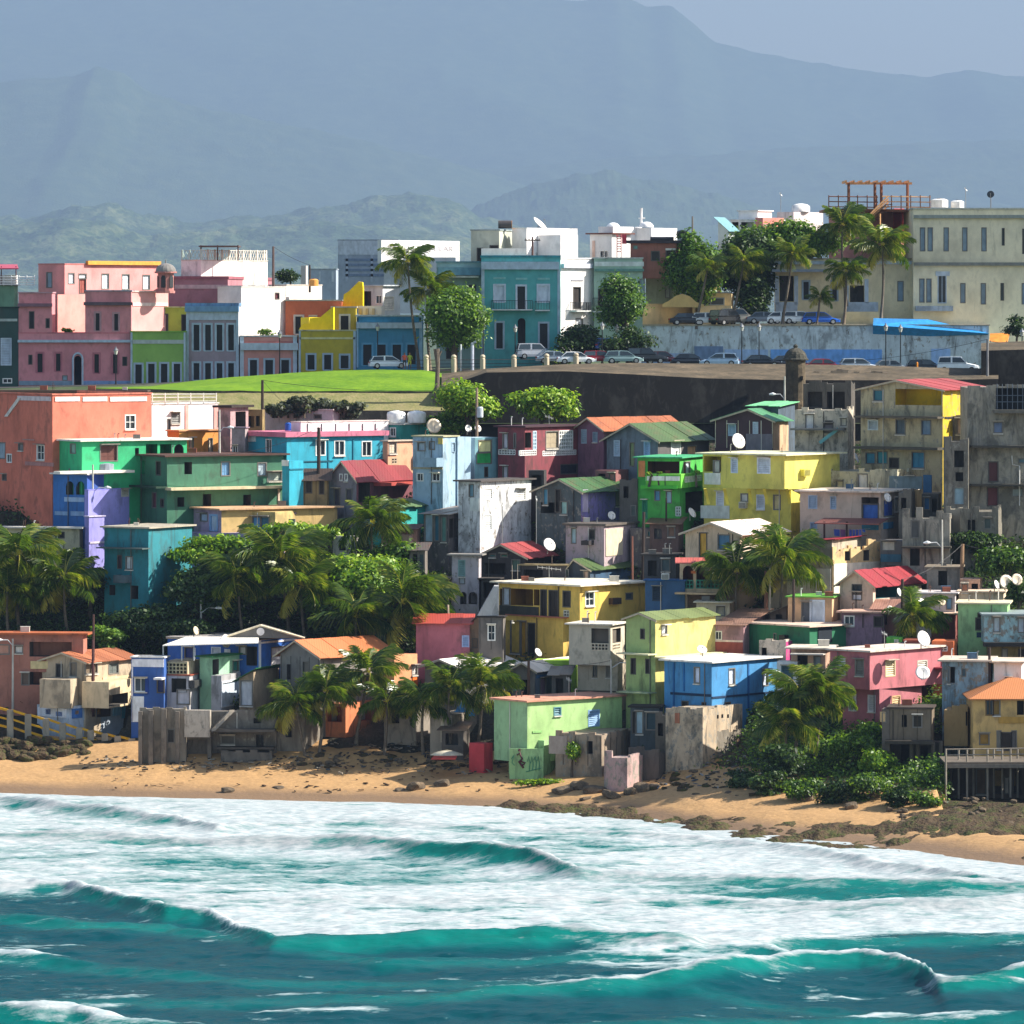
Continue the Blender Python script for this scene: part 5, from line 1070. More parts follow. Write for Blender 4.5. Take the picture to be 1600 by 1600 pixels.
# ------------------------------------------------------------------ middle of the slope
b = house('weathered_building', 'weathered white and black streaked building with louvred windows', 716, 750, 830, 753, 875, a=34, g=900, col='#c3cbca', dirt=.55, peel=.2, roof=('slab', '#5a5450', dict(over=.35, th=.14)), cat='building',
  ws='L s 733 757 740 776 #6f94a4;L p 735 778 749 798 #cfd4cf;R l 755 764 769 780 #d9d9d4;R l 807 764 821 781 #d9d9d4;R l 755 805 768 828 #d9dcd9')
b = house('green_roof_house', 'patched lilac house under a wavy green tin roof', 838, 908, 980, 766, 825, a=20, g=862, d=6, col='#4a5456', dirt=.5, peel=.2, roof=('gL', '#3f5f36', dict(rise=1.0, rust=.6, over=.45, frac=.45)), col2='#8577b4',
  ws='L s 849 763 856 788 #5fa4c4;L d 868 765 876 800;L o 845 785 870 802;L s 876 784 886 803 #a9d4cc;R p 910 765 918 800 #c9b9d4;R s 962 765 976 790 #9a8a7a')
b = house('shack', 'shack of loose upright boards on a concrete base', 662, 700, 750, 803, 862, a=26, g=900, col='#4a4644', dirt=.5, peel=.2, roof=('sF', '#8a8078', dict(rise=.4, rust=.7)), ws='L s 664 804 676 846 #a3bccc;L s 679 806 686 845 #2f6a80;L s 690 808 697 846 #5f8f84;R s 716 804 726 846 #8f9494;R o 702 810 714 840;R s 731 806 737 830 #6a6a66;R v 700 803 748 858 #5a5450')
block(b.root, 664, 710, 752, 862, 900, a=26, Y=b.Y+.2, col='#6f6860', dirt=.6, peel=.2, ws='L o 674 866 682 882;R s 735 862 745 875 #4a4a4a')
b = house('pinkish_house', 'pinkish stained concrete house with a window box under the green shack', 884, 944, 1000, 822, 890, a=20, g=915, d=6, col='#b39aa0', dirt=.4, peel=.2, roof=('slab', '#6a6058', dict(over=.25, th=.2)), ws='L s 893 826 900 849 #a9c4d0;L d 921 828 929 842;L B 916 851 928 844 #3a3638;R p 946 826 972 868 #cfc0a4;R s 1012 829 1018 842 #4a8a8a', ruin=0)
block(b.root, 985, 1040, 1062, 826, 900, a=20, Y=b.Y+3, col='#5a5658', dirt=.6, peel=.25, ws='L s 1012 830 1020 838 #3a8f94')
b = house('white_annex', 'narrow pale lilac annex with a grey green shutter and arches', 706, 748, 752, 868, 945, a=10, g=965, d=5, col='#b3a8ae', dirt=.3, peel=.1, roof=S(.4, .12, '#8f8a84'), ws='L l 717 876 726 900 #7f9f9c;L a 719 925 729 944;L a 732 925 746 944;L s 718 901 726 912 #c9d0d4')
b = house('dark_cabin', 'dark timber cabin with a dull red roof beside a big dish', 750, 820, 862, 868, 925, a=24, g=930, d=6, col='#2c2624', dirt=.3, roof=('gL', '#9a4444', dict(rise=1.0, rust=.4, over=.5)), ws='L s 765 866 774 870 #4f8a8a;L s 783 866 793 870 #4a9a84;L o 756 880 790 898;L s 800 875 812 890 #5f7a6a;R v 800 880 850 905 #8f8478')
b = house('low_shed', 'low dark shed with a mossy green sheet roof and blue wall', 888, 922, 998, 888, 915, a=18, g=935, d=5, col='#26303a', dirt=.4, roof=('gL', '#4a5f36', dict(rise=.8, rust=.3, over=.3, frac=.7)), col2='#24486a', ws='L s 912 893 919 904 #d9b9a4')
block(b.root, 815, 886, 890, 884, 912, a=10, Y=b.Y+1, d=4, col='#3a3432', dirt=.5, roof=('slab', '#b09a70', dict(over=.25, th=.12)), ws='L o 818 890 848 905;L s 884 890 888 906 #5f7a64')
b = house('arched_house', 'beige house with three arches, turquoise balusters and a tiled awning', 1062, 1128, 1165, 880, 960, a=12, g=975, d=6, col='#d8b98f', dirt=.15,
  ws='L a 1067 884 1083 906 #6a3626;L a 1088 884 1107 906 #6a3626;L a 1112 885 1128 906 #6a3626;L G 1067 907 1083 919 #3a8a74;L G 1088 907 1128 919 #3a8a74;L p 1080 892 1087 896 #d0703a;L p 1104 892 1112 896 #d0703a;L C 1060 925 1130 928 #cdb08a;L l 1075 929 1125 955 #7a6450')
mb = MB(); n = 9
for i in range(n):
    mb = MB(); x0, x1 = 1055+i*9.4, 1055+(i+1)*9.4-.4; mb.sheet(W(x0, 879, b.Y-.9), W(x1, 879, b.Y-.9), W(x1, 871, b.Y+.1), W(x0, 871, b.Y+.1), .1); rel(mb.build('awning_tile', tin('#c4655a', .2)), b.root)
block(b.root, 1071, 1156, 1225, 833, 885, a=20, Y=b.Y+.6, col='#d3b795', dirt=.15, roof=('gL', '#efd9cc', dict(rise=.9, rust=.05, over=.45)), ws='L d 1093 833 1104 870 #d0a03a;L s 1122 836 1140 858 #4a7a9a;L v 1074 832 1155 834 #5a4a3c;R p 1160 844 1185 868 #efd9bc')
b = house('red_roof_house', 'boarded house with a bright red sheet roof behind the palms', 1200, 1300, 1346, 852, 930, a=18, g=950, d=6, col='#b8a890', dirt=.3, roof=('sR', '#9a2c34', dict(rise=-.5, rust=.05, over=.4)), ws='L v 1262 856 1298 886 #8a7c68;L o 1252 862 1262 884;L o 1265 908 1278 928;L p 1230 888 1298 928 #d8d0c4')
b = house('broken_wall_house', 'sunlit cream house with a broken stepped wall top and black doors', 1290, 1301, 1375, 862, 935, a=42, g=950, col='#e0b878', dirt=.2, peel=.15, ruin=1.0, ws='R o 1320 856 1328 876;R o 1349 856 1358 876;R p 1302 879 1374 928 #f3e4cc')
# ------------------------------------------------------------------ lower middle
YW = '#efc04c'
b = house('long_yellow_house', 'long yellow house with a shaded porch and white frame window', 780, 906, 1008, 916, 975, a=13, g=1040, d=6, hang=True, col=YW, dirt=.14, roof=('slab', '#efe4cc', dict(over=.6, th=.14)),
  ws='L o 781 920 795 946 #8f6a2c;L s 786 919 797 945 #c9cfd8;L o 798 920 833 946 #c99a34;L o 834 921 843 946 #8f6a2c;L p 781 947 842 962 #3a3a34;L d 845 922 854 963;L d 858 923 872 964 #2c2420;L d 880 924 891 948;L G 881 954 889 963 #c9c4b4;R q 915 926 928 946;R k 951 934 965 944 #4a342c;R s 978 927 988 936 #45545c')
block(b.root, 788, 880, 1000, 966, 1035, a=10, Y=b.Y+.8, d=5, col='#e6b848', dirt=.25, ws='L s 798 970 812 1020 #d0b050;L s 814 972 822 1025 #b98f30;L d 825 974 836 1024 #26221f;R s 800 970 801 971 #000000', roof=S(.3, .1, '#b9705a'))
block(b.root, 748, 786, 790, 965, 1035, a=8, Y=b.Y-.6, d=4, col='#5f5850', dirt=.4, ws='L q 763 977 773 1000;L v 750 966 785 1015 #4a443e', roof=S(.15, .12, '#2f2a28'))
mb = MB()
A = [W(746, 962, b.Y-.5), W(779, 962, b.Y-.5), W(779, 916, b.Y-.5), W(772, 916, b.Y-.5)]; mb.hexa(A+[p+Vector((0, 2.0, 0)) for p in A]); rel(mb.build('stair_wall', paint('#b9b9b9', .4)), b.root)
b = house('concrete_tower', 'pale stained concrete tower house with an open corner balcony', 889, 954, 976, 977, 1040, a=20, g=1112, d=5, hang=True, col='#c9bba2', dirt=.35, roof=('slab', '#e6dccb', dict(over=.3, th=.12)),
  ws='L o 924 982 951 1005 #8f8270;L G 924 1006 950 1016 #cfc3ac;R o 957 982 970 1004 #6a6258;R G 957 1006 969 1015 #cfc3ac')
block(b.root, 902, 965, 980, 1034, 1110, a=14, Y=b.Y+.9, d=4, col='#bfae94', dirt=.45, ws='L g 926 1039 933 1058 #8f8672;L l 947 1040 955 1058 #8f8a80;L p 903 1079 964 1081 #4a443c')
GY = '#a4b45a'
b = house('green_yellow_tower', 'three storey yellow green house with narrow windows beside the blue house', 978, 1024, 1118, 967, 1115, a=34, g=1140, col='#9cb464', dirt=.2, col2='#dccb6a', roof=('gL', '#6f7a48', dict(rise=.5, rust=.2, over=.3)),
  ws='L d 1001 983 1007 998;L d 986 1029 993 1053;L d 1009 1030 1015 1052;L C 976 1020 1026 1022 #cfcba4;L C 976 1080 1026 1082 #a3ad88;R s 1034 978 1042 990 #f0efe9;R C 1022 1022 1118 1024 #efe2b4')
b = house('blue_panel_house', 'vivid blue panel house with three narrow white shutters', 1038, 1112, 1214, 1036, 1115, a=14, g=1160, d=6, col='#2f80be', dirt=.2, roof=S(.35, .14, '#f3ece2'),
  ws='L s 1085 1043 1093 1067 #d3dcf0;L p 1052 1036 1054 1110 #155a94;L p 1068 1036 1070 1080 #1a66a4;L p 1048 1083 1112 1087 #0f3050;L d 1066 1096 1075 1104;L d 1097 1098 1103 1104;R s 1139 1045 1148 1069 #dfe6f4;R s 1192 1047 1200 1071 #dfe6f4;R p 1112 1084 1214 1087 #0f3050;R p 1168 1037 1170 1110 #155a94;R d 1133 1098 1141 1106')
block(b.root, 1214, 1246, 1250, 1034, 1085, a=10, Y=b.Y+1.5, d=4, col='#e9e6e0', dirt=.15, ws='L l 1222 1041 1238 1062 #4f6f7a')
b = house('navy_house', 'deep blue flat roofed house behind the yellow porch house', 1008, 1070, 1073, 908, 965, a=8, g=985, d=5, col='#27507f', dirt=.2, roof=S(.15, .12, '#2f5f94'), ws='L l 1020 917 1033 938 #3a4a5c;L k 1034 896 1046 905 #cfd2cf')
b = house('rose_house', 'low rose house with a corrugated brown roof above the blue panel house', 1118, 1162, 1202, 976, 1030, a=20, g=1048, d=6, col='#b07f84', dirt=.25, roof=('sF', '#8a6a5a', dict(rise=.9, rust=.5, over=.3)), ws='L g 1118 987 1127 999;L p 1118 1000 1161 1003 #efd9cc;L p 1118 1003 1161 1022 #a35248')
b = house('dark_green_store', 'long dark green flat roofed house with a black tarpaulin', 1162, 1265, 1402, 980, 1035, a=14, g=1055, d=6, col='#14693f', dirt=.2, roof=('slab', '#e6c9b4', dict(over=.35, th=.14)), ws='L s 1209 990 1213 999 #3a9a6a;L k 1223 992 1232 1002 #1f1f22;R p 1278 978 1299 1004 #14202c')
b = house('peach_kiosk', 'peach flat roofed room with a wide white door and green trim', 1231, 1300, 1316, 934, 990, a=14, g=1012, d=4, col='#dba878', dirt=.12, roof=S(.2, .1, '#6fb04a'), ws='L s 1253 941 1267 980 #5a5f66;L F 1268 940 1286 979 #cfdcea')
b = house('timber_shed', 'tiny brown timber shed beside the peach room', 1203, 1229, 1232, 958, 975, a=8, g=1000, d=3, col='#6a5544', dirt=.4, roof=('sR', '#7a6a58', dict(rise=-.6, rust=.5)), ws='L o 1212 960 1222 972')
b = house('gabled_house', 'beige cottage with a dark open gable and a faded red roof', 1312, 1364, 1440, 912, 965, a=22, g=990, d=6, col='#d3b9a0', dirt=.2, roof=('gL', '#923238', dict(rise=1.1, rust=.4, over=.4)), ws='L d 1332 914 1346 928 #3a4046;L s 1332 926 1346 937 #dfe4ee;R o 1368 908 1405 934 #2a6f74')
b = house('lilac_cottage', 'lilac cottage with a broken slab roof and dark windows', 1315, 1378, 1406, 958, 985, a=16, g=1018, d=5, col='#8f6a80', dirt=.3, roof=('slab', '#d9b09a', dict(over=.4, th=.14)), ws='L g 1320 963 1334 977;L d 1366 964 1380 979')
b = house('grey_flat_house', 'pale grey flat roofed house with two blue doors and a dish', 1432, 1492, 1498, 928, 965, a=10, g=992, d=5, col='#c4b8b8', dirt=.15, roof=S(.3, .12, '#d9cfca'), ws='L s 1446 934 1452 952 #7fb0d0;L s 1479 935 1487 952 #6f9fc0')
block(b.root, 1455, 1492, 1500, 960, 1005, a=10, Y=b.Y-1.5, d=4, col='#6a2c24', dirt=.2, roof=S(.2, .1, '#e9c9ae'))
b = house('light_green_house', 'light green flat roofed house with dark small windows', 1497, 1574, 1578, 944, 1005, a=8, g=1025, d=6, col='#8fc27a', dirt=.15, roof=S(.25, .12, '#e9d9b4'), ws='L d 1528 958 1533 966;L d 1525 966 1538 984;L p 1526 988 1537 996 #1f3a54')
b = house('cream_terrace', 'cream terrace house carrying white dishes near the right vines', 1498, 1568, 1572, 926, 945, a=8, g=972, d=4, col='#e3c9a4', dirt=.2, roof=S(.2, .12, '#efd3b4'), ws='L s 1503 913 1512 925 #c9876a')
b = house('peeling_blue_house', 'peeling blue grey house raised on dark posts at the right edge', 1538, 1640, 1640, 962, 1004, g=1045, d=6, hang=True, col='#8fb0b4', dirt=.5, peel=.45, roof=S(.2, .14, '#8f9c9c'), ws='L s 1553 965 1562 987 #c9d6dc;L s 1591 966 1600 988 #b9c9d4;L C 1536 1003 1640 1009 #2a2826')
block(b.root, 1545, 1640, 1640, 1008, 1050, Y=b.Y+.8, d=5, col='#8a7a44', dirt=.5, ws='L s 1566 1014 1574 1028 #b9b4a8;L d 1592 1015 1606 1026')
b = house('ruined_shed', 'low grey concrete ruin with a dark doorway behind the street light', 1448, 1500, 1504, 888, 925, a=8, g=942, d=5, col='#847c70', dirt=.5, peel=.3, roof=('slab', '#8f8270', dict(over=.2, th=.14)), ws='L o 1466 892 1480 915')
RS = '#bb5f66'
b = house('rose_pink_house', 'rose pink two storey house with white louvres and a big wall dish', 1297, 1359, 1472, 1019, 1078, a=36, g=1150, hang=True, col=RS, dirt=.2, roof=('slab', '#e3d0c0', dict(over=.3, th=.14)),
  ws='L l 1309 1029 1320 1054 #e3dcdc;L l 1337 1031 1349 1055 #8f8a80;R l 1384 1033 1398 1056 #d9c49a;R l 1434 1033 1448 1050 #cfc4b4;R C 1459 1042 1472 1045 #8a3640')
block(b.root, 1317, 1374, 1440, 1076, 1140, a=36, Y=b.Y+.9, col='#ad5a62', dirt=.25, ws='L l 1327 1085 1337 1110 #d9d3d4;L l 1357 1087 1367 1111 #d9d3d4;R l 1394 1088 1406 1102 #c9a878')
b = house('grey_blue_shack', 'peeling grey blue shack above the wooden ruin', 1472, 1544, 1552, 1034, 1102, a=10, g=1122, d=5, col='#7f98a4', dirt=.6, peel=.4, roof=('slab', '#dcc8b4', dict(over=.35, th=.14)), ws='L o 1484 1042 1492 1067;L s 1481 1042 1484 1067 #8fa4b0;L s 1503 1045 1509 1057 #5a7078')
b = house('white_house', 'white walled house with a small louvre behind the yellow timber house', 1553, 1596, 1600, 1036, 1080, a=8, g=1112, d=5, col='#e9e2dc', dirt=.15, roof=('slab', '#e3cfb8', dict(over=.35, th=.14)), ws='L l 1571 1059 1580 1069 #55504a')
WY = '#c99a3c'
b = house('timber_house', 'honey coloured timber house with an orange hipped roof', 1520, 1660, 1660, 1089, 1185, Y=431, d=7, col='#cfa45a', dirt=.2, roof=('hip', '#c8804c', dict(rise=1.3, rust=.05, over=.35)), ws='L g 1541 1094 1552 1117 #6a5230;L s 1552 1094 1562 1117 #8f7030;L o 1589 1095 1600 1117;L s 1531 1147 1545 1163 #a37c34;L d 1565 1145 1580 1172 #2c2018;L s 1558 1142 1564 1170 #8f8a80;L s 1581 1142 1588 1170 #6a6460;L p 1560 1120 1600 1130 #b58c40')
def planks(b, f, x0, x1, y0, y1, n, col):
    for i in range(n):
        py = y0+(y1-y0)*i/n; r = b.rect(f, x0, py, x1, py+(y1-y0)/n-.6); mb = MB(); fbox(mb, b, f, r, -.02, .025+.015*rnd.random())
        rel(mb.build('plank', tin(col, .12)), b.root)
b = house('wooden_ruin', 'collapsing grey board shack on concrete stilts above the vines', 1388, 1456, 1460, 1108, 1160, a=8, Y=432, d=4, hang=True, col='#6a5a44', dirt=.4, roof=('slab', '#4f453c', dict(over=.15, th=.14)), ws='L o 1409 1117 1417 1136;L s 1427 1118 1440 1136 #3a342c;L v 1390 1108 1455 1156 #4f4433;L C 1384 1156 1460 1161 #3a342c;L p 1375 1112 1384 1128 #c9a87a')
b2_ = b
block(b.root, 1475, 1512, 1520, 1110, 1166, a=10, Y=b.Y+1.2, d=3, hang=True, col='#8f7040', dirt=.35, ruin=.5, ws='L o 1509 1112 1516 1134')
block(b.root, 1378, 1390, 1394, 1108, 1165, a=10, Y=b.Y+.4, d=2, col='#5a5046', dirt=.5, ws='L s 1379 1114 1384 1128 #c4a478')
for px in (1424, 1434, 1458, 1470):
    mb = MB(); A, B_ = W(px, 1158, b.Y+.4), W(px, 1222, b.Y+.4); mb.tube([B_, A], .16, 6); rel(mb.build('stilt', flat('#5f574c', .8)), b.root)
block(b.root, 1390, 1470, 1474, 1160, 1215, a=6, Y=b.Y+3, d=2, col='#4a443a', dirt=.5, ws='L o 1408 1164 1420 1192;L o 1438 1166 1450 1195')
# stilted timber deck in front of the honey coloured house
dk = empty('timber_deck', W(1540, 1262, 428), 'grey timber deck on tall thin posts in front of the honey coloured house', 'deck')
for px, yb_, Yd in ((1478, 1266, 424), (1498, 1248, 427), (1511, 1248, 425), (1521, 1246, 428), (1543, 1250, 425), (1553, 1248, 428), (1566, 1248, 427), (1579, 1246, 425), (1590, 1246, 428), (1612, 1250, 425)):
    mb = MB(); mb.tube([W(px, yb_, Yd), W(px, 1170, Yd)], .09, 6); rel(mb.build('post', flat('#8f8678', .8)), dk)
mb = MB(); A, B_ = W(1476, 1191, 424.5), W(1620, 1191, 424.5); mb.box(A.x, B_.x, 424.5, 430, A.z-.12, A.z); rel(mb.build('floor', flat('#6a6054', .8)), dk)
mb = MB(); A, B_ = W(1476, 1197, 424.3), W(1620, 1197, 424.3); mb.box(A.x, B_.x, 424.3, 424.48, A.z-.15, A.z+.15); rel(mb.build('beam', flat('#7a7064', .8)), dk)
for py in (1171, 1180):
    mb = MB(); mb.tube([W(1478, py, 424.4), W(1620, py-2, 424.4)], .05, 5); rel(mb.build('rail', flat('#8a8072', .8)), dk)
bk = house('hut', 'dark board hut sheltered under the timber deck', 1484, 1616, 1620, 1196, 1246, a=7, Y=429.6, d=1.2, col='#5a4a3a', dirt=.45, cat='hut', ws='L o 1488 1200 1512 1242;L s 1526 1202 1540 1240 #7a6248;L o 1553 1204 1566 1240;L s 1570 1215 1576 1240 #cfc6b9;L o 1584 1204 1596 1240')

# ------------------------------------------------------------------ along the beach
b = house('red_brick_house', 'brown roofed reddish house with a pierced cream balcony at the left edge', -60, 130, 136, 992, 1075, a=7, g=1108, d=6, col='#a05f4a', dirt=.35, roof=('slab', '#b5643e', dict(over=.5, th=.16)), ws='L o 46 1003 112 1026;L s 24 1010 35 1020 #f0ece8;L s 34 1052 45 1070 #6a5a50;L o 46 1050 78 1070;L p 48 1033 78 1045 #d9c48f;L G 49 1035 77 1043 #d9c48f;L s -4 1008 14 1022 #c4907c')
b = house('cream_cottage', 'cream cottage with a low brown roof and sunlit yard wall', 66, 134, 212, 1033, 1100, a=14, g=1128, d=6, col='#b9a283', dirt=.25, roof=('gL', '#a9694a', dict(rise=.7, rust=.35, over=.35)), ws='L d 88 1038 97 1060 #2c2a2c;L s 110 1036 119 1056 #8a7a68;R s 134 1038 152 1052 #7a6a58;R s 170 1036 185 1052 #6a706c;R p 160 1056 210 1072 #e3c49a')
block(b.root, 62, 110, 134, 1062, 1107, a=16, Y=b.Y-1.6, d=.5, hang=True, col='#b7a384', dirt=.3)
block(b.root, 128, 170, 206, 1066, 1107, a=20, Y=b.Y-1.2, d=.5, hang=True, col='#dcc094', dirt=.2, ws='R o 160 1085 200 1102')
b = house('blue_white_house', 'small navy and white house with a barred window and parapet urns', 205, 256, 264, 1028, 1130, a=10, g=1148, d=4, col='#1f4a9a', dirt=.12, roof=PP('#efeae4', .1), ws='L p 206 1030 256 1042 #efe9ea;L g 211 1060 229 1080;L p 206 1042 208 1128 #efe9ea;L p 206 1088 225 1128 #e6e9ea;L d 246 1060 256 1082 #1f2f6a;L C 245 1058 258 1061 #e9e4e2;L p 227 1060 232 1085 #1c3f8a')
b = house('blue_gable_house', 'royal blue house with white trim and a round gable vent', 262, 403, 470, 1000, 1055, a=16, g=1090, d=7, col='#1f58b8', dirt=.1, col2='#1f5fc8', roof=('gL', '#b9b0a8', dict(rise=.05, rust=.1, over=.1)),
  ws='L s 289 1012 302 1028 #24408a;L p 304 1012 306 1030 #e9e9ec;L l 331 1012 344 1022 #dfe4ea;L p 351 1014 360 1028 #ece9ea;L s 374 1011 384 1022 #dfdada;L o 385 1010 402 1040;R p 404 1000 407 1050 #efecee;R s 424 1011 448 1038 #efe9ea;R p 404 1000 468 1003 #efecee')
mb = MB(); q = [W(352, 996, b.Y-.2), W(476, 998, b.Y-.2), W(407, 978, b.Y-.2)]; mb.poly(q); mb.poly([p+Vector((0, 3, 0)) for p in q])
for i in range(3): mb.poly([q[i], q[(i+1) % 3], q[(i+1) % 3]+Vector((0, 3, 0)), q[i]+Vector((0, 3, 0))])
rel(mb.build('gable', paint('#77726c', .3)), b.root)
for A, B_ in ((q[0], q[2]), (q[2], q[1])): mb = MB(); mb.tube([A+Vector((0,-.05,.05)), B_+Vector((0,-.05,.05))], .1, 5); rel(mb.build('verge', flat('#e9d9b8')), b.root)
mb = MB(); c = W(407, 987, b.Y-.3); mb.tube([c, c+Vector((0, .12, 0))], .34, 14); rel(mb.build('round_vent', flat('#efe6e0')), b.root)
mb = MB(); mb.sheet(W(254, 1008, b.Y-4.2), W(404, 1004, b.Y-3), W(404, 995, b.Y), W(290, 995, b.Y), .08); rel(mb.build('porch_roof', tin('#e3ddd2', .05)), b.root)
for px in (255, 284, 303): mb = MB(); mb.tube([W(px, 1008, b.Y-3.6), W(px, 1032, b.Y-3.6)], .07, 6); rel(mb.build('porch_post', flat('#a9aeb0')), b.root)
b = house('patchwork_house', 'jumbled white and green beach house with a plank balcony', 258, 296, 318, 1056, 1108, a=16, g=1140, d=5, col='#b9b4b6', dirt=.25, ws='L o 268 1060 291 1082;L s 277 1078 296 1100 #d0ccd0;R k 296 1062 308 1074 #3a3a3a', roof=S(.1, .1, '#a5553f'))
block(b.root, 256, 293, 312, 1034, 1055, a=14, Y=b.Y+.3, d=2, hang=True, col='#c9b48f', dirt=.25, ws='L G 258 1036 292 1053 #b9ad84', roof=None)
block(b.root, 312, 330, 396, 1027, 1056, a=18, Y=b.Y+1.2, d=3, col='#8fc79a', dirt=.15, roof=S(.3, .12, '#2f7a4a'), ws='R s 364 1033 372 1048 #3a8a7a;R s 376 1033 384 1048 #3a8a7a;L o 332 1030 343 1052;R o 332 1030 342 1054')
block(b.root, 330, 346, 376, 1056, 1105, a=18, Y=b.Y+.4, d=3, col='#a9a6a8', dirt=.3, ws='R F 347 1065 374 1102 #cfd2d6')
b = house('tan_shed', 'tan shed with a dark green gable roof behind the sea wall', 374, 396, 436, 1060, 1105, a=22, g=1140, d=5, col='#a38a68', dirt=.25, roof=('sR', '#2f7a44', dict(rise=-.7, rust=.1, over=.4)), ws='L s 376 1064 394 1102 #cfd0d4')
b = house('orange_roof_house', 'grey board house with a broad orange roof behind the beach palms', 438, 500, 612, 1024, 1110, a=22, g=1140, d=8, col='#77726a', dirt=.35, roof=('gL', '#c8764a', dict(rise=1.2, rust=.08, over=.45, frac=.55)), col2='#8a7f74',
  ws='L o 448 1038 455 1062;L s 473 1034 483 1058 #6f6a60;L v 440 1026 498 1090 #5f5a52;R v 505 1030 600 1100 #6a6258')
block(b.root, 600, 616, 652, 1024, 1085, a=40, Y=b.Y+2, col='#e08f5a', dirt=.12, ws='R s 644 1040 652 1054 #d9d0c8;R p 644 1056 652 1085 #e0701c')
block(b.root, 500, 540, 600, 1100, 1150, a=18, Y=b.Y-.4, d=3, col='#c96a3a', dirt=.3, ws='L o 512 1104 534 1128 #a04a24;R o 560 1104 580 1126 #a04a24')
b = house('sea_wall', 'stained grey concrete sea wall with buttresses above the beach', 218, 290, 292, 1108, 1192, a=4, g=1194, d=5, col='#7d7364', dirt=.52, peel=.2, cat='wall', ruin=.18, ws='L s 262 1140 272 1160 #3a342c')
for x0, x1, yt in ((216, 222, 1112), (232, 239, 1110), (252, 260, 1108), (274, 280, 1112)): block(b.root, x0, x1, x1, yt, 1196, Y=b.Y-.45, d=.6, col='#6a6054', dirt=.55, name='buttress')
block(b.root, 288, 328, 330, 1110, 1152, a=5, Y=b.Y-.3, d=2, col='#a3998c', dirt=.5, peel=.15, hang=True, name='panel')
block(b.root, 288, 330, 332, 1150, 1196, a=5, Y=b.Y+.8, d=3, col='#5a5248', dirt=.5, ws='L o 292 1156 324 1190')
block(b.root, 328, 432, 434, 1112, 1142, a=4, Y=b.Y+.6, d=4, col='#6a6258', dirt=.52, peel=.2, ws='L o 396 1122 408 1130;L C 328 1138 432 1142 #55504a', hang=True, ruin=.2)
block(b.root, 328, 432, 434, 1140, 1194, a=4, Y=b.Y+1.3, d=4, col='#5f574d', dirt=.55, peel=.2, ws='L o 400 1148 412 1168;L C 340 1166 430 1169 #4a443c;L s 346 1150 366 1162 #4f4a42')
block(b.root, 345, 425, 428, 1176, 1196, a=4, Y=b.Y-.2, d=1, col='#5f574d', dirt=.6, ruin=.3, name='rubble_wall')
mb = MB(); A = [W(330, 1142, b.Y-.6), W(336, 1142, b.Y-.6), W(366, 1112, b.Y+.4), W(358, 1112, b.Y+.4)]; mb.hexa(A+[p+Vector((0, .5, .12)) for p in A]); rel(mb.build('plank_chute', flat('#8f8474')), b.root)
b = house('pink_beach_house', 'rose house with a tiled verge behind the windblown palm', 650, 734, 736, 972, 1040, a=4, g=1062, d=6, col='#b85a66', dirt=.2, roof=('sF', '#b04a3c', dict(rise=.5, rust=.1)), ws='L l 723 994 732 1010 #a9bce0')
b = house('tan_cabin', 'tan boarded cabin between the pink house and grey wooden wall', 733, 748, 752, 975, 1040, a=8, g=1058, d=4, col='#8a6a50', dirt=.35, roof=('sR', '#5a4638', dict(rise=-.8, rust=.4)), ws='L d 738 998 746 1012 #6a5644')
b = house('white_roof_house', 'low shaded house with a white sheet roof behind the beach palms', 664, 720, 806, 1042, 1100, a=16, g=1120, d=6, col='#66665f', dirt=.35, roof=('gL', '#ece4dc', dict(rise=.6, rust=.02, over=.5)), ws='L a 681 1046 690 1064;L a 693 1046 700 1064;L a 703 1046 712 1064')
b = house('low_grey_house', 'low dim house with a white roof edge above the light green house', 800, 836, 904, 1046, 1092, a=14, g=1128, d=5, col='#77706a', dirt=.35, roof=('gL', '#ecdccb', dict(rise=.6, rust=.05, over=.35)), col2='#4a5a6a', ws='L s 801 1056 808 1080 #a9d0cc;L o 814 1062 828 1088;R s 844 1060 853 1088 #9a7a90;R o 864 1060 878 1088;R p 838 1051 902 1056 #2f5a84')
block(b.root, 835, 900, 904, 1032, 1046, a=6, Y=b.Y+3, d=4, col='#9acb2f', dirt=.1)
LG = '#a3d17f'
b = house('light_green_beach_house', 'light green concrete beach house with a pinkish roof edge and graffiti', 772, 824, 972, 1097, 1192, a=30, g=1216, hang=True, col='#94c487', dirt=.14, col2='#a4cf7a', roof=('slab', '#d99a80', dict(over=.3, th=.14)),
  ws='R l 866 1106 876 1117 #4f7f8a;R l 920 1110 936 1134 #8fb4d8;R p 832 1142 846 1145 #8fbf74')
block(b.root, 795, 850, 884, 1157, 1214, a=26, Y=b.Y+.5, col='#9aca80', dirt=.25, ws='L d 817 1160 831 1170 #5a3a34;L s 836 1162 840 1172 #c9dcb4')
# graffiti painted on the base wall
def strokes(root, Y, pts_list, col, rad=.03):
    for pts in pts_list:
        mb = MB(); mb.tube([W(x, y, Y) for x, y in pts], rad, 4); rel(mb.build('graffiti', flat(col)), root)
gf = house('graffiti_wall', 'painted base wall with a dark red figure and green scrawls', 796, 848, 849, 1170, 1214, a=2, Y=b.Y-.3, d=.3, col='#97c87f', dirt=.25, cat='wall')
strokes(gf.root, gf.Y-.02, [[(808, 1180), (812, 1176), (816, 1186), (811, 1190), (818, 1200)], [(811, 1174), (812, 1170)], [(812, 1188), (820, 1192), (815, 1198)]], '#5a2a34', .09)
strokes(gf.root, gf.Y-.02, [[(824+i*5, 1190+3*math.sin(i*2)), (826+i*5, 1182), (828+i*5, 1192), (827+i*5, 1204)] for i in range(4)]+[[(799, 1186), (803, 1180), (800, 1192), (804, 1196)], [(822, 1206), (846, 1200)]], '#4a8a6a', .035)
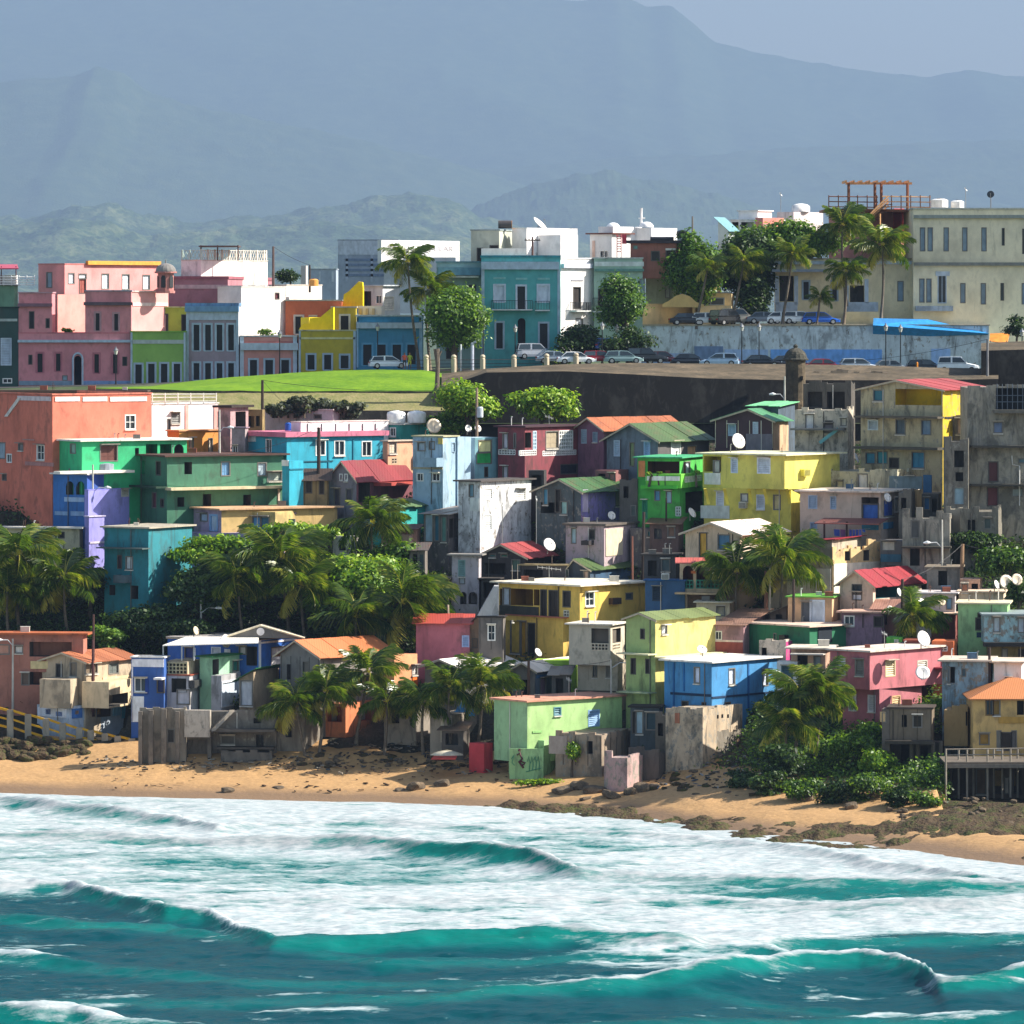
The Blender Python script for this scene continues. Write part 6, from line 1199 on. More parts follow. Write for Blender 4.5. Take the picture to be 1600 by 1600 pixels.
b = house('boarded_ruin', 'row of weathered board walls with black door gaps above the rocks', 868, 940, 1000, 1149, 1205, a=18, g=1215, d=4, col='#8a7864', dirt=.5, peel=.3, ruin=.4, ws='L o 917 1158 926 1178;L o 944 1156 953 1176;L v 880 1150 938 1196 #5f5344;R v 945 1150 998 1190 #5a4f42;L p 858 1150 886 1178 #a3948a')
b = house('pink_ruin', 'broken pink concrete block leaning above the boulders', 944, 980, 1004, 1186, 1232, a=26, g=1236, d=3, col='#b58f8a', dirt=.4, peel=.45, ruin=.7, cat='ruin')
block(b.root, 982, 1030, 1042, 1180, 1222, a=20, Y=b.Y+2.5, d=3, col='#4f463f', dirt=.5, ruin=.7)
b = house('concrete_ruin', 'cracked concrete ruin below the blue panel house', 1040, 1098, 1160, 1110, 1165, a=22, g=1200, d=4, col='#a8957c', dirt=.55, peel=.35, ruin=.25, cat='ruin', ws='L p 1055 1114 1062 1130 #a3664a;R o 1120 1117 1123 1123;R o 1127 1116 1130 1122;R o 1136 1116 1139 1122')
block(b.root, 1060, 1102, 1176, 1150, 1205, a=20, Y=b.Y+.8, d=3, col='#6f6658', dirt=.55, peel=.2, ruin=.3, ws='R p 1150 1152 1170 1196 #7a5f50;R o 1106 1158 1122 1180')
b = house('shed', 'small dark shed with a blue grey door between green and blue houses', 985, 1030, 1036, 1106, 1160, a=10, g=1178, d=4, col='#3a4448', dirt=.5, cat='shed', roof=('slab', '#2a2624', dict(over=.2, th=.14)), ws='L s 994 1112 1004 1146 #a9c4d0;L d 988 1112 993 1146;L s 1010 1114 1028 1140 #2f4a54')
b = house('red_bin_stall', 'bright red plywood stall standing on beach posts', 733, 756, 770, 1162, 1192, a=38, g=1208, col='#c2262c', dirt=.1, cat='stall')
mb = MB(); A = [W(674, 1185, b.Y-1), W(712, 1185, b.Y-1), W(714, 1181, b.Y+1.5), W(678, 1181, b.Y+1.5)]; mb.hexa([p-Vector((0,0,.1)) for p in A]+A); rel(mb.build('counter', flat('#c2443c')), b.root)
# ------------------------------------------------------------------ the small stuff packed between the bigger houses
for lb, a, kw in (
 ('dark lean to porch below the lilac annex arches', (664, 700, 706, 905, 965), dict(a=8, g=975, d=4, col='#3a332e', ws='L o 668 912 690 935;L o 692 915 702 950', roof=('slab', '#55504a', dict(over=.25, th=.12)))),
 ('sooty two room shack left of the lilac annex', (640, 664, 668, 858, 915), dict(a=10, g=945, d=4, col='#6a625a', dirt=.5, ws='L o 645 866 652 884;L s 655 866 662 888 #4a5a5c', roof=('sF', '#5f5650', dict(rise=.4, rust=.7)))),
 ('dark shelter with a pale rail behind the long yellow house stair', (752, 778, 782, 905, 960), dict(a=10, g=962, d=4, col='#2c2826', ws='L o 755 910 776 935', roof=('slab', '#4a443f', dict(over=.3, th=.1)))),
 ('brick coloured stump house under the plum house', (930, 962, 985, 735, 775), dict(a=20, g=800, d=4, col='#8a4f4c', ws='L o 935 740 946 752;L s 952 740 960 752 #c98a84')),
 ('narrow black stained house between the green shack and lime house', (968, 996, 1000, 752, 822), dict(a=10, g=852, d=4, col='#4a4640', dirt=.5, ws='L o 974 760 982 778;L s 986 790 993 806 #5f6a64', ruin=.4)),
 ('rusty sheet hut under the lime green house', (1015, 1060, 1068, 818, 850), dict(a=10, g=868, d=4, col='#5a4038', ws='L o 1022 826 1034 842;L s 1044 824 1054 838 #8f6f5a', roof=('sF', '#7a5a4a', dict(rise=.4, rust=.8)))),
 ('low dark store left of the arched house', (1006, 1056, 1062, 868, 912), dict(a=8, g=940, d=5, col='#3c3c3e', dirt=.5, ws='L o 1012 876 1026 900;L s 1034 874 1046 892 #55686c', roof=('slab', '#3f3b38', dict(over=.3, th=.12)))),
 ('cream garden wall house at the foot of the paired palms', (1088, 1140, 1146, 942, 975), dict(a=8, g=996, d=3, col='#d9c49c', ws='L o 1096 950 1106 970;L s 1120 948 1132 962 #a9a08c', roof=('slab', '#e3d6bb', dict(over=.25, th=.1)))),
 ('grey patched ruin with a magenta corner above the blue panel house', (1186, 1228, 1238, 1003, 1040), dict(a=18, g=1072, d=4, col='#b3a594', dirt=.55, peel=.25, col2='#a02f6a', ruin=.3, ws='L o 1190 1012 1198 1028')),
 ('peach low house with a shaded eave left of the rose pink house', (1236, 1290, 1300, 1014, 1080), dict(a=12, g=1098, d=5, col='#c99a7c', roof=('slab', '#e0d3bf', dict(over=.5, th=.12)), ws='L o 1246 1024 1262 1040;L s 1272 1026 1282 1046 #8f9aa0;L C 1238 1020 1290 1022 #d9cfc0')),
 ('tiny lime green room beside the windblown palm', (1385, 1408, 1413, 996, 1022), dict(a=12, g=1062, d=3, col='#5fc43a', ws='L l 1398 1000 1403 1018 #efe9d9')),
 ('orange terrace box with pale blocks behind the rose pink roof', (1456, 1490, 1495, 1002, 1022), dict(a=10, g=1066, d=3, col='#d9622c', ws='L G 1462 1010 1480 1017 #efe4d4')),
 ('maroon terrace box with pale blocks next to the orange one', (1414, 1448, 1454, 1002, 1022), dict(a=10, g=1065, d=3, col='#6a2c24', ws='L G 1420 1006 1440 1014 #cfc4b4', roof=('slab', '#8a4a3a', dict(over=.15, th=.1)))),
 ('brown lean to beneath the faded red roof cottage', (1366, 1405, 1412, 950, 985), dict(a=14, g=1005, d=4, col='#6f4038', roof=('sF', '#a87a66', dict(rise=.5, rust=.6)), ws='L o 1372 958 1386 976')),
 ('weathered hut with a pale door below the cream terrace', (1500, 1530, 1535, 905, 932), dict(a=10, g=958, d=3, col='#b58c74', ws='L s 1504 912 1512 926 #d9a48c;L o 1518 912 1528 926')),
 ('pinkish blank wall house half hidden in the grove', (596, 640, 648, 836, 872), dict(a=14, g=905, d=4, col='#d9b0a4', ws='L s 606 844 614 858 #b98a80')),
 ('white walled hut between the grove trees', (520, 556, 562, 838, 868), dict(a=12, g=902, d=4, col='#e3d8cc', ws='L o 530 844 540 860')),
 ('shaded grey lean to left of the concrete tower', (862, 888, 892, 1052, 1098), dict(a=10, g=1120, d=3, col='#55504c', ws='L o 868 1060 880 1088', roof=('sF', '#8f8478', dict(rise=.4, rust=.5)))),
 ('rough board lean to right of the small dark shed', (1024, 1040, 1044, 1118, 1170), dict(a=8, g=1186, d=3, col='#5f5548', dirt=.5, ruin=.5, ws='L o 1028 1130 1036 1150')),
 ('low block shed behind the beach palms', (600, 650, 672, 1098, 1150), dict(a=18, g=1162, d=4, col='#7a7064', dirt=.5, ws='L o 612 1108 624 1130;L s 634 1106 644 1122 #4f5a5c', roof=('slab', '#5f5850', dict(over=.3, th=.12)))),
 ('grey block shed behind the short bushy palm', (432, 476, 500, 1120, 1168), dict(a=18, g=1176, d=4, col='#6f675c', dirt=.5, ws='L o 446 1130 456 1152', ruin=.3)),
 ('scrap board stall under the dark beach palm', (690, 724, 734, 1140, 1170), dict(a=14, g=1188, d=3, col='#4a423a', ws='L o 696 1146 716 1164', roof=('sF', '#6a5a4c', dict(rise=.4, rust=.8)))),
 ('stained annex right of the wash line house', (1404, 1424, 1430, 770, 815), dict(a=10, g=858, d=3, col='#6f675a', dirt=.5, ws='L o 1408 778 1416 796', ruin=.5)),
 ('sooty annex under the stained concrete row', (1440, 1466, 1472, 772, 812), dict(a=8, g=838, d=3, col='#4f4a42', dirt=.5, ws='L s 1444 778 1452 796 #2f6a9a;L o 1456 780 1464 800')),
 ('lower ruin storey below the blackened tenement', (1500, 1560, 1566, 800, 850), dict(a=8, g=885, d=4, col='#6a6457', dirt=.55, peel=.2, ruin=.5, ws='L o 1512 812 1524 836;L s 1538 810 1548 826 #55605c')),
 ('black gap shed between maroon house and weathered building', (826, 850, 854, 735, 775), dict(a=8, g=828, d=3, col='#2a2526', ws='L o 830 742 846 760')),
): house('shack', lb, *a, **kw)
# ------------------------------------------------------------------ the slope itself, cut back into terraces for the houses
def cut(X, Y, Z):
    for b, zv in FOOT:
        dx, dy = X-b.c.x, Y-b.c.y
        lx = dx*b.ex.x+dy*b.ex.y; ly = dx*b.ey.x+dy*b.ey.y
        m = (lx > -b.w-.6) & (lx < .9) & (ly > -1.6) & (ly < b.d+.3)
        Z = np.where(m, np.minimum(Z, zv-.15), Z)
    m = (800+X/Y*F > 1472) & (800+X/Y*F < 1640) & (Y < 433)
    return np.where(m, np.minimum(Z, 1.2+.04*(Y-415)), Z)
HILL = heightsheet('hillside', xs, np.linspace(0.19, 1.02, 170), lambda X, Y, S: cut(X, Y, np.interp(S, _ps, _pz)+0.7*(fbm(X*0.3, Y*0.3)-0.5)-0.9*sstep(0.215, 0.19, S)-0.3), M_SOIL)
# ------------------------------------------------------------------ trees, palms, undergrowth
def leaf_mat(name, c0, c1, c2, trans=.35, rough=.45):
    m, n, l, p, out = nodes(name)
    a = N(n, 'Attribute', attribute_name='tone'); oi = N(n, 'ObjectInfo')
    ad = N(n, 'Math', operation='MULTIPLY_ADD'); l.new(oi.outputs['Random'], ad.inputs[0]); ad.inputs[1].default_value = .25; l.new(a.outputs['Fac'], ad.inputs[2])
    r = n.new('ShaderNodeValToRGB'); e = r.color_ramp.elements; e[0].position = 0; e[1].position = 1.15; e[0].color = (*c0, 1); e[1].color = (*c2, 1); x = e.new(.55); x.color = (*c1, 1)
    l.new(ad.outputs[0], r.inputs[0]); l.new(r.outputs[0], p.inputs['Base Color']); p.inputs['Roughness'].default_value = rough; p.inputs['Specular IOR Level'].default_value = .4
    tr = N(n, 'BsdfTranslucent'); mul = N(n, 'MixRGB', blend_type='MULTIPLY'); mul.inputs[0].default_value = 1; l.new(r.outputs[0], mul.inputs[1]); mul.inputs[2].default_value = (1.5, 1.5, .5, 1); l.new(mul.outputs[0], tr.inputs[0])
    mx = N(n, 'MixShader'); mx.inputs[0].default_value = trans; l.new(p.outputs[0], mx.inputs[1]); l.new(tr.outputs[0], mx.inputs[2]); l.new(mx.outputs[0], out.inputs[0])
    return m
M_LEAF = leaf_mat('broad_leaf', (.012, .034, .006), (.06, .14, .016), (.20, .33, .035))
M_LEAFB = leaf_mat('bright_leaf', (.016, .06, .006), (.12, .25, .016), (.36, .48, .04))
M_LEAFD = leaf_mat('dark_leaf', (.005, .015, .005), (.022, .055, .012), (.075, .13, .025))
M_VINE = leaf_mat('vine_leaf', (.008, .025, .007), (.04, .10, .012), (.18, .30, .025))
M_AGAVE = leaf_mat('grey_leaf', (.02, .03, .018), (.07, .085, .05), (.17, .19, .12))
M_PALM = leaf_mat('palm_leaf', (.012, .040, .006), (.08, .14, .016), (.50, .44, .09), .4, .25)
M_BARK = earth_mat('bark', [(0.3, (.035, .026, .018)), (.7, (.16, .125, .09)), (.5, (.09, .07, .05))], 1.5, .05)
M_PBARK = earth_mat('palm_bark', [(0.3, (.07, .055, .04)), (.7, (.24, .2, .15)), (.5, (.15, .12, .09))], 1.5, .05)

def leaves_mesh(name, C, Nrm, size, mat, rng, asp=.55):
    n = len(C); t = rng.normal(size=(n, 3)); t -= (t*Nrm).sum(1)[:, None]*Nrm; t /= np.linalg.norm(t, axis=1)[:, None]+1e-9
    s = np.cross(Nrm, t); L = (size*(.6+.8*rng.random(n)))[:, None]
    v = np.stack([C-t*L*.5, C+s*L*asp*.5+Nrm*L*.06, C+t*L*.5-Nrm*L*.08, C-s*L*asp*.5+Nrm*L*.06], 1).reshape(-1, 3)
    f = np.arange(n*4).reshape(n, 4)
    me = npmesh(name, v, f, mat); tone = np.repeat(rng.random(n)*.8+.1, 4); attr(me, 'tone', tone); return me

def crown_pts(clumps, dens, rng):
    C = []; D = []
    for (c, r) in clumps:
        r = np.array(r); n = max(20, int(dens*(r[0]*r[2]+r[0]*r[1]+r[1]*r[2])))
        d = rng.normal(size=(n, 3)); d /= np.linalg.norm(d, axis=1)[:, None]
        rad = rng.random(n)**.38*(1+.18*rng.normal(size=n)); C.append(np.array(c)+d*r*rad[:, None]); nn = d*.7+rng.normal(size=(n, 3))*.55+np.array([0, 0, .55]); D.append(nn/np.linalg.norm(nn, axis=1)[:, None])
    return np.concatenate(C), np.concatenate(D)

def tree(name, label, px, py, rx, ry, basepy, Y, mat=None, leaf=.34, dens=150, group=None, cat='tree', seed=None, basepx=None, n=9):
    """crown centre and half sizes in pixels at depth Y"""
    rng = np.random.default_rng(seed or int(px*7+py)); m = Y/F
    c = W(px, py, Y); R = np.array([rx*m, min(rx, ry*1.3)*m*.9, ry*m])
    base = W(basepx or px, basepy, Y); root = empty(name, base, label, cat, group)
    cl = []
    for i in range(n):
        d = rng.normal(size=3); d /= np.linalg.norm(d); k = .62*rng.random()**.5
        r = R*(.34+.22*rng.random()); cl.append((np.array(c)+d*R*k*1.05, r*np.array([1.15, 1.1, .8])))
    C, D = crown_pts(cl, dens, rng)
    me = leaves_mesh('crown', C-np.array(base), D, np.full(len(C), leaf), mat or M_LEAF, rng)
    link(bpy.data.objects.new('crown', me), root)
    mb = MB(); h = c.z-base.z; tr = max(.1, .045*h+.05*R[0]/2)
    top = Vector((c.x-base.x, c.y-base.y, h)); mid = top*.45+Vector((rng.normal()*.15, 0, 0))
    mb.tube([(0, 0, -.8), mid*.5, mid], [tr*1.25, tr, tr*.85], 8)
    for q, r in cl[:6]:
        e = Vector(q)-base; mb.tube([mid, mid.lerp(e, .55)+Vector((0, 0, .1*h)), e], [tr*.6, tr*.38, tr*.12], 6)
    mb.build('trunk', M_BARK, root, smooth=True)
    return root

def frond_mesh(seed, dry=0.0):
    rng = np.random.default_rng(seed); L = 1.0; k = 26; P = []; 
    droop = .35+.5*rng.random(); t = np.linspace(0, 1, k)
    ang = .75-(.75+droop)*t**1.35      # pitch along the rib
    dx = np.cumsum(np.cos(ang))/k; dz = np.cumsum(np.sin(ang))/k; rib = np.stack([dx, np.zeros(k), dz], 1)
    V = []; Fc = []; T = []
    w = .016
    for i in range(k-1):
        a, b = rib[i], rib[i+1]; j = len(V); ww = w*(1-.8*t[i])
        V += [a+[0, -ww, 0], a+[0, ww, 0], b+[0, ww*.9, 0], b+[0, -ww*.9, 0]]; Fc.append((j, j+1, j+2, j+3)); T += [.95]*4
    for i in range(3, k):
        for s in (-1, 1):
            for q in range(2):
                ll = (.34*math.sin(math.pi*min(1, (t[i]*.86+.12)))+.06)*(.85+.3*rng.random()); p = rib[i]+(rib[i]-rib[i-1])*(.5*q)
                out = np.array([.75+.2*rng.random(), s*(.62+.2*rng.random()), -.15-.45*rng.random()]); out /= np.linalg.norm(out)
                e = p+out*ll+np.array([0, 0, -ll*.28*rng.random()]); wv = np.array([.0105, 0, .008]); mid = (p+e)/2+np.array([0, 0, .03])
                j = len(V); V += [p-wv*.6, p+wv*.6, mid+wv, mid-wv]; Fc.append((j, j+1, j+2, j+3)); V += [mid-wv, mid+wv, e+wv*.15, e-wv*.15]; Fc.append((j+4, j+5, j+6, j+7))
                tn = .12+.35*rng.random()+dry; T += [tn]*4+[tn+.12]*4
    me = npmesh('frond', np.array(V), np.array(Fc), M_PALM); attr(me, 'tone', np.clip(T, 0, 1.1)); return me
FRONDS = [frond_mesh(s) for s in range(6)]; FROND_DRY = [frond_mesh(20+s, .5) for s in range(3)]
def palm(label, px, py, basepx, basepy, Y, size=3.2, n=20, wind=.5, group=None, lean=0.0, seed=0, name='palm_tree', trunk=.15):
    """crown at (px,py), foot at (basepx,basepy)"""
    r = random.Random(int(px*13+py+seed)); top = W(px, py, Y); base = W(basepx, basepy, Y-lean)
    root = empty(name, base, label, 'palm', group); d = top-base; n = int(n*1.2); size *= 1.12
    mb = MB(); k = 9; pts = []; rad = []
    for i in range(k):
        t = i/(k-1); bow = math.sin(t*math.pi)*(.06*d.z)*(1 if d.x > 0 else -1)
        pts.append((d.x*t**1.5+bow*.5, d.y*t, d.z*t-(.6 if i == 0 else 0))); rad.append(trunk*(1.5 if i == 0 else 1.05-.45*t))
    mb.tube(pts, rad, 8); mb.build('trunk', M_PBARK, root, smooth=True)
    for i in range(n):
        az = 2*math.pi*i/n*2.618+r.uniform(-.3, .3); lay = i/n
        pitch = math.radians(66-100*lay+r.uniform(-12, 12)); dry = lay > .78 and r.random() < .65
        dv = Vector((math.cos(az)*math.cos(pitch), math.sin(az)*math.cos(pitch), math.sin(pitch)))
        dv += Vector((wind*(.55+.3*r.random()), 0, -.05)); dv.normalize()
        o = bpy.data.objects.new('frond', r.choice(FROND_DRY if dry else FRONDS)); link(o, root)
        xa = dv; za = Vector((0, 0, 1)); ya = za.cross(xa).normalized(); za = xa.cross(ya)
        roll = Matrix.Rotation(r.uniform(-.5, .5), 3, 'X'); mt = Matrix((xa, ya, za)).transposed() @ roll
        # the mesh climbs at its root, so tip it forward before aiming it
        mt = mt @ Matrix.Rotation(math.radians(28), 3, 'Y')
        s = size*r.uniform(.8, 1.12)*(1.0 if lay < .8 else .85)
        o.matrix_local = Matrix.Translation(d) @ mt.to_4x4() @ Matrix.Diagonal((s, s, s, 1))
    mb = MB()
    for i in range(5): 
        a = i*1.25; q = d+Vector((.2*math.cos(a), .2*math.sin(a), -.22)); mb.lathe([(0, -.13), (.1, -.08), (.13, 0), (.1, .08), (0, .13)], q, 7)
    mb.build('coconuts', flat('#6a6a2c', .5), root, smooth=True)['kind'] = 'stuff'
    return root
gp = lambda px, py: groundY(px, py)
# by the blue town house
palm('tall dark palm leaning over the blue town house roof', 637, 410, 655, 572, 545, 2.9, 22, .25)
palm('shorter palm standing close behind the leaning palm and round tree', 668, 452, 672, 572, 546, 2.9, 22, .4)
# terrace palms
palm('slender palm with an S bent trunk beside the cream garden wall', 1106, 418, 1088, 505, 557.2, 2.1, 20, .35)
palm('palm with yellowed hanging fronds in front of the dark terrace trees', 1162, 408, 1143, 508, 557.4, 2.6, 22, .5)
palm('bright young palm in front of the white villa porch', 1238, 398, 1222, 506, 557.1, 2.5, 20, .3)
palm('palm with drooping pale fronds left of the tall terrace palm', 1322, 425, 1318, 508, 557.5, 2.3, 20, .35)
palm('tall full crowned palm before the cream building corner', 1378, 385, 1376, 500, 560, 3.2, 26, .25)
palm('palm top rising behind the full crowned terrace palm', 1316, 352, 1322, 470, 565, 3.0, 22, .2)
palm('short stocky palm with yellow fronds beside the blue car', 1281, 464, 1276, 508, 557, 1.6, 16, .35)
# left edge
palm('big palm with pale sunlit fronds at the left edge', 28, 868, 30, 985, gp(40, 985), 4.0, 26, .35, seed=2)
palm('palm standing right of the big left edge palm', 100, 905, 105, 990, gp(100, 990), 3.6, 22, .3)
palm('lower palm with yellow fronds below the big left edge palm', 12, 925, 14, 1000, gp(20, 1000), 3.4, 22, .6, seed=5)
# grove in the middle
palm('tall palm in the grove in front of the lilac row', 440, 872, 452, 985, gp(450, 985), 4.2, 26, .3)
palm('palm on the left side of the central grove', 372, 905, 380, 1000, gp(380, 1000), 3.8, 24, .35)
palm('palm in the centre of the grove above the orange roof', 470, 915, 478, 1010, gp(478, 1008), 3.8, 24, .3, seed=3)
palm('dark palm top beside the teal shed', 580, 818, 575, 930, gp(575, 925), 3.4, 24, .55)
palm('large windblown palm streaming over the pink beach house', 628, 945, 600, 1040, gp(600, 1035), 4.6, 28, .85)
palm('palm hidden low in the grove left of the windblown palm', 556, 965, 560, 1040, gp(560, 1040), 3.6, 22, .4)
# beach palms
palm('short bushy palm at the end of the sea wall', 462, 1098, 478, 1190, gp(478, 1182), 3.2, 24, .2)
palm('beach palm leaning beside the short bushy palm', 508, 1082, 498, 1182, gp(498, 1178), 3.0, 22, .3)
palm('upright beach palm in front of the orange roof', 575, 1052, 556, 1160, gp(556, 1160), 3.0, 22, .25)
palm('small beach palm right of the upright one', 604, 1098, 600, 1180, gp(600, 1178), 2.6, 20, .4)
palm('shaggy beach palm before the orange annex', 662, 1096, 662, 1182, gp(662, 1178), 2.7, 22, .35)
palm('dark beach palm near the blue tarpaulin', 702, 1076, 706, 1182, gp(706, 1180), 2.8, 22, .25)
palm('beach palm with a thin pale trunk above the red stall', 752, 1072, 746, 1175, gp(746, 1172), 3.2, 24, .45)
# right
palm('left palm of the pair in front of the arched house', 1152, 895, 1152, 975, gp(1152, 985), 3.4, 24, .25)
palm('right palm of the pair, spreading over the red roof', 1222, 875, 1216, 975, gp(1216, 985), 3.9, 26, .45)
palm('windblown palm rising behind the rose pink roof', 1424, 962, 1408, 1030, gp(1410, 1048), 2.8, 22, .7)
palm('leafy short palm clump right of the blue panel house', 1252, 1085, 1240, 1190, gp(1240, 1195), 3.2, 22, .1)
palm('short palm leaning toward the rose pink house', 1285, 1080, 1272, 1190, gp(1270, 1190), 3.0, 22, .2)
palm('low palm with dead hanging fronds under the blue panel house', 1228, 1130, 1232, 1205, gp(1232, 1205), 3.0, 22, 0)

# broad leaved trees
tree('tree', 'round dark leafed tree in front of the pale blue green house', 710, 500, 58, 52, 575, 543, M_LEAF, .36, 150, n=12)
tree('tree', 'leafy tree hiding the long iron balcony', 972, 475, 50, 58, 565, 547, M_LEAF, .36, 150, n=13, basepx=985)
tree('shrub', 'dark shrub mass under the bright white town house', 905, 530, 48, 38, 575, 546, M_LEAFD, .34, 140, cat='shrub', n=9)
tree('shrub', 'green shrub beside the lantern below the balcony tree', 980, 535, 42, 30, 575, 545, M_LEAFD, .34, 130, cat='shrub')
tree('shrub', 'bright green shrub next to the flower covered car', 870, 560, 24, 16, 578, 544, M_LEAFB, .3, 130, cat='shrub', n=6)
tree('tree', 'tall dark tree on the terrace above the cream garden wall', 1092, 420, 50, 72, 508, 562, M_LEAF, .4, 150, n=16)
tree('tree', 'broad leafy tree spreading across the middle of the terrace', 1235, 372, 88, 46, 480, 568, M_LEAF, .4, 150, n=18)
tree('tree', 'dark tree behind the yellowed palm on the terrace', 1165, 420, 62, 66, 508, 566, M_LEAFD, .4, 150, n=15)
tree('tree', 'dark tree filling the gap left of the beige villa', 1185, 470, 34, 45, 508, 563, M_LEAFD, .4, 140, n=9)
tree('shrub', 'round rooftop bush above the white wall', 455, 432, 29, 17, 448, 567, M_LEAFD, .28, 190, cat='shrub', n=7)
tree('shrub', 'bush at the corner of the cream building and orange awning', 1588, 510, 24, 22, 535, 548, M_LEAFD, .34, 130, cat='shrub', n=6)
tree('tree', 'glossy almond tree under the end of the lawn', 732, 628, 58, 38, 690, 508, M_LEAFB, .42, 110, n=13)
tree('tree', 'bright almond tree against the dark rampart', 850, 632, 55, 34, 690, 508.5, M_LEAFB, .42, 110, n=12)
tree('shrub', 'dark leaf mass behind the satellite dish', 700, 662, 45, 26, 700, 509.5, M_LEAF, .38, 120, cat='shrub')
tree('tree', 'broad tree with flat bright leaf layers above the deep teal house', 335, 868, 76, 36, 985, gp(330, 950), M_LEAFB, .42, 120, n=12)
tree('tree', 'dark tree beneath the flat leafed one on the wooded slope', 320, 925, 70, 50, 1005, gp(320, 990), M_LEAFD, .42, 110, n=12)
tree('tree', 'flat topped almond tree in front of the lilac row', 478, 832, 78, 26, 930, gp(478, 905), M_LEAFB, .42, 120, n=11)
tree('tree', 'sunlit yellow green tree in the centre of the grove', 565, 905, 74, 56, 1010, gp(560, 985), M_LEAFB, .4, 140, n=12)
tree('tree', 'dark tree below the sunlit yellow green one', 540, 965, 75, 40, 1030, gp(540, 1015), M_LEAFD, .4, 120, n=11)
tree('tree', 'dark tree right of the tall grove palm', 620, 870, 45, 34, 950, gp(620, 940), M_LEAF, .4, 110, n=8)
tree('shrub', 'dark shrub below the deep teal house', 225, 975, 70, 36, 1020, gp(225, 1015), M_LEAFD, .38, 120, cat='shrub', n=10)
tree('shrub', 'leafy shrub between the brown roofed house and the slope', 165, 995, 38, 26, 1040, gp(165, 1040), M_LEAF, .36, 130, cat='shrub', n=8)
tree('shrub', 'hedge like shrub beside the lower left palms', 140, 905, 36, 30, 965, gp(140, 960), M_LEAFD, .38, 120, cat='shrub')
tree('shrub', 'dark grove undergrowth left of the blue gable house', 300, 985, 55, 28, 1030, gp(300, 1030), M_LEAFD, .38, 110, cat='shrub')
tree('shrub', 'dark shrub under the dark palm top beside the shack', 650, 905, 32, 36, 960, gp(650, 958), M_LEAFD, .38, 110, cat='shrub')
tree('tree', 'vine covered tree with bright leaf edges at the right edge', 1575, 872, 52, 40, 960, gp(1570, 935), M_VINE, .38, 130, n=10)
tree('shrub', 'dark shrub in front of the white dishes at the right edge', 1592, 925, 26, 30, 975, gp(1590, 985), M_LEAFD, .36, 130, cat='shrub')
tree('shrub', 'vines hanging below the blackened tenement', 1530, 845, 45, 30, 900, gp(1530, 890), M_LEAFD, .36, 120, cat='shrub')
tree('shrub', 'bright creeper beside the collapsing board shack', 1470, 1098, 24, 10, 1112, gp(1470, 1130), M_LEAFB, .3, 170, cat='shrub', n=6)
tree('shrub', 'green creeper under the honey coloured house deck', 1462, 1222, 32, 20, 1245, 425, M_VINE, .32, 150, cat='shrub', n=7)
tree('shrub', 'green creeper climbing the boarded ruin by the green house', 893, 1172, 18, 20, 1205, gp(893, 1216), M_LEAFB, .28, 180, cat='shrub', n=6)
tree('shrub', 'dense green bush on the slope below the rose pink house', 1330, 1165, 55, 32, 1215, gp(1330, 1200), M_VINE, .34, 140, cat='shrub', n=10)
tree('shrub', 'bright leafed bush left of the collapsing board shack', 1362, 1140, 26, 26, 1190, gp(1360, 1185), M_LEAFB, .32, 150, cat='shrub', n=7)
tree('shrub', 'dark bush under the palm clump beside the concrete ruin', 1225, 1190, 50, 30, 1235, gp(1225, 1228), M_LEAFD, .34, 130, cat='shrub', n=9)
for i in range(16):
    px = 425+i*8.6+rnd.uniform(-3, 3)
    tree('agave', 'grey green spiky shrub in the row below the lawn', px, 630+abs(i-7)*1.2+rnd.uniform(-3, 3), 17, 17, 640, 512+rnd.uniform(-.8, .8), M_AGAVE, .42, 230, group='grey green shrubs below the lawn', cat='shrub', n=4, seed=500+i)

for px, py, rx, ry, m_, lb in ((1205, 1225, 40, 24, M_LEAFD, 'dark creeper mound at the foot of the concrete ruin'), (1260, 1232, 45, 24, M_VINE, 'creeper mound spilling onto the sand below the palm clump'), (1310, 1240, 42, 22, M_LEAFD, 'dark creeper mound above the shaded stone'), (1355, 1230, 40, 30, M_VINE, 'leafy mound below the bright bush'), (1400, 1243, 40, 24, M_LEAFD, 'dark mound under the collapsing board shack'), (1440, 1248, 34, 18, M_VINE, 'creeper edge beside the deck posts'), (1160, 1218, 34, 20, M_LEAFD, 'dark weeds on the rubbish bank'), (845, 1222, 40, 8, M_LEAFB, 'low bright weeds in front of the green beach house'), (1375, 1190, 30, 24, M_LEAFB, 'sunlit leaves on the bank beside the collapsing shack')):
    tree('shrub', lb, px, py, rx, ry, py+ry, groundY(px, py+ry*.7), m_, .3, 150, cat='shrub', n=9)
for px, lb in ((1014, 'leafy potted plant at the left end of the lime balcony'), (1030, 'pale potted plant in the middle of the lime balcony'), (1088, 'potted plant at the corner of the lime balcony')):
    tree('potted_plant', lb, px, 738, 6, 6, 747, groundY(1062, 848)-.4, M_LEAFB, .16, 420, cat='plant', n=4)
tree('shrub', 'terrace bush in the pink mansion courtyard', 104, 516, 10, 7, 523, 551.6, M_LEAFB, .25, 260, cat='shrub', n=5)
tree('shrub', 'planting on the small pink house roof terrace', 412, 519, 22, 8, 528, 553, M_LEAF, .25, 200, cat='shrub', n=6)
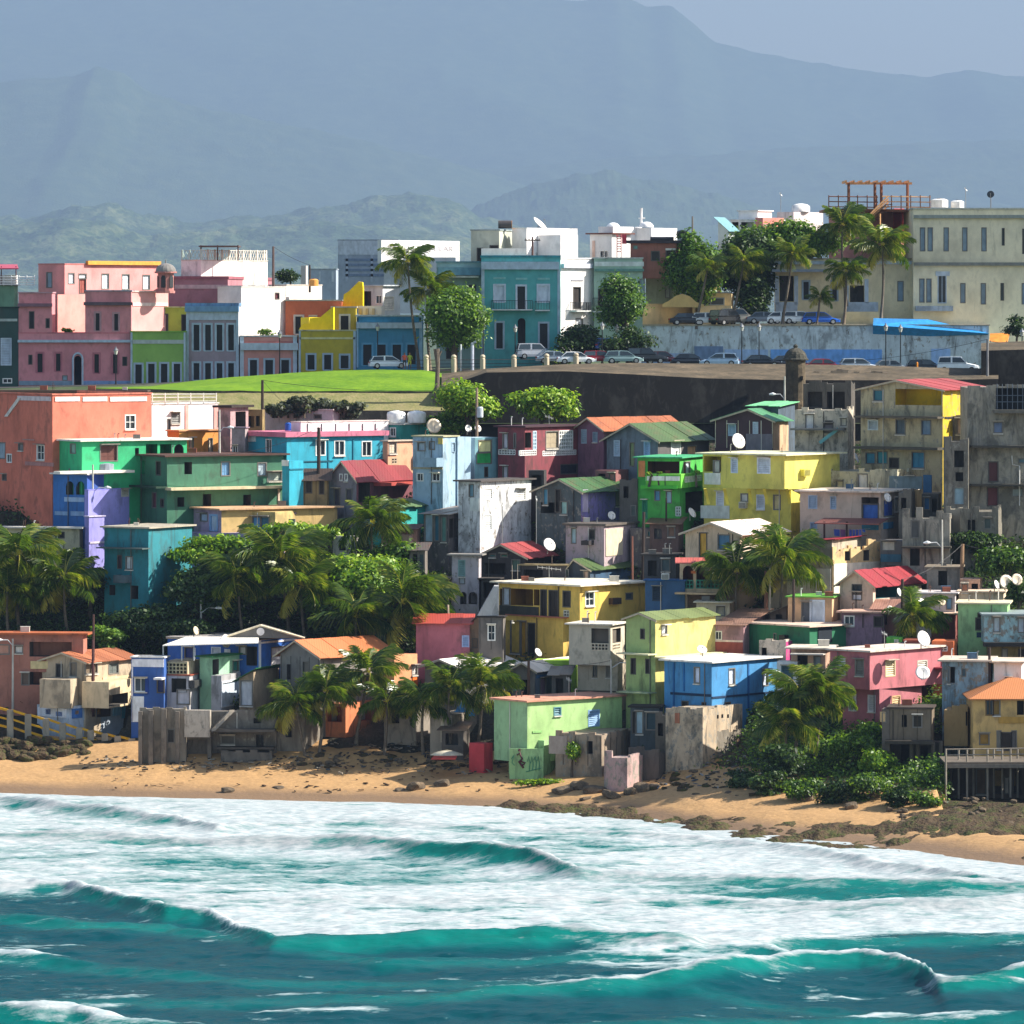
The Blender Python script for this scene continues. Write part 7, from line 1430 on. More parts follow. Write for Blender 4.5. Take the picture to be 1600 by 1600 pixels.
# ground cover that nobody could count
def cover(name, label, zones, mat, leaf, seed, lift=.25):
    rng = np.random.default_rng(seed); C = []
    me = HILL.data; co = np.zeros(len(me.vertices)*3, np.float32); me.vertices.foreach_get('co', co); co = co.reshape(-1, 3)
    P = 800+co[:, 0]/co[:, 1]*F; Q = HY+(H-co[:, 2])/co[:, 1]*F
    for (x0, y0, x1, y1, dens) in zones:
        m = (P > x0) & (P < x1) & (Q > y0) & (Q < y1); v = co[m]
        if len(v) == 0: continue
        k = rng.integers(0, len(v), int(dens*len(v))); c = v[k]+rng.normal(size=(len(k), 3))*np.array([.35, .4, .12])
        c[:, 2] += lift*rng.random(len(k))**1.5*(.4+1.6*fbm(c[:, 0]*.35, c[:, 1]*.35, 3)); C.append(c)
    C = np.concatenate(C); D = rng.normal(size=(len(C), 3))*.5+np.array([0, -.35, .9]); D /= np.linalg.norm(D, axis=1)[:, None]
    o = link(bpy.data.objects.new(name, leaves_mesh(name, C, D, np.full(len(C), leaf), mat, rng))); return tag(o, label, 'undergrowth', kind='stuff')
cover('undergrowth', 'low green undergrowth covering the slope between the houses', [(-60, 860, 700, 1110, 7), (640, 700, 1660, 1080, 2.2), (1460, 780, 1660, 960, 6), (0, 650, 700, 880, 1.5), (1640, 640, 3600, 1300, 8), (-2200, 640, -60, 1200, 8)], M_LEAFD, .36, 5, .6)
cover('vines', 'green vines covering the steep bank above the beach at right', [(1170, 1090, 1475, 1290, 14), (1400, 1180, 1475, 1240, 10), (980, 1150, 1200, 1240, 3)], M_VINE, .32, 6, .9)
# ------------------------------------------------------------------ cars
def car(label, px, py, Y, heading, col, kind='sedan', glass_m=None):
    """px,py: middle of the wheel line; heading in degrees, 0 = nose to the right"""
    root = empty('parked_car', W(px, py, Y), label, 'car', 'cars parked along the top street'); root.rotation_euler = (0, 0, math.radians(heading)); root.scale = (.9, .9, .9)
    L, Wd = (4.4, 1.72) if kind != 'suv' else (4.7, 1.85)
    top = {'sedan': 1.40, 'suv': 1.78, 'hatch': 1.46, 'van': 1.9}[kind]; belt = .86 if kind in ('sedan', 'hatch') else 1.05
    # (x, z of lower body top, half width) sections
    hood = belt-.10
    low = [(-L/2, .55, .70), (-L/2+.12, belt-.06, .80), (-L/2+.6, belt-.02, .86), (0, belt, .86), (L/2-1.25, belt-.02, .86), (L/2-.5, hood-.06, .82), (L/2-.1, hood-.2, .74), (L/2, .5, .66)]
    mb = MB(); rings = []
    for x, zt, hw in low:
        hw *= Wd/1.72; k = len(mb.v)
        for y, z in ((-hw, .28), (-hw*1.02, .55), (-hw*.97, zt-.06), (-hw*.86, zt), (hw*.86, zt), (hw*.97, zt-.06), (hw*1.02, .55), (hw, .28)): mb.v.append((x, y, z))
        rings.append(k)
    for a, b_ in zip(rings[:-1], rings[1:]):
        for j in range(8): mb.f.append((a+j, a+(j+1) % 8, b_+(j+1) % 8, b_+j)); mb.m.append(0)
    for a in (rings[0], rings[-1]): mb.f.append(tuple(a+j for j in range(8))); mb.m.append(0)
    cab = {'sedan': [(-1.75, belt), (-1.15, top-.03), (-.1, top), (.45, top-.05), (1.2, belt)], 'hatch': [(-2.1, belt), (-1.75, top-.06), (-.2, top), (.4, top-.04), (1.25, belt)], 'suv': [(-2.25, belt), (-2.05, top-.05), (-.3, top), (.35, top-.04), (1.0, belt)], 'van': [(-2.3, belt), (-2.2, top-.04), (0, top), (.7, top-.05), (1.3, belt)]}[kind]
    k0 = len(mb.v)
    for x, z in cab:
        hw = (.80 if z > belt+.1 else .84)*Wd/1.72*(.92 if z > belt+.1 else 1); mb.v.append((x, -hw, z)); mb.v.append((x, hw, z))
    for i in range(len(cab)-1):
        a = k0+2*i; mb.f.append((a, a+2, a+3, a+1)); mb.m.append(0)
    mb.f.append(tuple(k0+2*i for i in range(len(cab)))); mb.m.append(0); mb.f.append(tuple(k0+2*i+1 for i in range(len(cab)))); mb.m.append(0)
    pm = flat(col, .25, 0.0, .6, .04); mb.build('body', pm, root)
    gm = glass(); hw = .80*Wd/1.72
    def inset(pts, y):
        c = Vector((sum(p[0] for p in pts)/len(pts), sum(p[1] for p in pts)/len(pts))); return [(c.x+(p[0]-c.x)*.86, y, c.y+(p[1]-c.y)*.80) for p in pts]
    for sgn in (-1, 1):
        for seg in ('f', 'r'):
            xm = (cab[1][0]+cab[3][0])/2+.15
            a, b_, c_, d_ = ((cab[4][0], belt), (cab[3][0], top-.05), (xm, top-.02), (xm, belt)) if seg == 'f' else ((xm, belt), (xm, top-.02), (cab[1][0], top-.05), (cab[0][0], belt))
            pts = inset([a, b_, c_, d_], 0); out_ = []
            for x, _, z in pts:
                tt = (z-belt)/(top-belt); out_.append((x, sgn*(hw*(1.05-.13*tt)+.015), z))
            m_ = MB(); m_.poly(out_); m_.build('side_window', gm, root)
    for nm, i, sx in (('windscreen', 3, 1), ('rear_window', 0, -1)):
        (x0, z0), (x1, z1) = (cab[i], cab[i+1]); m_ = MB(); q = []
        for x, z, y in ((x0, z0, -1), (x1, z1, -1), (x1, z1, 1), (x0, z0, 1)):
            tt = .12 if (x, z) == (x0, z0) else .88; xx = x0+(x1-x0)*tt; zz = z0+(z1-z0)*tt; q.append((xx+sx*.015, y*hw*.86, zz+.015))
        m_.poly(q); m_.build(nm, gm, root)
    for x in (-L/2+.85, L/2-.85):
        for sgn in (-1, 1):
            wb = MB(); y = sgn*(Wd/2-.08); wb.tube([(x, y-.1, .32), (x, y+.1, .32)], .32, 14); wo = wb.build('wheel', flat('#161616', .8), root)
            rb = MB(); rb.tube([(x, y+sgn*.1, .32), (x, y+sgn*.115, .32)], .2, 10); rb.build('rim', flat('#b5b7ba', .3, .6), wo)
    for sgn in (-1, 1):
        m_ = MB(); m_.box(L/2-.06, L/2+.01, sgn*.6-.16, sgn*.6+.16, .58, .70); m_.build('headlight', flat('#e9ecef', .15), root)
        m_ = MB(); m_.box(-L/2-.01, -L/2+.06, sgn*.62-.13, sgn*.62+.13, .60, .76); m_.build('tail_light', flat('#a01818', .25), root)
    return root
for a in [
 ('white hatchback parked behind the lawn crest near two people', 607, 576, 543, 8, '#e9edf2', 'hatch'),
 ('silver car with a red roof parked by the stone posts', 838, 561, 545, 10, '#b9bcc4', 'suv'),
 ('pale blue grey car at the left end of the rampart row', 868, 568, 541.5, 4, '#9aa8b4', 'sedan'),
 ('white sedan beside the pale blue grey car', 900, 569, 541, 6, '#eceff2', 'sedan'),
 ('dark red hatchback between white and teal cars', 938, 568, 542, 5, '#8a1f28', 'hatch'),
 ('teal grey hatchback on the rampart row', 974, 568, 541, 4, '#8fa9a9', 'hatch'),
 ('black off roader with pale window frames', 1010, 568, 542.2, 3, '#1c1f24', 'suv'),
 ('dark maroon car next to the black off roader', 1034, 569, 542.5, 4, '#4a1f28', 'hatch'),
 ('dark sedan with a white rear under the blue white wall', 1078, 572, 542, 2, '#23272f', 'sedan'),
 ('light blue hatchback below the street lantern pair', 1124, 572, 541, 176, '#aec6dc', 'hatch'),
 ('black sedan left of the stone sentry box', 1190, 574, 541.5, 3, '#15181d', 'sedan'),
 ('dark grey car half behind the stone sentry box', 1232, 575, 542.5, 3, '#30333a', 'sedan'),
 ('red sedan right of the stone sentry box', 1288, 580, 541, 4, '#a3202f', 'sedan'),
 ('silver hatchback next to the red sedan', 1342, 580, 541, 4, '#c3ccd4', 'hatch'),
 ('grey sedan behind the twin lanterns', 1392, 582, 541.4, 3, '#8d949a', 'sedan'),
 ('black car beside the orange post', 1446, 582, 541.6, 3, '#1a1c20', 'hatch'),
 ('white off roader at the right end of the rampart row', 1497, 582, 541, -6, '#eef1f4', 'suv'),
 ('blue car under the dark shrubs', 950, 548, 546.5, 70, '#1f4fa0', 'hatch'),
 ('dark car under the terrace palms by the arch', 1075, 508, 557.6, 4, '#262a30', 'sedan'),
 ('pale car by the red post on the terrace', 1108, 508, 557.8, 6, '#d9dcd9', 'hatch'),
 ('black jeep with red tail lights on the terrace', 1138, 508, 557.6, 40, '#17191d', 'suv'),
 ('beige estate car behind the black terrace jeep', 1156, 506, 558.4, 3, '#b9ad9a', 'suv'),
 ('grey sedan on the terrace beside two white cars', 1195, 506, 557.8, 4, '#6f7780', 'sedan'),
 ('white sedan beside the slim young terrace palm', 1222, 506, 557.9, 4, '#eceff0', 'sedan'),
 ('second white car next to the small blue one', 1250, 506, 558, 4, '#e3e6e4', 'hatch'),
 ('bright blue hatchback beside the stocky palm', 1282, 507, 557.7, 3, '#2360c0', 'hatch'),
]: car(*a)

pw = house('parapet', 'low tan stone parapet along the rampart top in front of the parked cars', 1033, 1236, 1240, 575, 584, a=3, Y=529, d=1.0, col='#a08a6c', dirt=.45, cat='wall')
pw2 = house('parapet', 'broken tan stone parapet between the sentry box and the yellow porch roof', 1262, 1384, 1388, 583, 592, a=3, Y=525, d=1.0, col='#a88f70', dirt=.45, cat='wall', ruin=.4)
# ------------------------------------------------------------------ stone sentry box, posts, people
sb = empty('sentry_box', W(1243, 640, 516.5), 'small round stone sentry box with a domed cap on the rampart corner', 'sentry box')
mb = MB(); c = W(1243, 640, 516.5); zt = ZOF(563, 516.5)-c.z; mb.lathe([(.25, -1.5), (.7, -.3), (.95, .5), (.95, zt-.2), (1.0, zt)], c, 14); rel(mb.build('drum', M_STONETOP), sb)
mb = MB(); mb.lathe([(1.22, zt), (1.26, zt+.1), (1.12, zt+.2)]+[(1.08*math.cos(t), zt+.2+1.0*math.sin(t)) for t in [math.pi/2*i/7 for i in range(1, 7)]]+[(.18, zt+1.22), (.24, zt+1.36), (.12, zt+1.5), (0, zt+1.55)], c, 16); rel(mb.build('cap', M_STONE), sb)
mb = MB(); w = W(1253, 590, 515.55); mb.box(w.x-.1, w.x+.1, w.y-.03, w.y+.2, w.z-.25, w.z+.15); rel(mb.build('loophole', flat('#0f0d0c')), sb)
for i, px in enumerate((666, 709, 754, 803, 854, 900)):
    p = W(px, 577-max(0, i-3)*1.5, 540); o = empty('stone_post', p, 'pale round headed stone post at the lawn edge' if i < 4 else 'pale round headed stone post beside the parked cars', 'post', 'stone posts along the street')
    mb = MB(); mb.lathe([(.26, -.5), (.26, 1.05), (.20, 1.1), (.27, 1.2), (.24, 1.36), (.12, 1.45), (0, 1.47)], p, 10); rel(mb.build('shaft', paint('#c9b9a0', .2)), o)
def fencerail(px0, px1):
    mb = MB()
    for py in (563, 569, 574): mb.tube([W(px0, py, 540.4), W(px1, py-2, 540.4)], .025, 4)
    return mb
o = empty('street_railing', W(730, 576, 540.4), 'dark iron railing running between the stone posts', 'railing'); rel(fencerail(640, 900).build('rails', flat('#4a3c38')), o)
for px, y0, y1, col in ((720, 538, 577, '#cfd2d6'), (738, 536, 577, '#b9bfd0')):
    o = empty('white_post', W(px, y1, 541), 'slim white gate post' if px < 730 else 'thick white post with a bent top by the railing', 'post'); mb = MB(); mb.tube([W(px, y1+4, 541), W(px, y0, 541)]+([W(px+6, y0-2, 541)] if px > 730 else []), .09 if px < 730 else .16, 8); rel(mb.build('shaft', flat(col)), o)
stm = empty('dead_trunk', W(682, 628, 519), 'bare dead trunk standing at the end of the lawn', 'trunk'); mb = MB(); mb.tube([W(681, 632, 519), W(683, 600, 519), W(684, 570, 519), W(682, 545, 519)], [.3, .22, .2, .3], 8); mb.tube([W(684, 560, 519), W(690, 548, 519)], [.15, .08], 6); rel(mb.build('wood', M_PBARK), stm)

def person(label, px, py, Y, shirt, legs, arm):
    """standing figure grown from a skeleton"""
    J = {'pel': (0, 0, .95), 'che': (0, 0, 1.32), 'nec': (0, 0, 1.48), 'hd': (0, -.02, 1.62), 'hd2': (0, -.02, 1.74)}
    for s, n in ((-1, 'l'), (1, 'r')):
        J.update({'hip'+n: (s*.1, 0, .92), 'kn'+n: (s*.12, -.03, .50), 'an'+n: (s*.12, .02, .09), 'to'+n: (s*.13, -.13, .04), 'sh'+n: (s*.19, 0, 1.42), 'el'+n: (s*.27, -.02-arm*.1, 1.14), 'ha'+n: (s*.24, -.1-arm*.2, .92+arm*.25)})
    E = [('pel', 'che'), ('che', 'nec'), ('nec', 'hd'), ('hd', 'hd2')]
    for n in 'lr': E += [('pel', 'hip'+n), ('hip'+n, 'kn'+n), ('kn'+n, 'an'+n), ('an'+n, 'to'+n), ('che', 'sh'+n), ('sh'+n, 'el'+n), ('el'+n, 'ha'+n)]
    R = {'pel': .15, 'che': .16, 'nec': .06, 'hd': .095, 'hd2': .08}
    for n in 'lr': R.update({'hip'+n: .10, 'kn'+n: .065, 'an'+n: .045, 'to'+n: .04, 'sh'+n: .065, 'el'+n: .045, 'ha'+n: .035})
    ks = list(J); me = bpy.data.meshes.new('body'); me.from_pydata([J[k] for k in ks], [(ks.index(a), ks.index(b)) for a, b in E], [])
    root = empty('person', W(px, py, Y), label, 'person'); o = link(bpy.data.objects.new('body', me), root)
    m = o.modifiers.new('skin', 'SKIN'); 
    for i, k in enumerate(ks): me.skin_vertices[0].data[i].radius = (R[k], R[k]*.85)
    me.skin_vertices[0].data[0].use_root = True
    o.modifiers.new('sub', 'SUBSURF').levels = 2; o.modifiers['sub'].render_levels = 2
    mt, n, l, p, out = nodes('clothed_figure'); tc = N(n, 'TexCoord'); sx = N(n, 'SeparateXYZ'); l.new(tc.outputs['Object'], sx.inputs[0]); r = n.new('ShaderNodeValToRGB'); r.color_ramp.interpolation = 'CONSTANT'; e = r.color_ramp.elements
    e[0].position = 0; e[0].color = (*lin('#7a5a48'), 1); e[1].position = .28; e[1].color = (*lin(legs), 1)
    for pos, c in ((.55, shirt), (.83, '#8a5f48'), (.95, '#1c1512')): x = e.new(pos); x.color = (*lin(c), 1)
    mr = N(n, 'MapRange', i_From_Max=1.8); l.new(sx.outputs[2], mr.inputs[0]); l.new(mr.outputs[0], r.inputs[0]); l.new(r.outputs[0], p.inputs['Base Color']); me.materials.append(mt)
person('person in an orange top standing behind the lawn by the white hatchback', 632, 578, 541.2, '#d0502f', '#2a2a34', .2)
person('person in a yellow green outfit next to the orange top', 640, 578, 541.4, '#a8b41f', '#c9c41f', .5)

# ------------------------------------------------------------------ lamps, poles, wires
def lantern(label, px, ytop, ybase, Y):
    root = empty('street_lantern', W(px, ybase, Y), label, 'street lamp'); b0 = W(px, ybase, Y); h = ZOF(ytop, Y)-b0.z
    mb = MB(); mb.lathe([(.14, -.3), (.14, .3), (.09, .5), (.06, .7), (.05, h-.75), (.09, h-.72)], b0, 8); rel(mb.build('pole', flat('#17191b', .4)), root)
    mb = MB(); mb.lathe([(.12, h-.7), (.22, h-.3)], b0, 6); rel(mb.build('glass', flat('#c9c9bd', .2)), root)
    mb = MB(); mb.lathe([(.27, h-.3), (.2, h-.18), (.08, h-.05), (.05, h+.08), (0, h+.1)], b0, 8); rel(mb.build('cap', flat('#8d8f90', .35, .5)), root)
for px, yt, yb, Y, lb in ((181, 543, 606, 546, 'black street lantern before the pink mansion'), (437, 517, 590, 545, 'black street lantern before the small pink house'), (590, 506, 574, 545, 'black street lantern before the blue town house'), (755, 504, 576, 543, 'black street lantern under the round tree'), (805, 508, 572, 545, 'black street lantern before the turquoise town house'), (941, 504, 572, 543, 'green grey lantern beside the balcony tree'), (964, 508, 574, 546, 'lantern half hidden in the dark shrubs'), (1159, 506, 574, 543, 'left one of the lantern pair before the blue white wall'), (1186, 506, 570, 544, 'right one of the lantern pair before the blue white wall'), (1384, 506, 584, 540, 'left one of the twin lanterns before the blue ramp'), (1407, 508, 580, 542, 'right one of the twin lanterns before the blue ramp'), (1597, 514, 545, 536, 'lantern with a round globe at the bastion')): lantern(lb, px, yt, yb, Y)

def streetlight(label, px, ytop, ybase, Y, arm, col='#b9b6ac', rad=.09):
    root = empty('street_light', W(px, ybase, Y), label, 'street light'); A, B_ = W(px, ybase, Y), W(px, ytop, Y)
    mb = MB(); mb.tube([A-Vector((0, 0, .6)), B_], [rad*1.25, rad*.8], 8); rel(mb.build('pole', flat(col, .6)), root)
    e = W(px+arm[0], ytop+arm[1], Y-.3); s = W(px, ytop+arm[1]+8, Y) if arm[1] > 4 else B_.lerp(A, .1); mb = MB(); mb.tube([s, s.lerp(e, .5)+Vector((0, 0, .25)), e], .04, 6); rel(mb.build('arm', flat('#c9ccd0', .4)), root)
    sg = 1 if arm[0] > 0 else -1; mb = MB(); mb.tube([e, e+Vector((sg*.28, -.05, .03)), e+Vector((sg*.62, -.1, -.02))], [.06, .15, .07], 8); rel(mb.build('head', flat('#e6e8e8', .4)), root)
for a in ((  'street light on a grey pole in front of the blue arched house', 145, 726, 872, groundY(145, 885), (18, 36)), ('street light rising from the lower grove beside the blue gable house', 314, 938, 1000, groundY(314, 1010), (22, 12)), ('street light at the left edge by the reddish house', 20, 998, 1105, groundY(20, 1118), (-16, 2)), ('leaning street light above the light green beach house', 955, 1030, 1145, groundY(955, 1140), (28, 6)), ('street light before the concrete ruin on the right slope', 1472, 812, 925, groundY(1472, 935), (-18, 36)), ('street light in front of the derelict pinkish house', 343, 640, 705, 500, (12, 28)), ('street light on the pole behind the board house', 1226, 588, 640, 511, (-14, 28))): streetlight(*a)

def pole(label, px, ytop, ybase, Y, rad=.13, lean=0, col='#3a2e28', cross=False, transf=False):
    root = empty('utility_pole', W(px, ybase, Y), label, 'utility pole'); A, B_ = W(px, ybase, Y), W(px+lean, ytop, Y)
    mb = MB(); mb.tube([A-Vector((0, 0, .8)), B_], [rad*1.15, rad*.85], 8); rel(mb.build('shaft', flat(col, .85)), root)
    if cross:
        mb = MB(); c = B_-Vector((0, 0, .35)); mb.box(c.x-.8, c.x+.8, c.y-.16, c.y-.06, c.z-.06, c.z+.06); rel(mb.build('crossarm', flat('#4a3c32', .8)), root)
        for q in (-.7, -.35, .35, .7): mb = MB(); mb.lathe([(.05, .06), (.06, .14), (.03, .2)], c+Vector((q, -.11, 0)), 6); rel(mb.build('insulator', flat('#8f8a84')), root)
    if transf:
        mb = MB(); c = B_.lerp(A, .45)+Vector((.3, -.25, 0)); mb.lathe([(0, -.5), (.28, -.5), (.3, -.4), (.3, .38), (.2, .5), (0, .5)], c, 12); rel(mb.build('transformer', flat('#c3cad0', .4)), root)
    return B_
PT = {}
for k, a in dict(a=('tall dark pole standing in front of the cyan house', 498, 668, 795, groundY(498, 812), .17), b=('dark pole rising above the grey spiky shrubs', 410, 594, 660, 511, .14), c=('pole with a grey transformer in front of the almond tree', 745, 606, 690, 505, .13, 0, '#8f7a68', False, True), d=('rooftop pole beside the round bush', 427, 385, 448, 566, .13, 0, '#6a5650'), e=('short dark pole with guy wires by the rooftop bush', 484, 414, 445, 566, .1), f=('brown pole in front of the paired palms', 1197, 892, 972, groundY(1197, 985), .17, 0, '#8f6450'), g=('black pole beside the peach room', 1240, 905, 1010, groundY(1240, 1028), .13), h=('weathered wooden pole right of the concrete ruin', 1502, 850, 935, groundY(1502, 945), .17, 2, '#9a7a5c'), i=('dark pole behind the windblown palm on the right', 1410, 905, 1015, groundY(1410, 1030), .14), j=('black pole beside the peeling grey blue shack', 1546, 1012, 1075, groundY(1546, 1120), .12), k=('brown pole with yellow foot at the beach railing', 146, 960, 1105, groundY(146, 1120), .11, 0, '#4a302c'), l=('dark red pole before the cream cottage yard', 145, 1000, 1098, groundY(145, 1126), .1, 0, '#4a2a2a'), m=('wooden pole above the light green beach house', 826, 1032, 1095, groundY(826, 1132), .13, 0, '#6a5040'), n=('pale leaning pole behind the windblown grove palm', 703, 945, 1030, groundY(703, 1050), .1, -3, '#b9a88f'), o=('dark pole among the stained houses in mid slope', 1004, 800, 905, groundY(1004, 920), .14, 2), p=('thin dark pole in front of the lime green house', 1041, 778, 850, groundY(1041, 862), .09), q=('grey pole at the edge of the stone bastion', 1543, 530, 600, 522, .12, 0, '#77777a'), r=('pole with a crossarm on the white cube roof', 832, 370, 402, 556, .1, 0, '#5a3c34', True), s=('tall pole above the dark terrace tree', 1082, 338, 400, 570, .1, 0, '#77706a'), t=('rusty pole in front of the pinkish stained house', 988, 838, 900, groundY(988, 918), .09, 0, '#8a5a4a'), u=('weathered post by the ruined shed right of the street light', 1203, 888, 975, groundY(1203, 990), .1, 0, '#c9b9a4')).items(): PT[k] = pole(*a)
def wire(a, b, sag, label):
    pts = [a.lerp(b, i/10)-Vector((0, 0, sag*4*(i/10)*(1-i/10))) for i in range(11)]; o = empty('cable', a, label, 'cable'); mb = MB(); mb.tube(pts, .018, 4); rel(mb.build('line', flat('#26262a', .6)), o)
wire(PT['a'], PT['b'], .5, 'cable from the cyan house pole up to the shrub pole'); wire(PT['a'], W(300, 712, 492), .8, 'cable slung over the dark green house'); wire(PT['h'], PT['i'], .5, 'cable between the weathered pole and the dark pole on the right slope')
wire(PT['h'], W(1600, 850, 488), .5, 'cable from the weathered pole toward the vines'); wire(PT['g'], PT['f'], .4, 'cable between the two poles at the paired palms'); wire(PT['m'], W(955, 1032, groundY(955, 1140)), .4, 'cable from the wooden pole to the leaning street light'); wire(PT['d'], PT['e'], .2, 'guy wire between the rooftop poles')
wire(PT['c'], PT['b'], .6, 'cable from the transformer pole along the lawn bank'); wire(PT['q'], W(1300, 566, 530), .4, 'cable from the bastion pole past the white off roader')

# ------------------------------------------------------------------ dishes, aerials, roof tanks
def dish(label, px, py, Y, r, az=-60, tilt=25, mast=.8, col='#e6e2dc'):
    c = W(px, py, Y); root = empty('satellite_dish', c-Vector((0, 0, mast)), label, 'satellite dish'); 
    n = Vector((math.cos(math.radians(az))*math.cos(math.radians(tilt)), math.sin(math.radians(az))*math.cos(math.radians(tilt)), math.sin(math.radians(tilt)))); q = n.to_track_quat('Z', 'Y').to_matrix()
    mb = MB(); mb.lathe([(0, 0), (r*.35, r*.03), (r*.7, r*.12), (r, r*.26), (r*1.01, r*.27), (r*.7, r*.16), (r*.35, r*.07), (0, r*.04)], (0, 0, 0), 18)
    mb.v = [tuple(c+q @ Vector(v)) for v in mb.v]; rel(mb.build('reflector', flat(col, .45), smooth=True), root)
    mb = MB(); mb.tube([c+q @ Vector((0, -r, r*.25)), c+q @ Vector((0, 0, r*.95))], .02, 5); mb.tube([c+q @ Vector((0, 0, r*.95)), c+q @ Vector((0, 0, r*.8))], .05, 6); rel(mb.build('feed_arm', flat('#8a8a88')), root)
    mb = MB(); mb.tube([c-n*.08, c-n*.15-Vector((0, 0, .1)), c-n*.15-Vector((0, 0, mast))], .045, 6); rel(mb.build('mast', flat('#77746e')), root)
DY = lambda px, g: groundY(px, g)
for a in (('large cream dish on the teal rooftop by the almond tree', 677, 666, 505, .70, -75, 10, .6, '#e3d0b4'), ('small dish on the pale blue house roof', 731, 670, 506, .35, -60, 20, .5), ('small dish right of the transformer pole', 746, 670, 506, .35, -60, 20, .5), ('grey dish by the maroon house base', 834, 738, 500, .4, -50, 25, .7), ('big white dish on the dull red cabin roof', 857, 852, DY(857, 930), .62, -55, 25, .7), ('white dish on the green shack roof edge', 955, 806, DY(955, 870), .4, -60, 20, .6), ('white dish in front of the dark maroon board house', 1152, 690, DY(1152, 800), .72, -55, 18, .9), ('narrow dish on the lime house step', 1080, 802, DY(1080, 865), .5, -35, 30, .6), ('thin white dish beside the stacked house', 1337, 716, DY(1337, 800), .45, -20, 20, .6), ('white dish on the beige house corner', 1386, 778, DY(1386, 872), .42, -50, 20, .5), ('leaning dish on the yellow house lower roof', 840, 1020, DY(840, 1060), .4, -40, 30, .4), ('large white dish behind the beach palms', 532, 1054, DY(532, 1140), .65, -60, 20, 1.2), ('grey dish on the white porch roof', 351, 1002, DY(351, 1100), .6, -40, 10, .5, '#b5b2ac'), ('small tan dish on the blue house roof', 305, 986, DY(305, 1080), .4, -30, 15, .5, '#d3c2a4'), ('big white dish on the rose pink house roof', 1441, 999, DY(1441, 1120), .68, -50, 20, .7), ('white dish fixed on the rose pink wall', 1441, 1052, DY(1430, 1150)-1.2, .6, -80, 25, .5), ('small dish left of the right slope palm', 1404, 926, DY(1404, 1010), .38, -30, 20, .5), ('tan dish on the pale grey flat roof', 1470, 940, DY(1470, 1015), .4, -60, 20, .6, '#e0c9a8'), ('large pale dish on the cream terrace', 1571, 910, DY(1571, 985), .62, -70, 15, .6, '#e6d8c4'), ('small dish left of the large terrace dish', 1556, 914, DY(1556, 985), .4, -30, 20, .5), ('pale dish at the far end of the cream terrace', 1588, 906, DY(1588, 990), .5, -70, 15, .6, '#e0cdb4'), ('dark dish on a mast above the cream building', 1548, 304, 568, .38, -100, 15, 1.4, '#33383c'), ('white roof dish on the tall white cube', 842, 352, 566, .95, -20, 45, .5), ('small white dish beside the dark green row', 1390, 952, DY(1390, 1020), .3, -60, 15, .4), ('white dish lying on the yellow tower roof', 1096, 1016, DY(1096, 1165), .45, -70, 45, .3)): dish(*a)
def aerial(label, px, yt, yb, Y, w=12):
    root = empty('aerial', W(px, yb, Y), label, 'aerial'); mb = MB(); mb.tube([W(px, yb, Y), W(px, yt, Y)], .03, 5); rel(mb.build('mast', flat('#b9b9b4', .4, .5)), root)
    mb = MB(); a, b_ = W(px-w, yt+2, Y), W(px+w, yt+6, Y); mb.tube([a, b_], .02, 4)
    for i in range(6): q = a.lerp(b_, i/5); mb.tube([q-Vector((0, .4, .12)), q+Vector((0, .4, .12))], .012, 4)
    rel(mb.build('antenna', flat('#c9c9c4', .4, .5)), root)
for a in (('roof aerial above the long yellow house', 858, 884, 908, DY(858, 960), 18), ('roof aerial on the dark green house', 392, 736, 792, DY(392, 815), 5), ('aerial by the almond tree above the maroon house', 858, 648, 672, 505, 6), ('aerial mast on the light green beach house', 889, 1058, 1096, DY(889, 1160), 4), ('aerial mast on the rose pink roof', 1382, 986, 1018, DY(1382, 1120), 4), ('aerial on the cream building roof', 1509, 292, 326, 568, 2), ('tall thin aerial among the white rooftops', 1220, 300, 332, 580, 2), ('small mast near the brown porch', 1400, 748, 770, DY(1400, 840), 3), ('aerial mast on the lilac row roof', 370, 800, 815, DY(370, 880), 8), ('thin mast on the weathered building', 785, 785, 852, DY(785, 905), 1), ('thin mast in front of the green roofed lilac house', 838, 775, 850, DY(838, 910), 1)): aerial(*a)
def rooftank(label, px, py, Y, r, h, col, lying=False):
    c = W(px, py, Y); root = empty('roof_tank', c, label, 'tank'); mb = MB()
    if lying: mb.tube([c+Vector((-h/2, 0, r)), c+Vector((h/2, 0, r))], r, 14)
    else: mb.lathe([(0, 0), (r, 0), (r, h*.85), (r*.6, h), (0, h)], c, 14)
    rel(mb.build('shell', flat(col, .4), smooth=False), root)
    mb = MB()
    if lying:
        mb.tube([c+Vector((h/2, 0, r)), c+Vector((h/2+.04, 0, r))], r*.98, 14); rel(mb.build('end_cap', flat('#e0963a')), root)
    else: mb.lathe([(0, h+.06), (r*.3, h+.06), (r*.3, h-.02)], c, 10); rel(mb.build('lid', flat('#5a5a5a')), root)
rooftank('lying grey drum with an orange end on the grey green rooftop', 789, 357, 564, .42, 1.4, '#4f4a48', True); rooftank('black tank on the brick red rooftop house', 1066, 372, 563, .6, .8, '#1d1f24'); rooftank('long black solar drum on the brick red rooftop', 1034, 379, 563, .3, 2.4, '#16181f', True)
rooftank('grey drum on the lower roof of the bright green house', 162, 736, DY(150, 862)+1.2, .95, .75, '#8d95a0'); rooftank('white round tank on the cream building roof', 1468, 324, 570, .9, .9, '#ece8e0'); rooftank('orange round tank behind the white terrace wall', 490, 447, 566, .5, .75, '#e0a050'); rooftank('white box tank on the roof beside the cream building aerial', 1496, 325, 571, .7, .8, '#e3e3e0')
rooftank('blue barrel on the cyan house roof terrace', 450, 673, DY(450, 800)+2, .3, .75, '#1f4fa0')

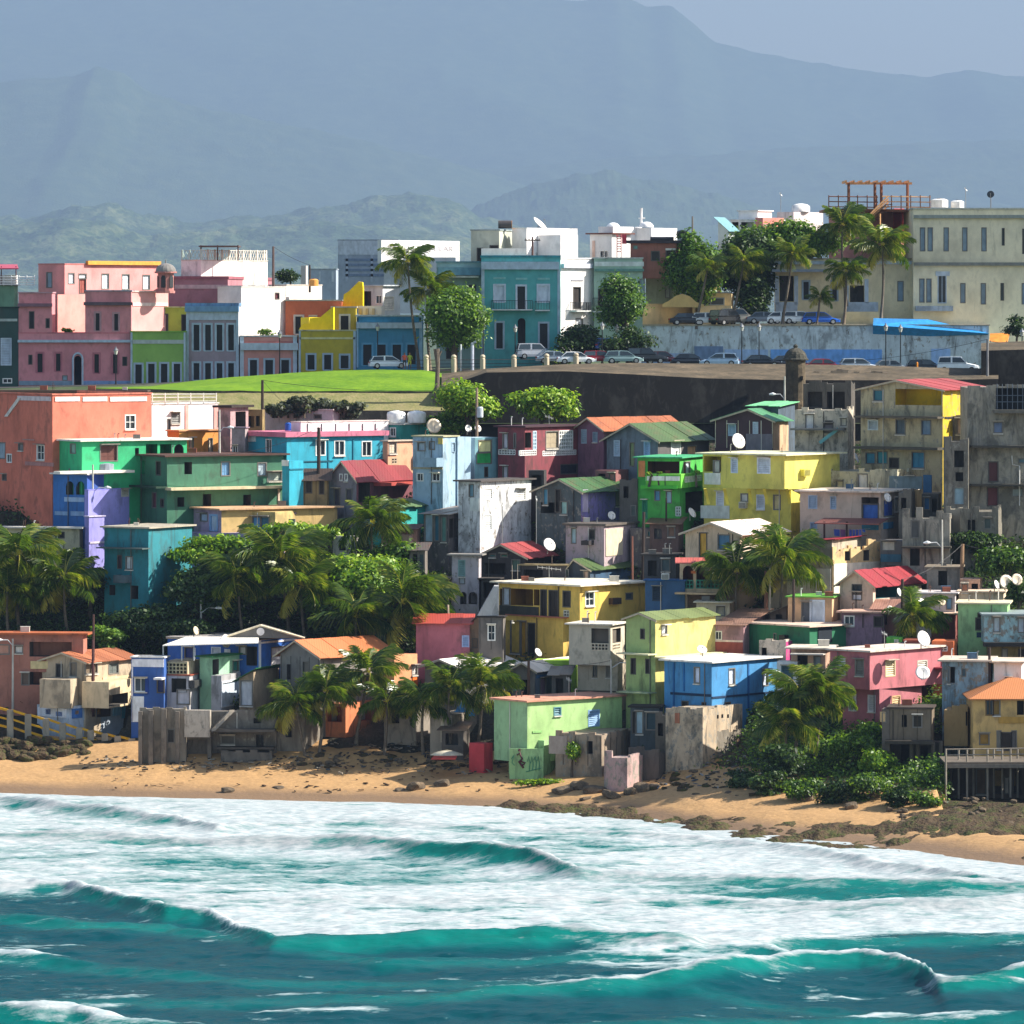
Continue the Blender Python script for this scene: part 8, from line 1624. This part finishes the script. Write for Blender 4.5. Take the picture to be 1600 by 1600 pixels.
# ------------------------------------------------------------------ beach: railing, rocks, reef, litter
rl = empty('beach_railing', W(100, 1150, 450), 'yellow edged concrete balustrade stepping down to the sand', 'railing')
RP = [(-40, 1096, 1130), (16, 1109, 1142), (44, 1116, 1150), (72, 1123, 1157), (98, 1130, 1164), (124, 1137, 1170), (142, 1141, 1172), (164, 1146, 1180), (184, 1150, 1188), (206, 1154, 1196)]
for i, (px, y0, y1) in enumerate(RP):
    Yr = groundY(px, 1152); c = W(px, y1+6, Yr); mb = MB(); mb.box(c.x-.28, c.x+.28, Yr-.15, Yr+.15, c.z-1.2, ZOF(y0, Yr)); rel(mb.build('post', paint('#8a8272', .5)), rl)
    if i:
        p = RP[i-1]; Yp = groundY(p[0], 1152)
        for fr, col, th in ((0, '#d9a41f', .10), (.42, '#e0a81f', .08), (.8, '#dba020', .10)):
            A, B_ = W(p[0]+3, p[1]+fr*(p[2]-p[1])+1, Yp+.02), W(px-3, y0+fr*(y1-y0)+1, Yr+.02); mb = MB(); mb.hexa([A+Vector((0,-.1,-th)), B_+Vector((0,-.1,-th)), B_+Vector((0,.1,-th)), A+Vector((0,.1,-th)), A+Vector((0,-.1,th)), B_+Vector((0,-.1,th)), B_+Vector((0,.1,th)), A+Vector((0,.1,th))]); rel(mb.build('rail', paint(col, .25)), rl)
mw = house('mural_wall', 'low yard wall painted with a blue and white mural', 58, 108, 206, 1104, 1130, a=6, Y=groundY(108, 1142), d=.4, col='#b9c6d6', dirt=.2, cat='wall', ws='L p 60 1106 104 1120 #e3e6ee;L p 72 1108 80 1116 #5f80c4;L p 88 1112 98 1119 #7f9ad0;R p 112 1107 128 1122 #3f6fb0;R p 150 1104 172 1120 #4a3c34;R p 176 1104 188 1118 #8fc0d8;R p 190 1102 204 1122 #3f90a8;R p 130 1108 150 1124 #a9bccb;R p 116 1110 122 1116 #e0a81f;R p 151 1108 156 1116 #e0a81f')
def rock_mesh(seed, k=2):
    bm = bmesh.new(); bmesh.ops.create_icosphere(bm, subdivisions=k, radius=1.0); r = np.random.default_rng(seed); off = r.random(3)*9
    for v in bm.verts:
        d = v.co.normalized(); n = float(fbm(np.array([d.x*1.4+off[0]+d.z]), np.array([d.y*1.4+off[1]-d.z]), 3)[0]); v.co = d*(.55+.9*n)
        for a in range(3): v.co[a] = max(-.8, min(.8, v.co[a]))
    me = bpy.data.meshes.new('boulder'); bm.to_mesh(me); bm.free(); return me
ROCKS = [rock_mesh(s) for s in range(7)]
for me in ROCKS: me.materials.append(M_BOULD)
ROCKS_D = [m.copy() for m in ROCKS]
for me in ROCKS_D: me.materials.clear(); me.materials.append(M_ROCK)
def beachY(px, py):
    Y = np.arange(385., 480., .25); zz = hillz(XOF(px, Y), Y); p = HY+F*(H-zz)/Y; j = np.nonzero(p <= py)[0]; return float(Y[j[0]])
def boulder(label, px, py, r, sq=.6, dark=False, group=None):
    Y = beachY(px, py); o = bpy.data.objects.new('boulder', rnd.choice(ROCKS_D if dark else ROCKS)); link(o); o.location = W(px, py, Y)+Vector((0, 0, r*.15)); o.scale = (r*rnd.uniform(.9, 1.5), r*rnd.uniform(.8, 1.2), r*sq*rnd.uniform(.8, 1.2)); o.rotation_euler = (rnd.uniform(-.3, .3), rnd.uniform(-.3, .3), rnd.uniform(0, 6.28)); tag(o, label, 'boulder', group)
for px, py, r, lb in ((356, 1238, .55, 'dark mossy boulder alone on the wet sand'), (436, 1233, .5, 'flat dark boulder beside the mossy one on the sand'), (880, 1238, .8, 'tan block boulder at the left of the pink ruin'), (905, 1232, .9, 'angular boulder below the boarded ruin'), (930, 1238, .9, 'long flat boulder under the pink ruin'), (955, 1245, .8, 'dark tipped boulder in front of the pink ruin'), (985, 1240, .7, 'brown boulder before the pink ruin corner'), (1003, 1234, .9, 'cube shaped tan boulder right of the pink ruin'), (1022, 1232, .6, 'small square tan boulder beside the cube shaped one'), (915, 1250, .45, 'upright dark stone on the sand below the ruins'), (1262, 1250, .7, 'sunlit white block at the end of the sand strip'), (1240, 1246, .5, 'brown stone next to the sunlit white block'), (1330, 1262, .6, 'shaded stone below the vine bank'), (650, 1232, .8, 'dark driftwood like rock on the sand below the red stall'), (690, 1228, .7, 'second dark rock on the sand below the red stall'), (625, 1236, .4, 'small dark stone left of the driftwood rocks')): boulder(lb, px, py, r)
for i in range(90):
    px = rnd.uniform(-30, 135); py = rnd.uniform(1158, 1188) if px < 90 else rnd.uniform(1164, 1180); boulder('dark boulder in the heap below the yellow edged balustrade', px, py, rnd.uniform(.3, .75), .7, True, 'dark boulders heaped below the balustrade')
for i in range(46):
    px = rnd.uniform(1380, 1600); py = rnd.uniform(1246, 1290); boulder('pale brown stone in the rubble below the timber deck', px, py, rnd.uniform(.14, .34), .7, False, 'rubble below the timber deck')
for i in range(70):
    px = rnd.uniform(430, 860); py = rnd.uniform(1178, 1200)+max(0, (px-700)*.12); boulder('broken concrete lump strewn under the beach palms and ruins', px, py, rnd.uniform(.15, .42), .7, rnd.random() < .5, 'broken concrete below the beach palms')
for i in range(40):
    px = rnd.uniform(985, 1190); py = rnd.uniform(1205, 1245); boulder('dark rubble lump on the bank between the ruins and vines', px, py, rnd.uniform(.15, .45), .7, rnd.random() < .6, 'rubble on the bank between ruins and vines')
def reef():
    nx, ny = 420, 46; u, v = np.meshgrid(np.linspace(0, 1, nx), np.linspace(0, 1, ny)); px = -40+u*1760
    wdt = np.interp(px, [-40, 0, 250, 330, 420, 640, 720, 820, 1000, 1200, 1400, 1600, 1720], [2.5, 2.5, 2.5, 1.2, .2, .2, 3, 6, 9, 11, 13, 15, 15])
    Y0 = np.interp(XOF(px, 440), _sX, _sY); 
    for _ in range(3): Y0 = shoreY(XOF(px, Y0))
    wb = np.interp(px, [-40, 1200, 1350, 1450, 1720], [.55, .55, .8, 1.5, 1.6]); Y = Y0-wdt*.55+v*wdt*(.55+wb); X = XOF(px, Y); n = fbm(X*.55, Y*.5, 5, .6); n2 = fbm(X*.12+5, Y*.2, 3)
    env = np.sin(v*math.pi)**.5*np.clip(wdt/6, 0, 1)
    Z = hillz(X, Y)*(Y > Y0)+env*((n-.36)*1.35+(n2-.5)*1.3)-.35*(1-env)-.25
    Z = np.minimum(Z, 2.4)
    return tag(link(bpy.data.objects.new('reef', gridmesh('reef', X, Y, Z, M_ROCK))), kind='structure')
reef()
def litter(label, px0, px1, py0, py1, n, seed, cols):
    """broken planks, plastic and palm litter strewn over a slope: one mass"""
    r = random.Random(seed); mb = MB(); mats = [flat(c, .8) for c in cols]
    for i in range(n):
        px, py = r.uniform(px0, px1), r.uniform(py0, py1); Y = groundY(px, py); c = W(px, py, Y)+Vector((0, 0, .12)); L, w_, t = r.uniform(.12, .6), r.uniform(.03, .12), r.uniform(.03, .12)
        a = r.uniform(0, 6.28); e1 = Vector((math.cos(a), math.sin(a), r.uniform(-.3, .3))); e2 = Vector((-math.sin(a), math.cos(a), r.uniform(-.2, .2))); up = Vector((0, 0, t))
        mb.hexa([c-e1*L/2-e2*w_, c+e1*L/2-e2*w_, c+e1*L/2+e2*w_, c-e1*L/2+e2*w_, c-e1*L/2-e2*w_+up, c+e1*L/2-e2*w_+up, c+e1*L/2+e2*w_+up, c-e1*L/2+e2*w_+up], r.randrange(len(mats)))
    o = mb.build('litter', mats); tag(o, label, 'litter', kind='stuff')
litter('planks and litter under the beach palms', 470, 780, 1160, 1212, 240, 3, ['#5a4c3c', '#3a342c', '#6f6454', '#3a464c', '#8f8678', '#2c2622'])
litter('rubbish on the bank between the ruins and the vines', 1000, 1240, 1180, 1235, 220, 4, ['#4f473e', '#2c2824', '#55534f', '#46586a', '#8f8f8c', '#3a3a34', '#2a261f'])
litter('rubbish along the foot of the sea wall and balustrade', 120, 470, 1184, 1204, 200, 9, ['#4a3f34', '#2c2822', '#6f6454', '#8f8678'])
litter('driftwood and weed on the open sand', 180, 860, 1195, 1240, 90, 5, ['#4a3826', '#2f261c', '#6a5238'])
tp = empty('tarpaulin', W(722, 1118, groundY(722, 1150)), 'bright blue tarpaulin behind the dark beach palm', 'tarpaulin'); Yt = groundY(722, 1150); mb = MB(); mb.sheet(W(704, 1120, Yt), W(742, 1118, Yt), W(738, 1094, Yt+1.5), W(722, 1096, Yt+1.5), .04); rel(mb.build('sheet', flat('#1f8fd0', .5)), tp)
b = house('concrete_shed', 'low grey concrete shed under the blue tarpaulin', 672, 706, 745, 1118, 1165, a=20, g=1180, d=3, col='#847a6c', dirt=.5, cat='shed', ws='L p 689 1119 694 1160 #b9ad98')
bt = empty('boat', W(698, 1180, groundY(698, 1200)), 'small pale upturned rowing boat beside the red stall', 'boat'); Yb = groundY(698, 1200); mb = MB(); c = W(698, 1180, Yb); k = 9; rg = []
for i in range(k):
    t = i/(k-1)*2-1; ww = .55*(1-abs(t)**2.2)+.03; kk = len(mb.v)
    for q in range(7): an = math.pi*q/6; mb.v.append((c.x+t*1.4, c.y-ww*math.cos(an), c.z+ww*.7*math.sin(an)))
    rg.append(kk)
for a, b_ in zip(rg[:-1], rg[1:]):
    for j in range(6): mb.f.append((a+j, a+j+1, b_+j+1, b_+j)); mb.m.append(0)
rel(mb.build('hull', flat('#cfc4ac', .6), smooth=True), bt); mb = MB(); mb.tube([c+Vector((-1.35, 0, .12)), c+Vector((0, 0, .44)), c+Vector((1.35, 0, .12))], .04, 6); rel(mb.build('keel', flat('#8a7f6a')), bt)
aw = empty('orange_awning', W(1562, 534, 552), 'orange awning above the stone bastion', 'awning'); mb = MB(); mb.sheet(W(1546, 533, 551), W(1574, 536, 551), W(1578, 520, 552.5), W(1547, 521, 552.5), .05); rel(mb.build('canvas', flat('#e08a30', .7)), aw)
for px in (1548, 1573): mb = MB(); mb.tube([W(px, 545, 551), W(px, 532, 551)], .05, 6); rel(mb.build('leg', flat('#6a6a6a')), aw)
for px, c, lb in ((1433, '#e08a1f', 'orange marker post between the black car and off roader'), (1338, '#e0801f', 'low orange barrier behind the silver hatchback')):
    o = empty('marker_post', W(px, 586, 539.8), lb, 'post'); mb = MB()
    if px > 1400: mb.lathe([(.1, -.2), (.1, 1.1), (.07, 1.16), (0, 1.18)], W(px, 584, 539.8), 8)
    else: A = W(px, 582, 539.8); mb.box(A.x-.4, A.x+.4, A.y, A.y+.12, A.z, A.z+.45); mb.box(A.x+.1, A.x+.25, A.y-.01, A.y+.13, A.z+.45, A.z+.7)
    rel(mb.build('shaft', flat(c)), o)
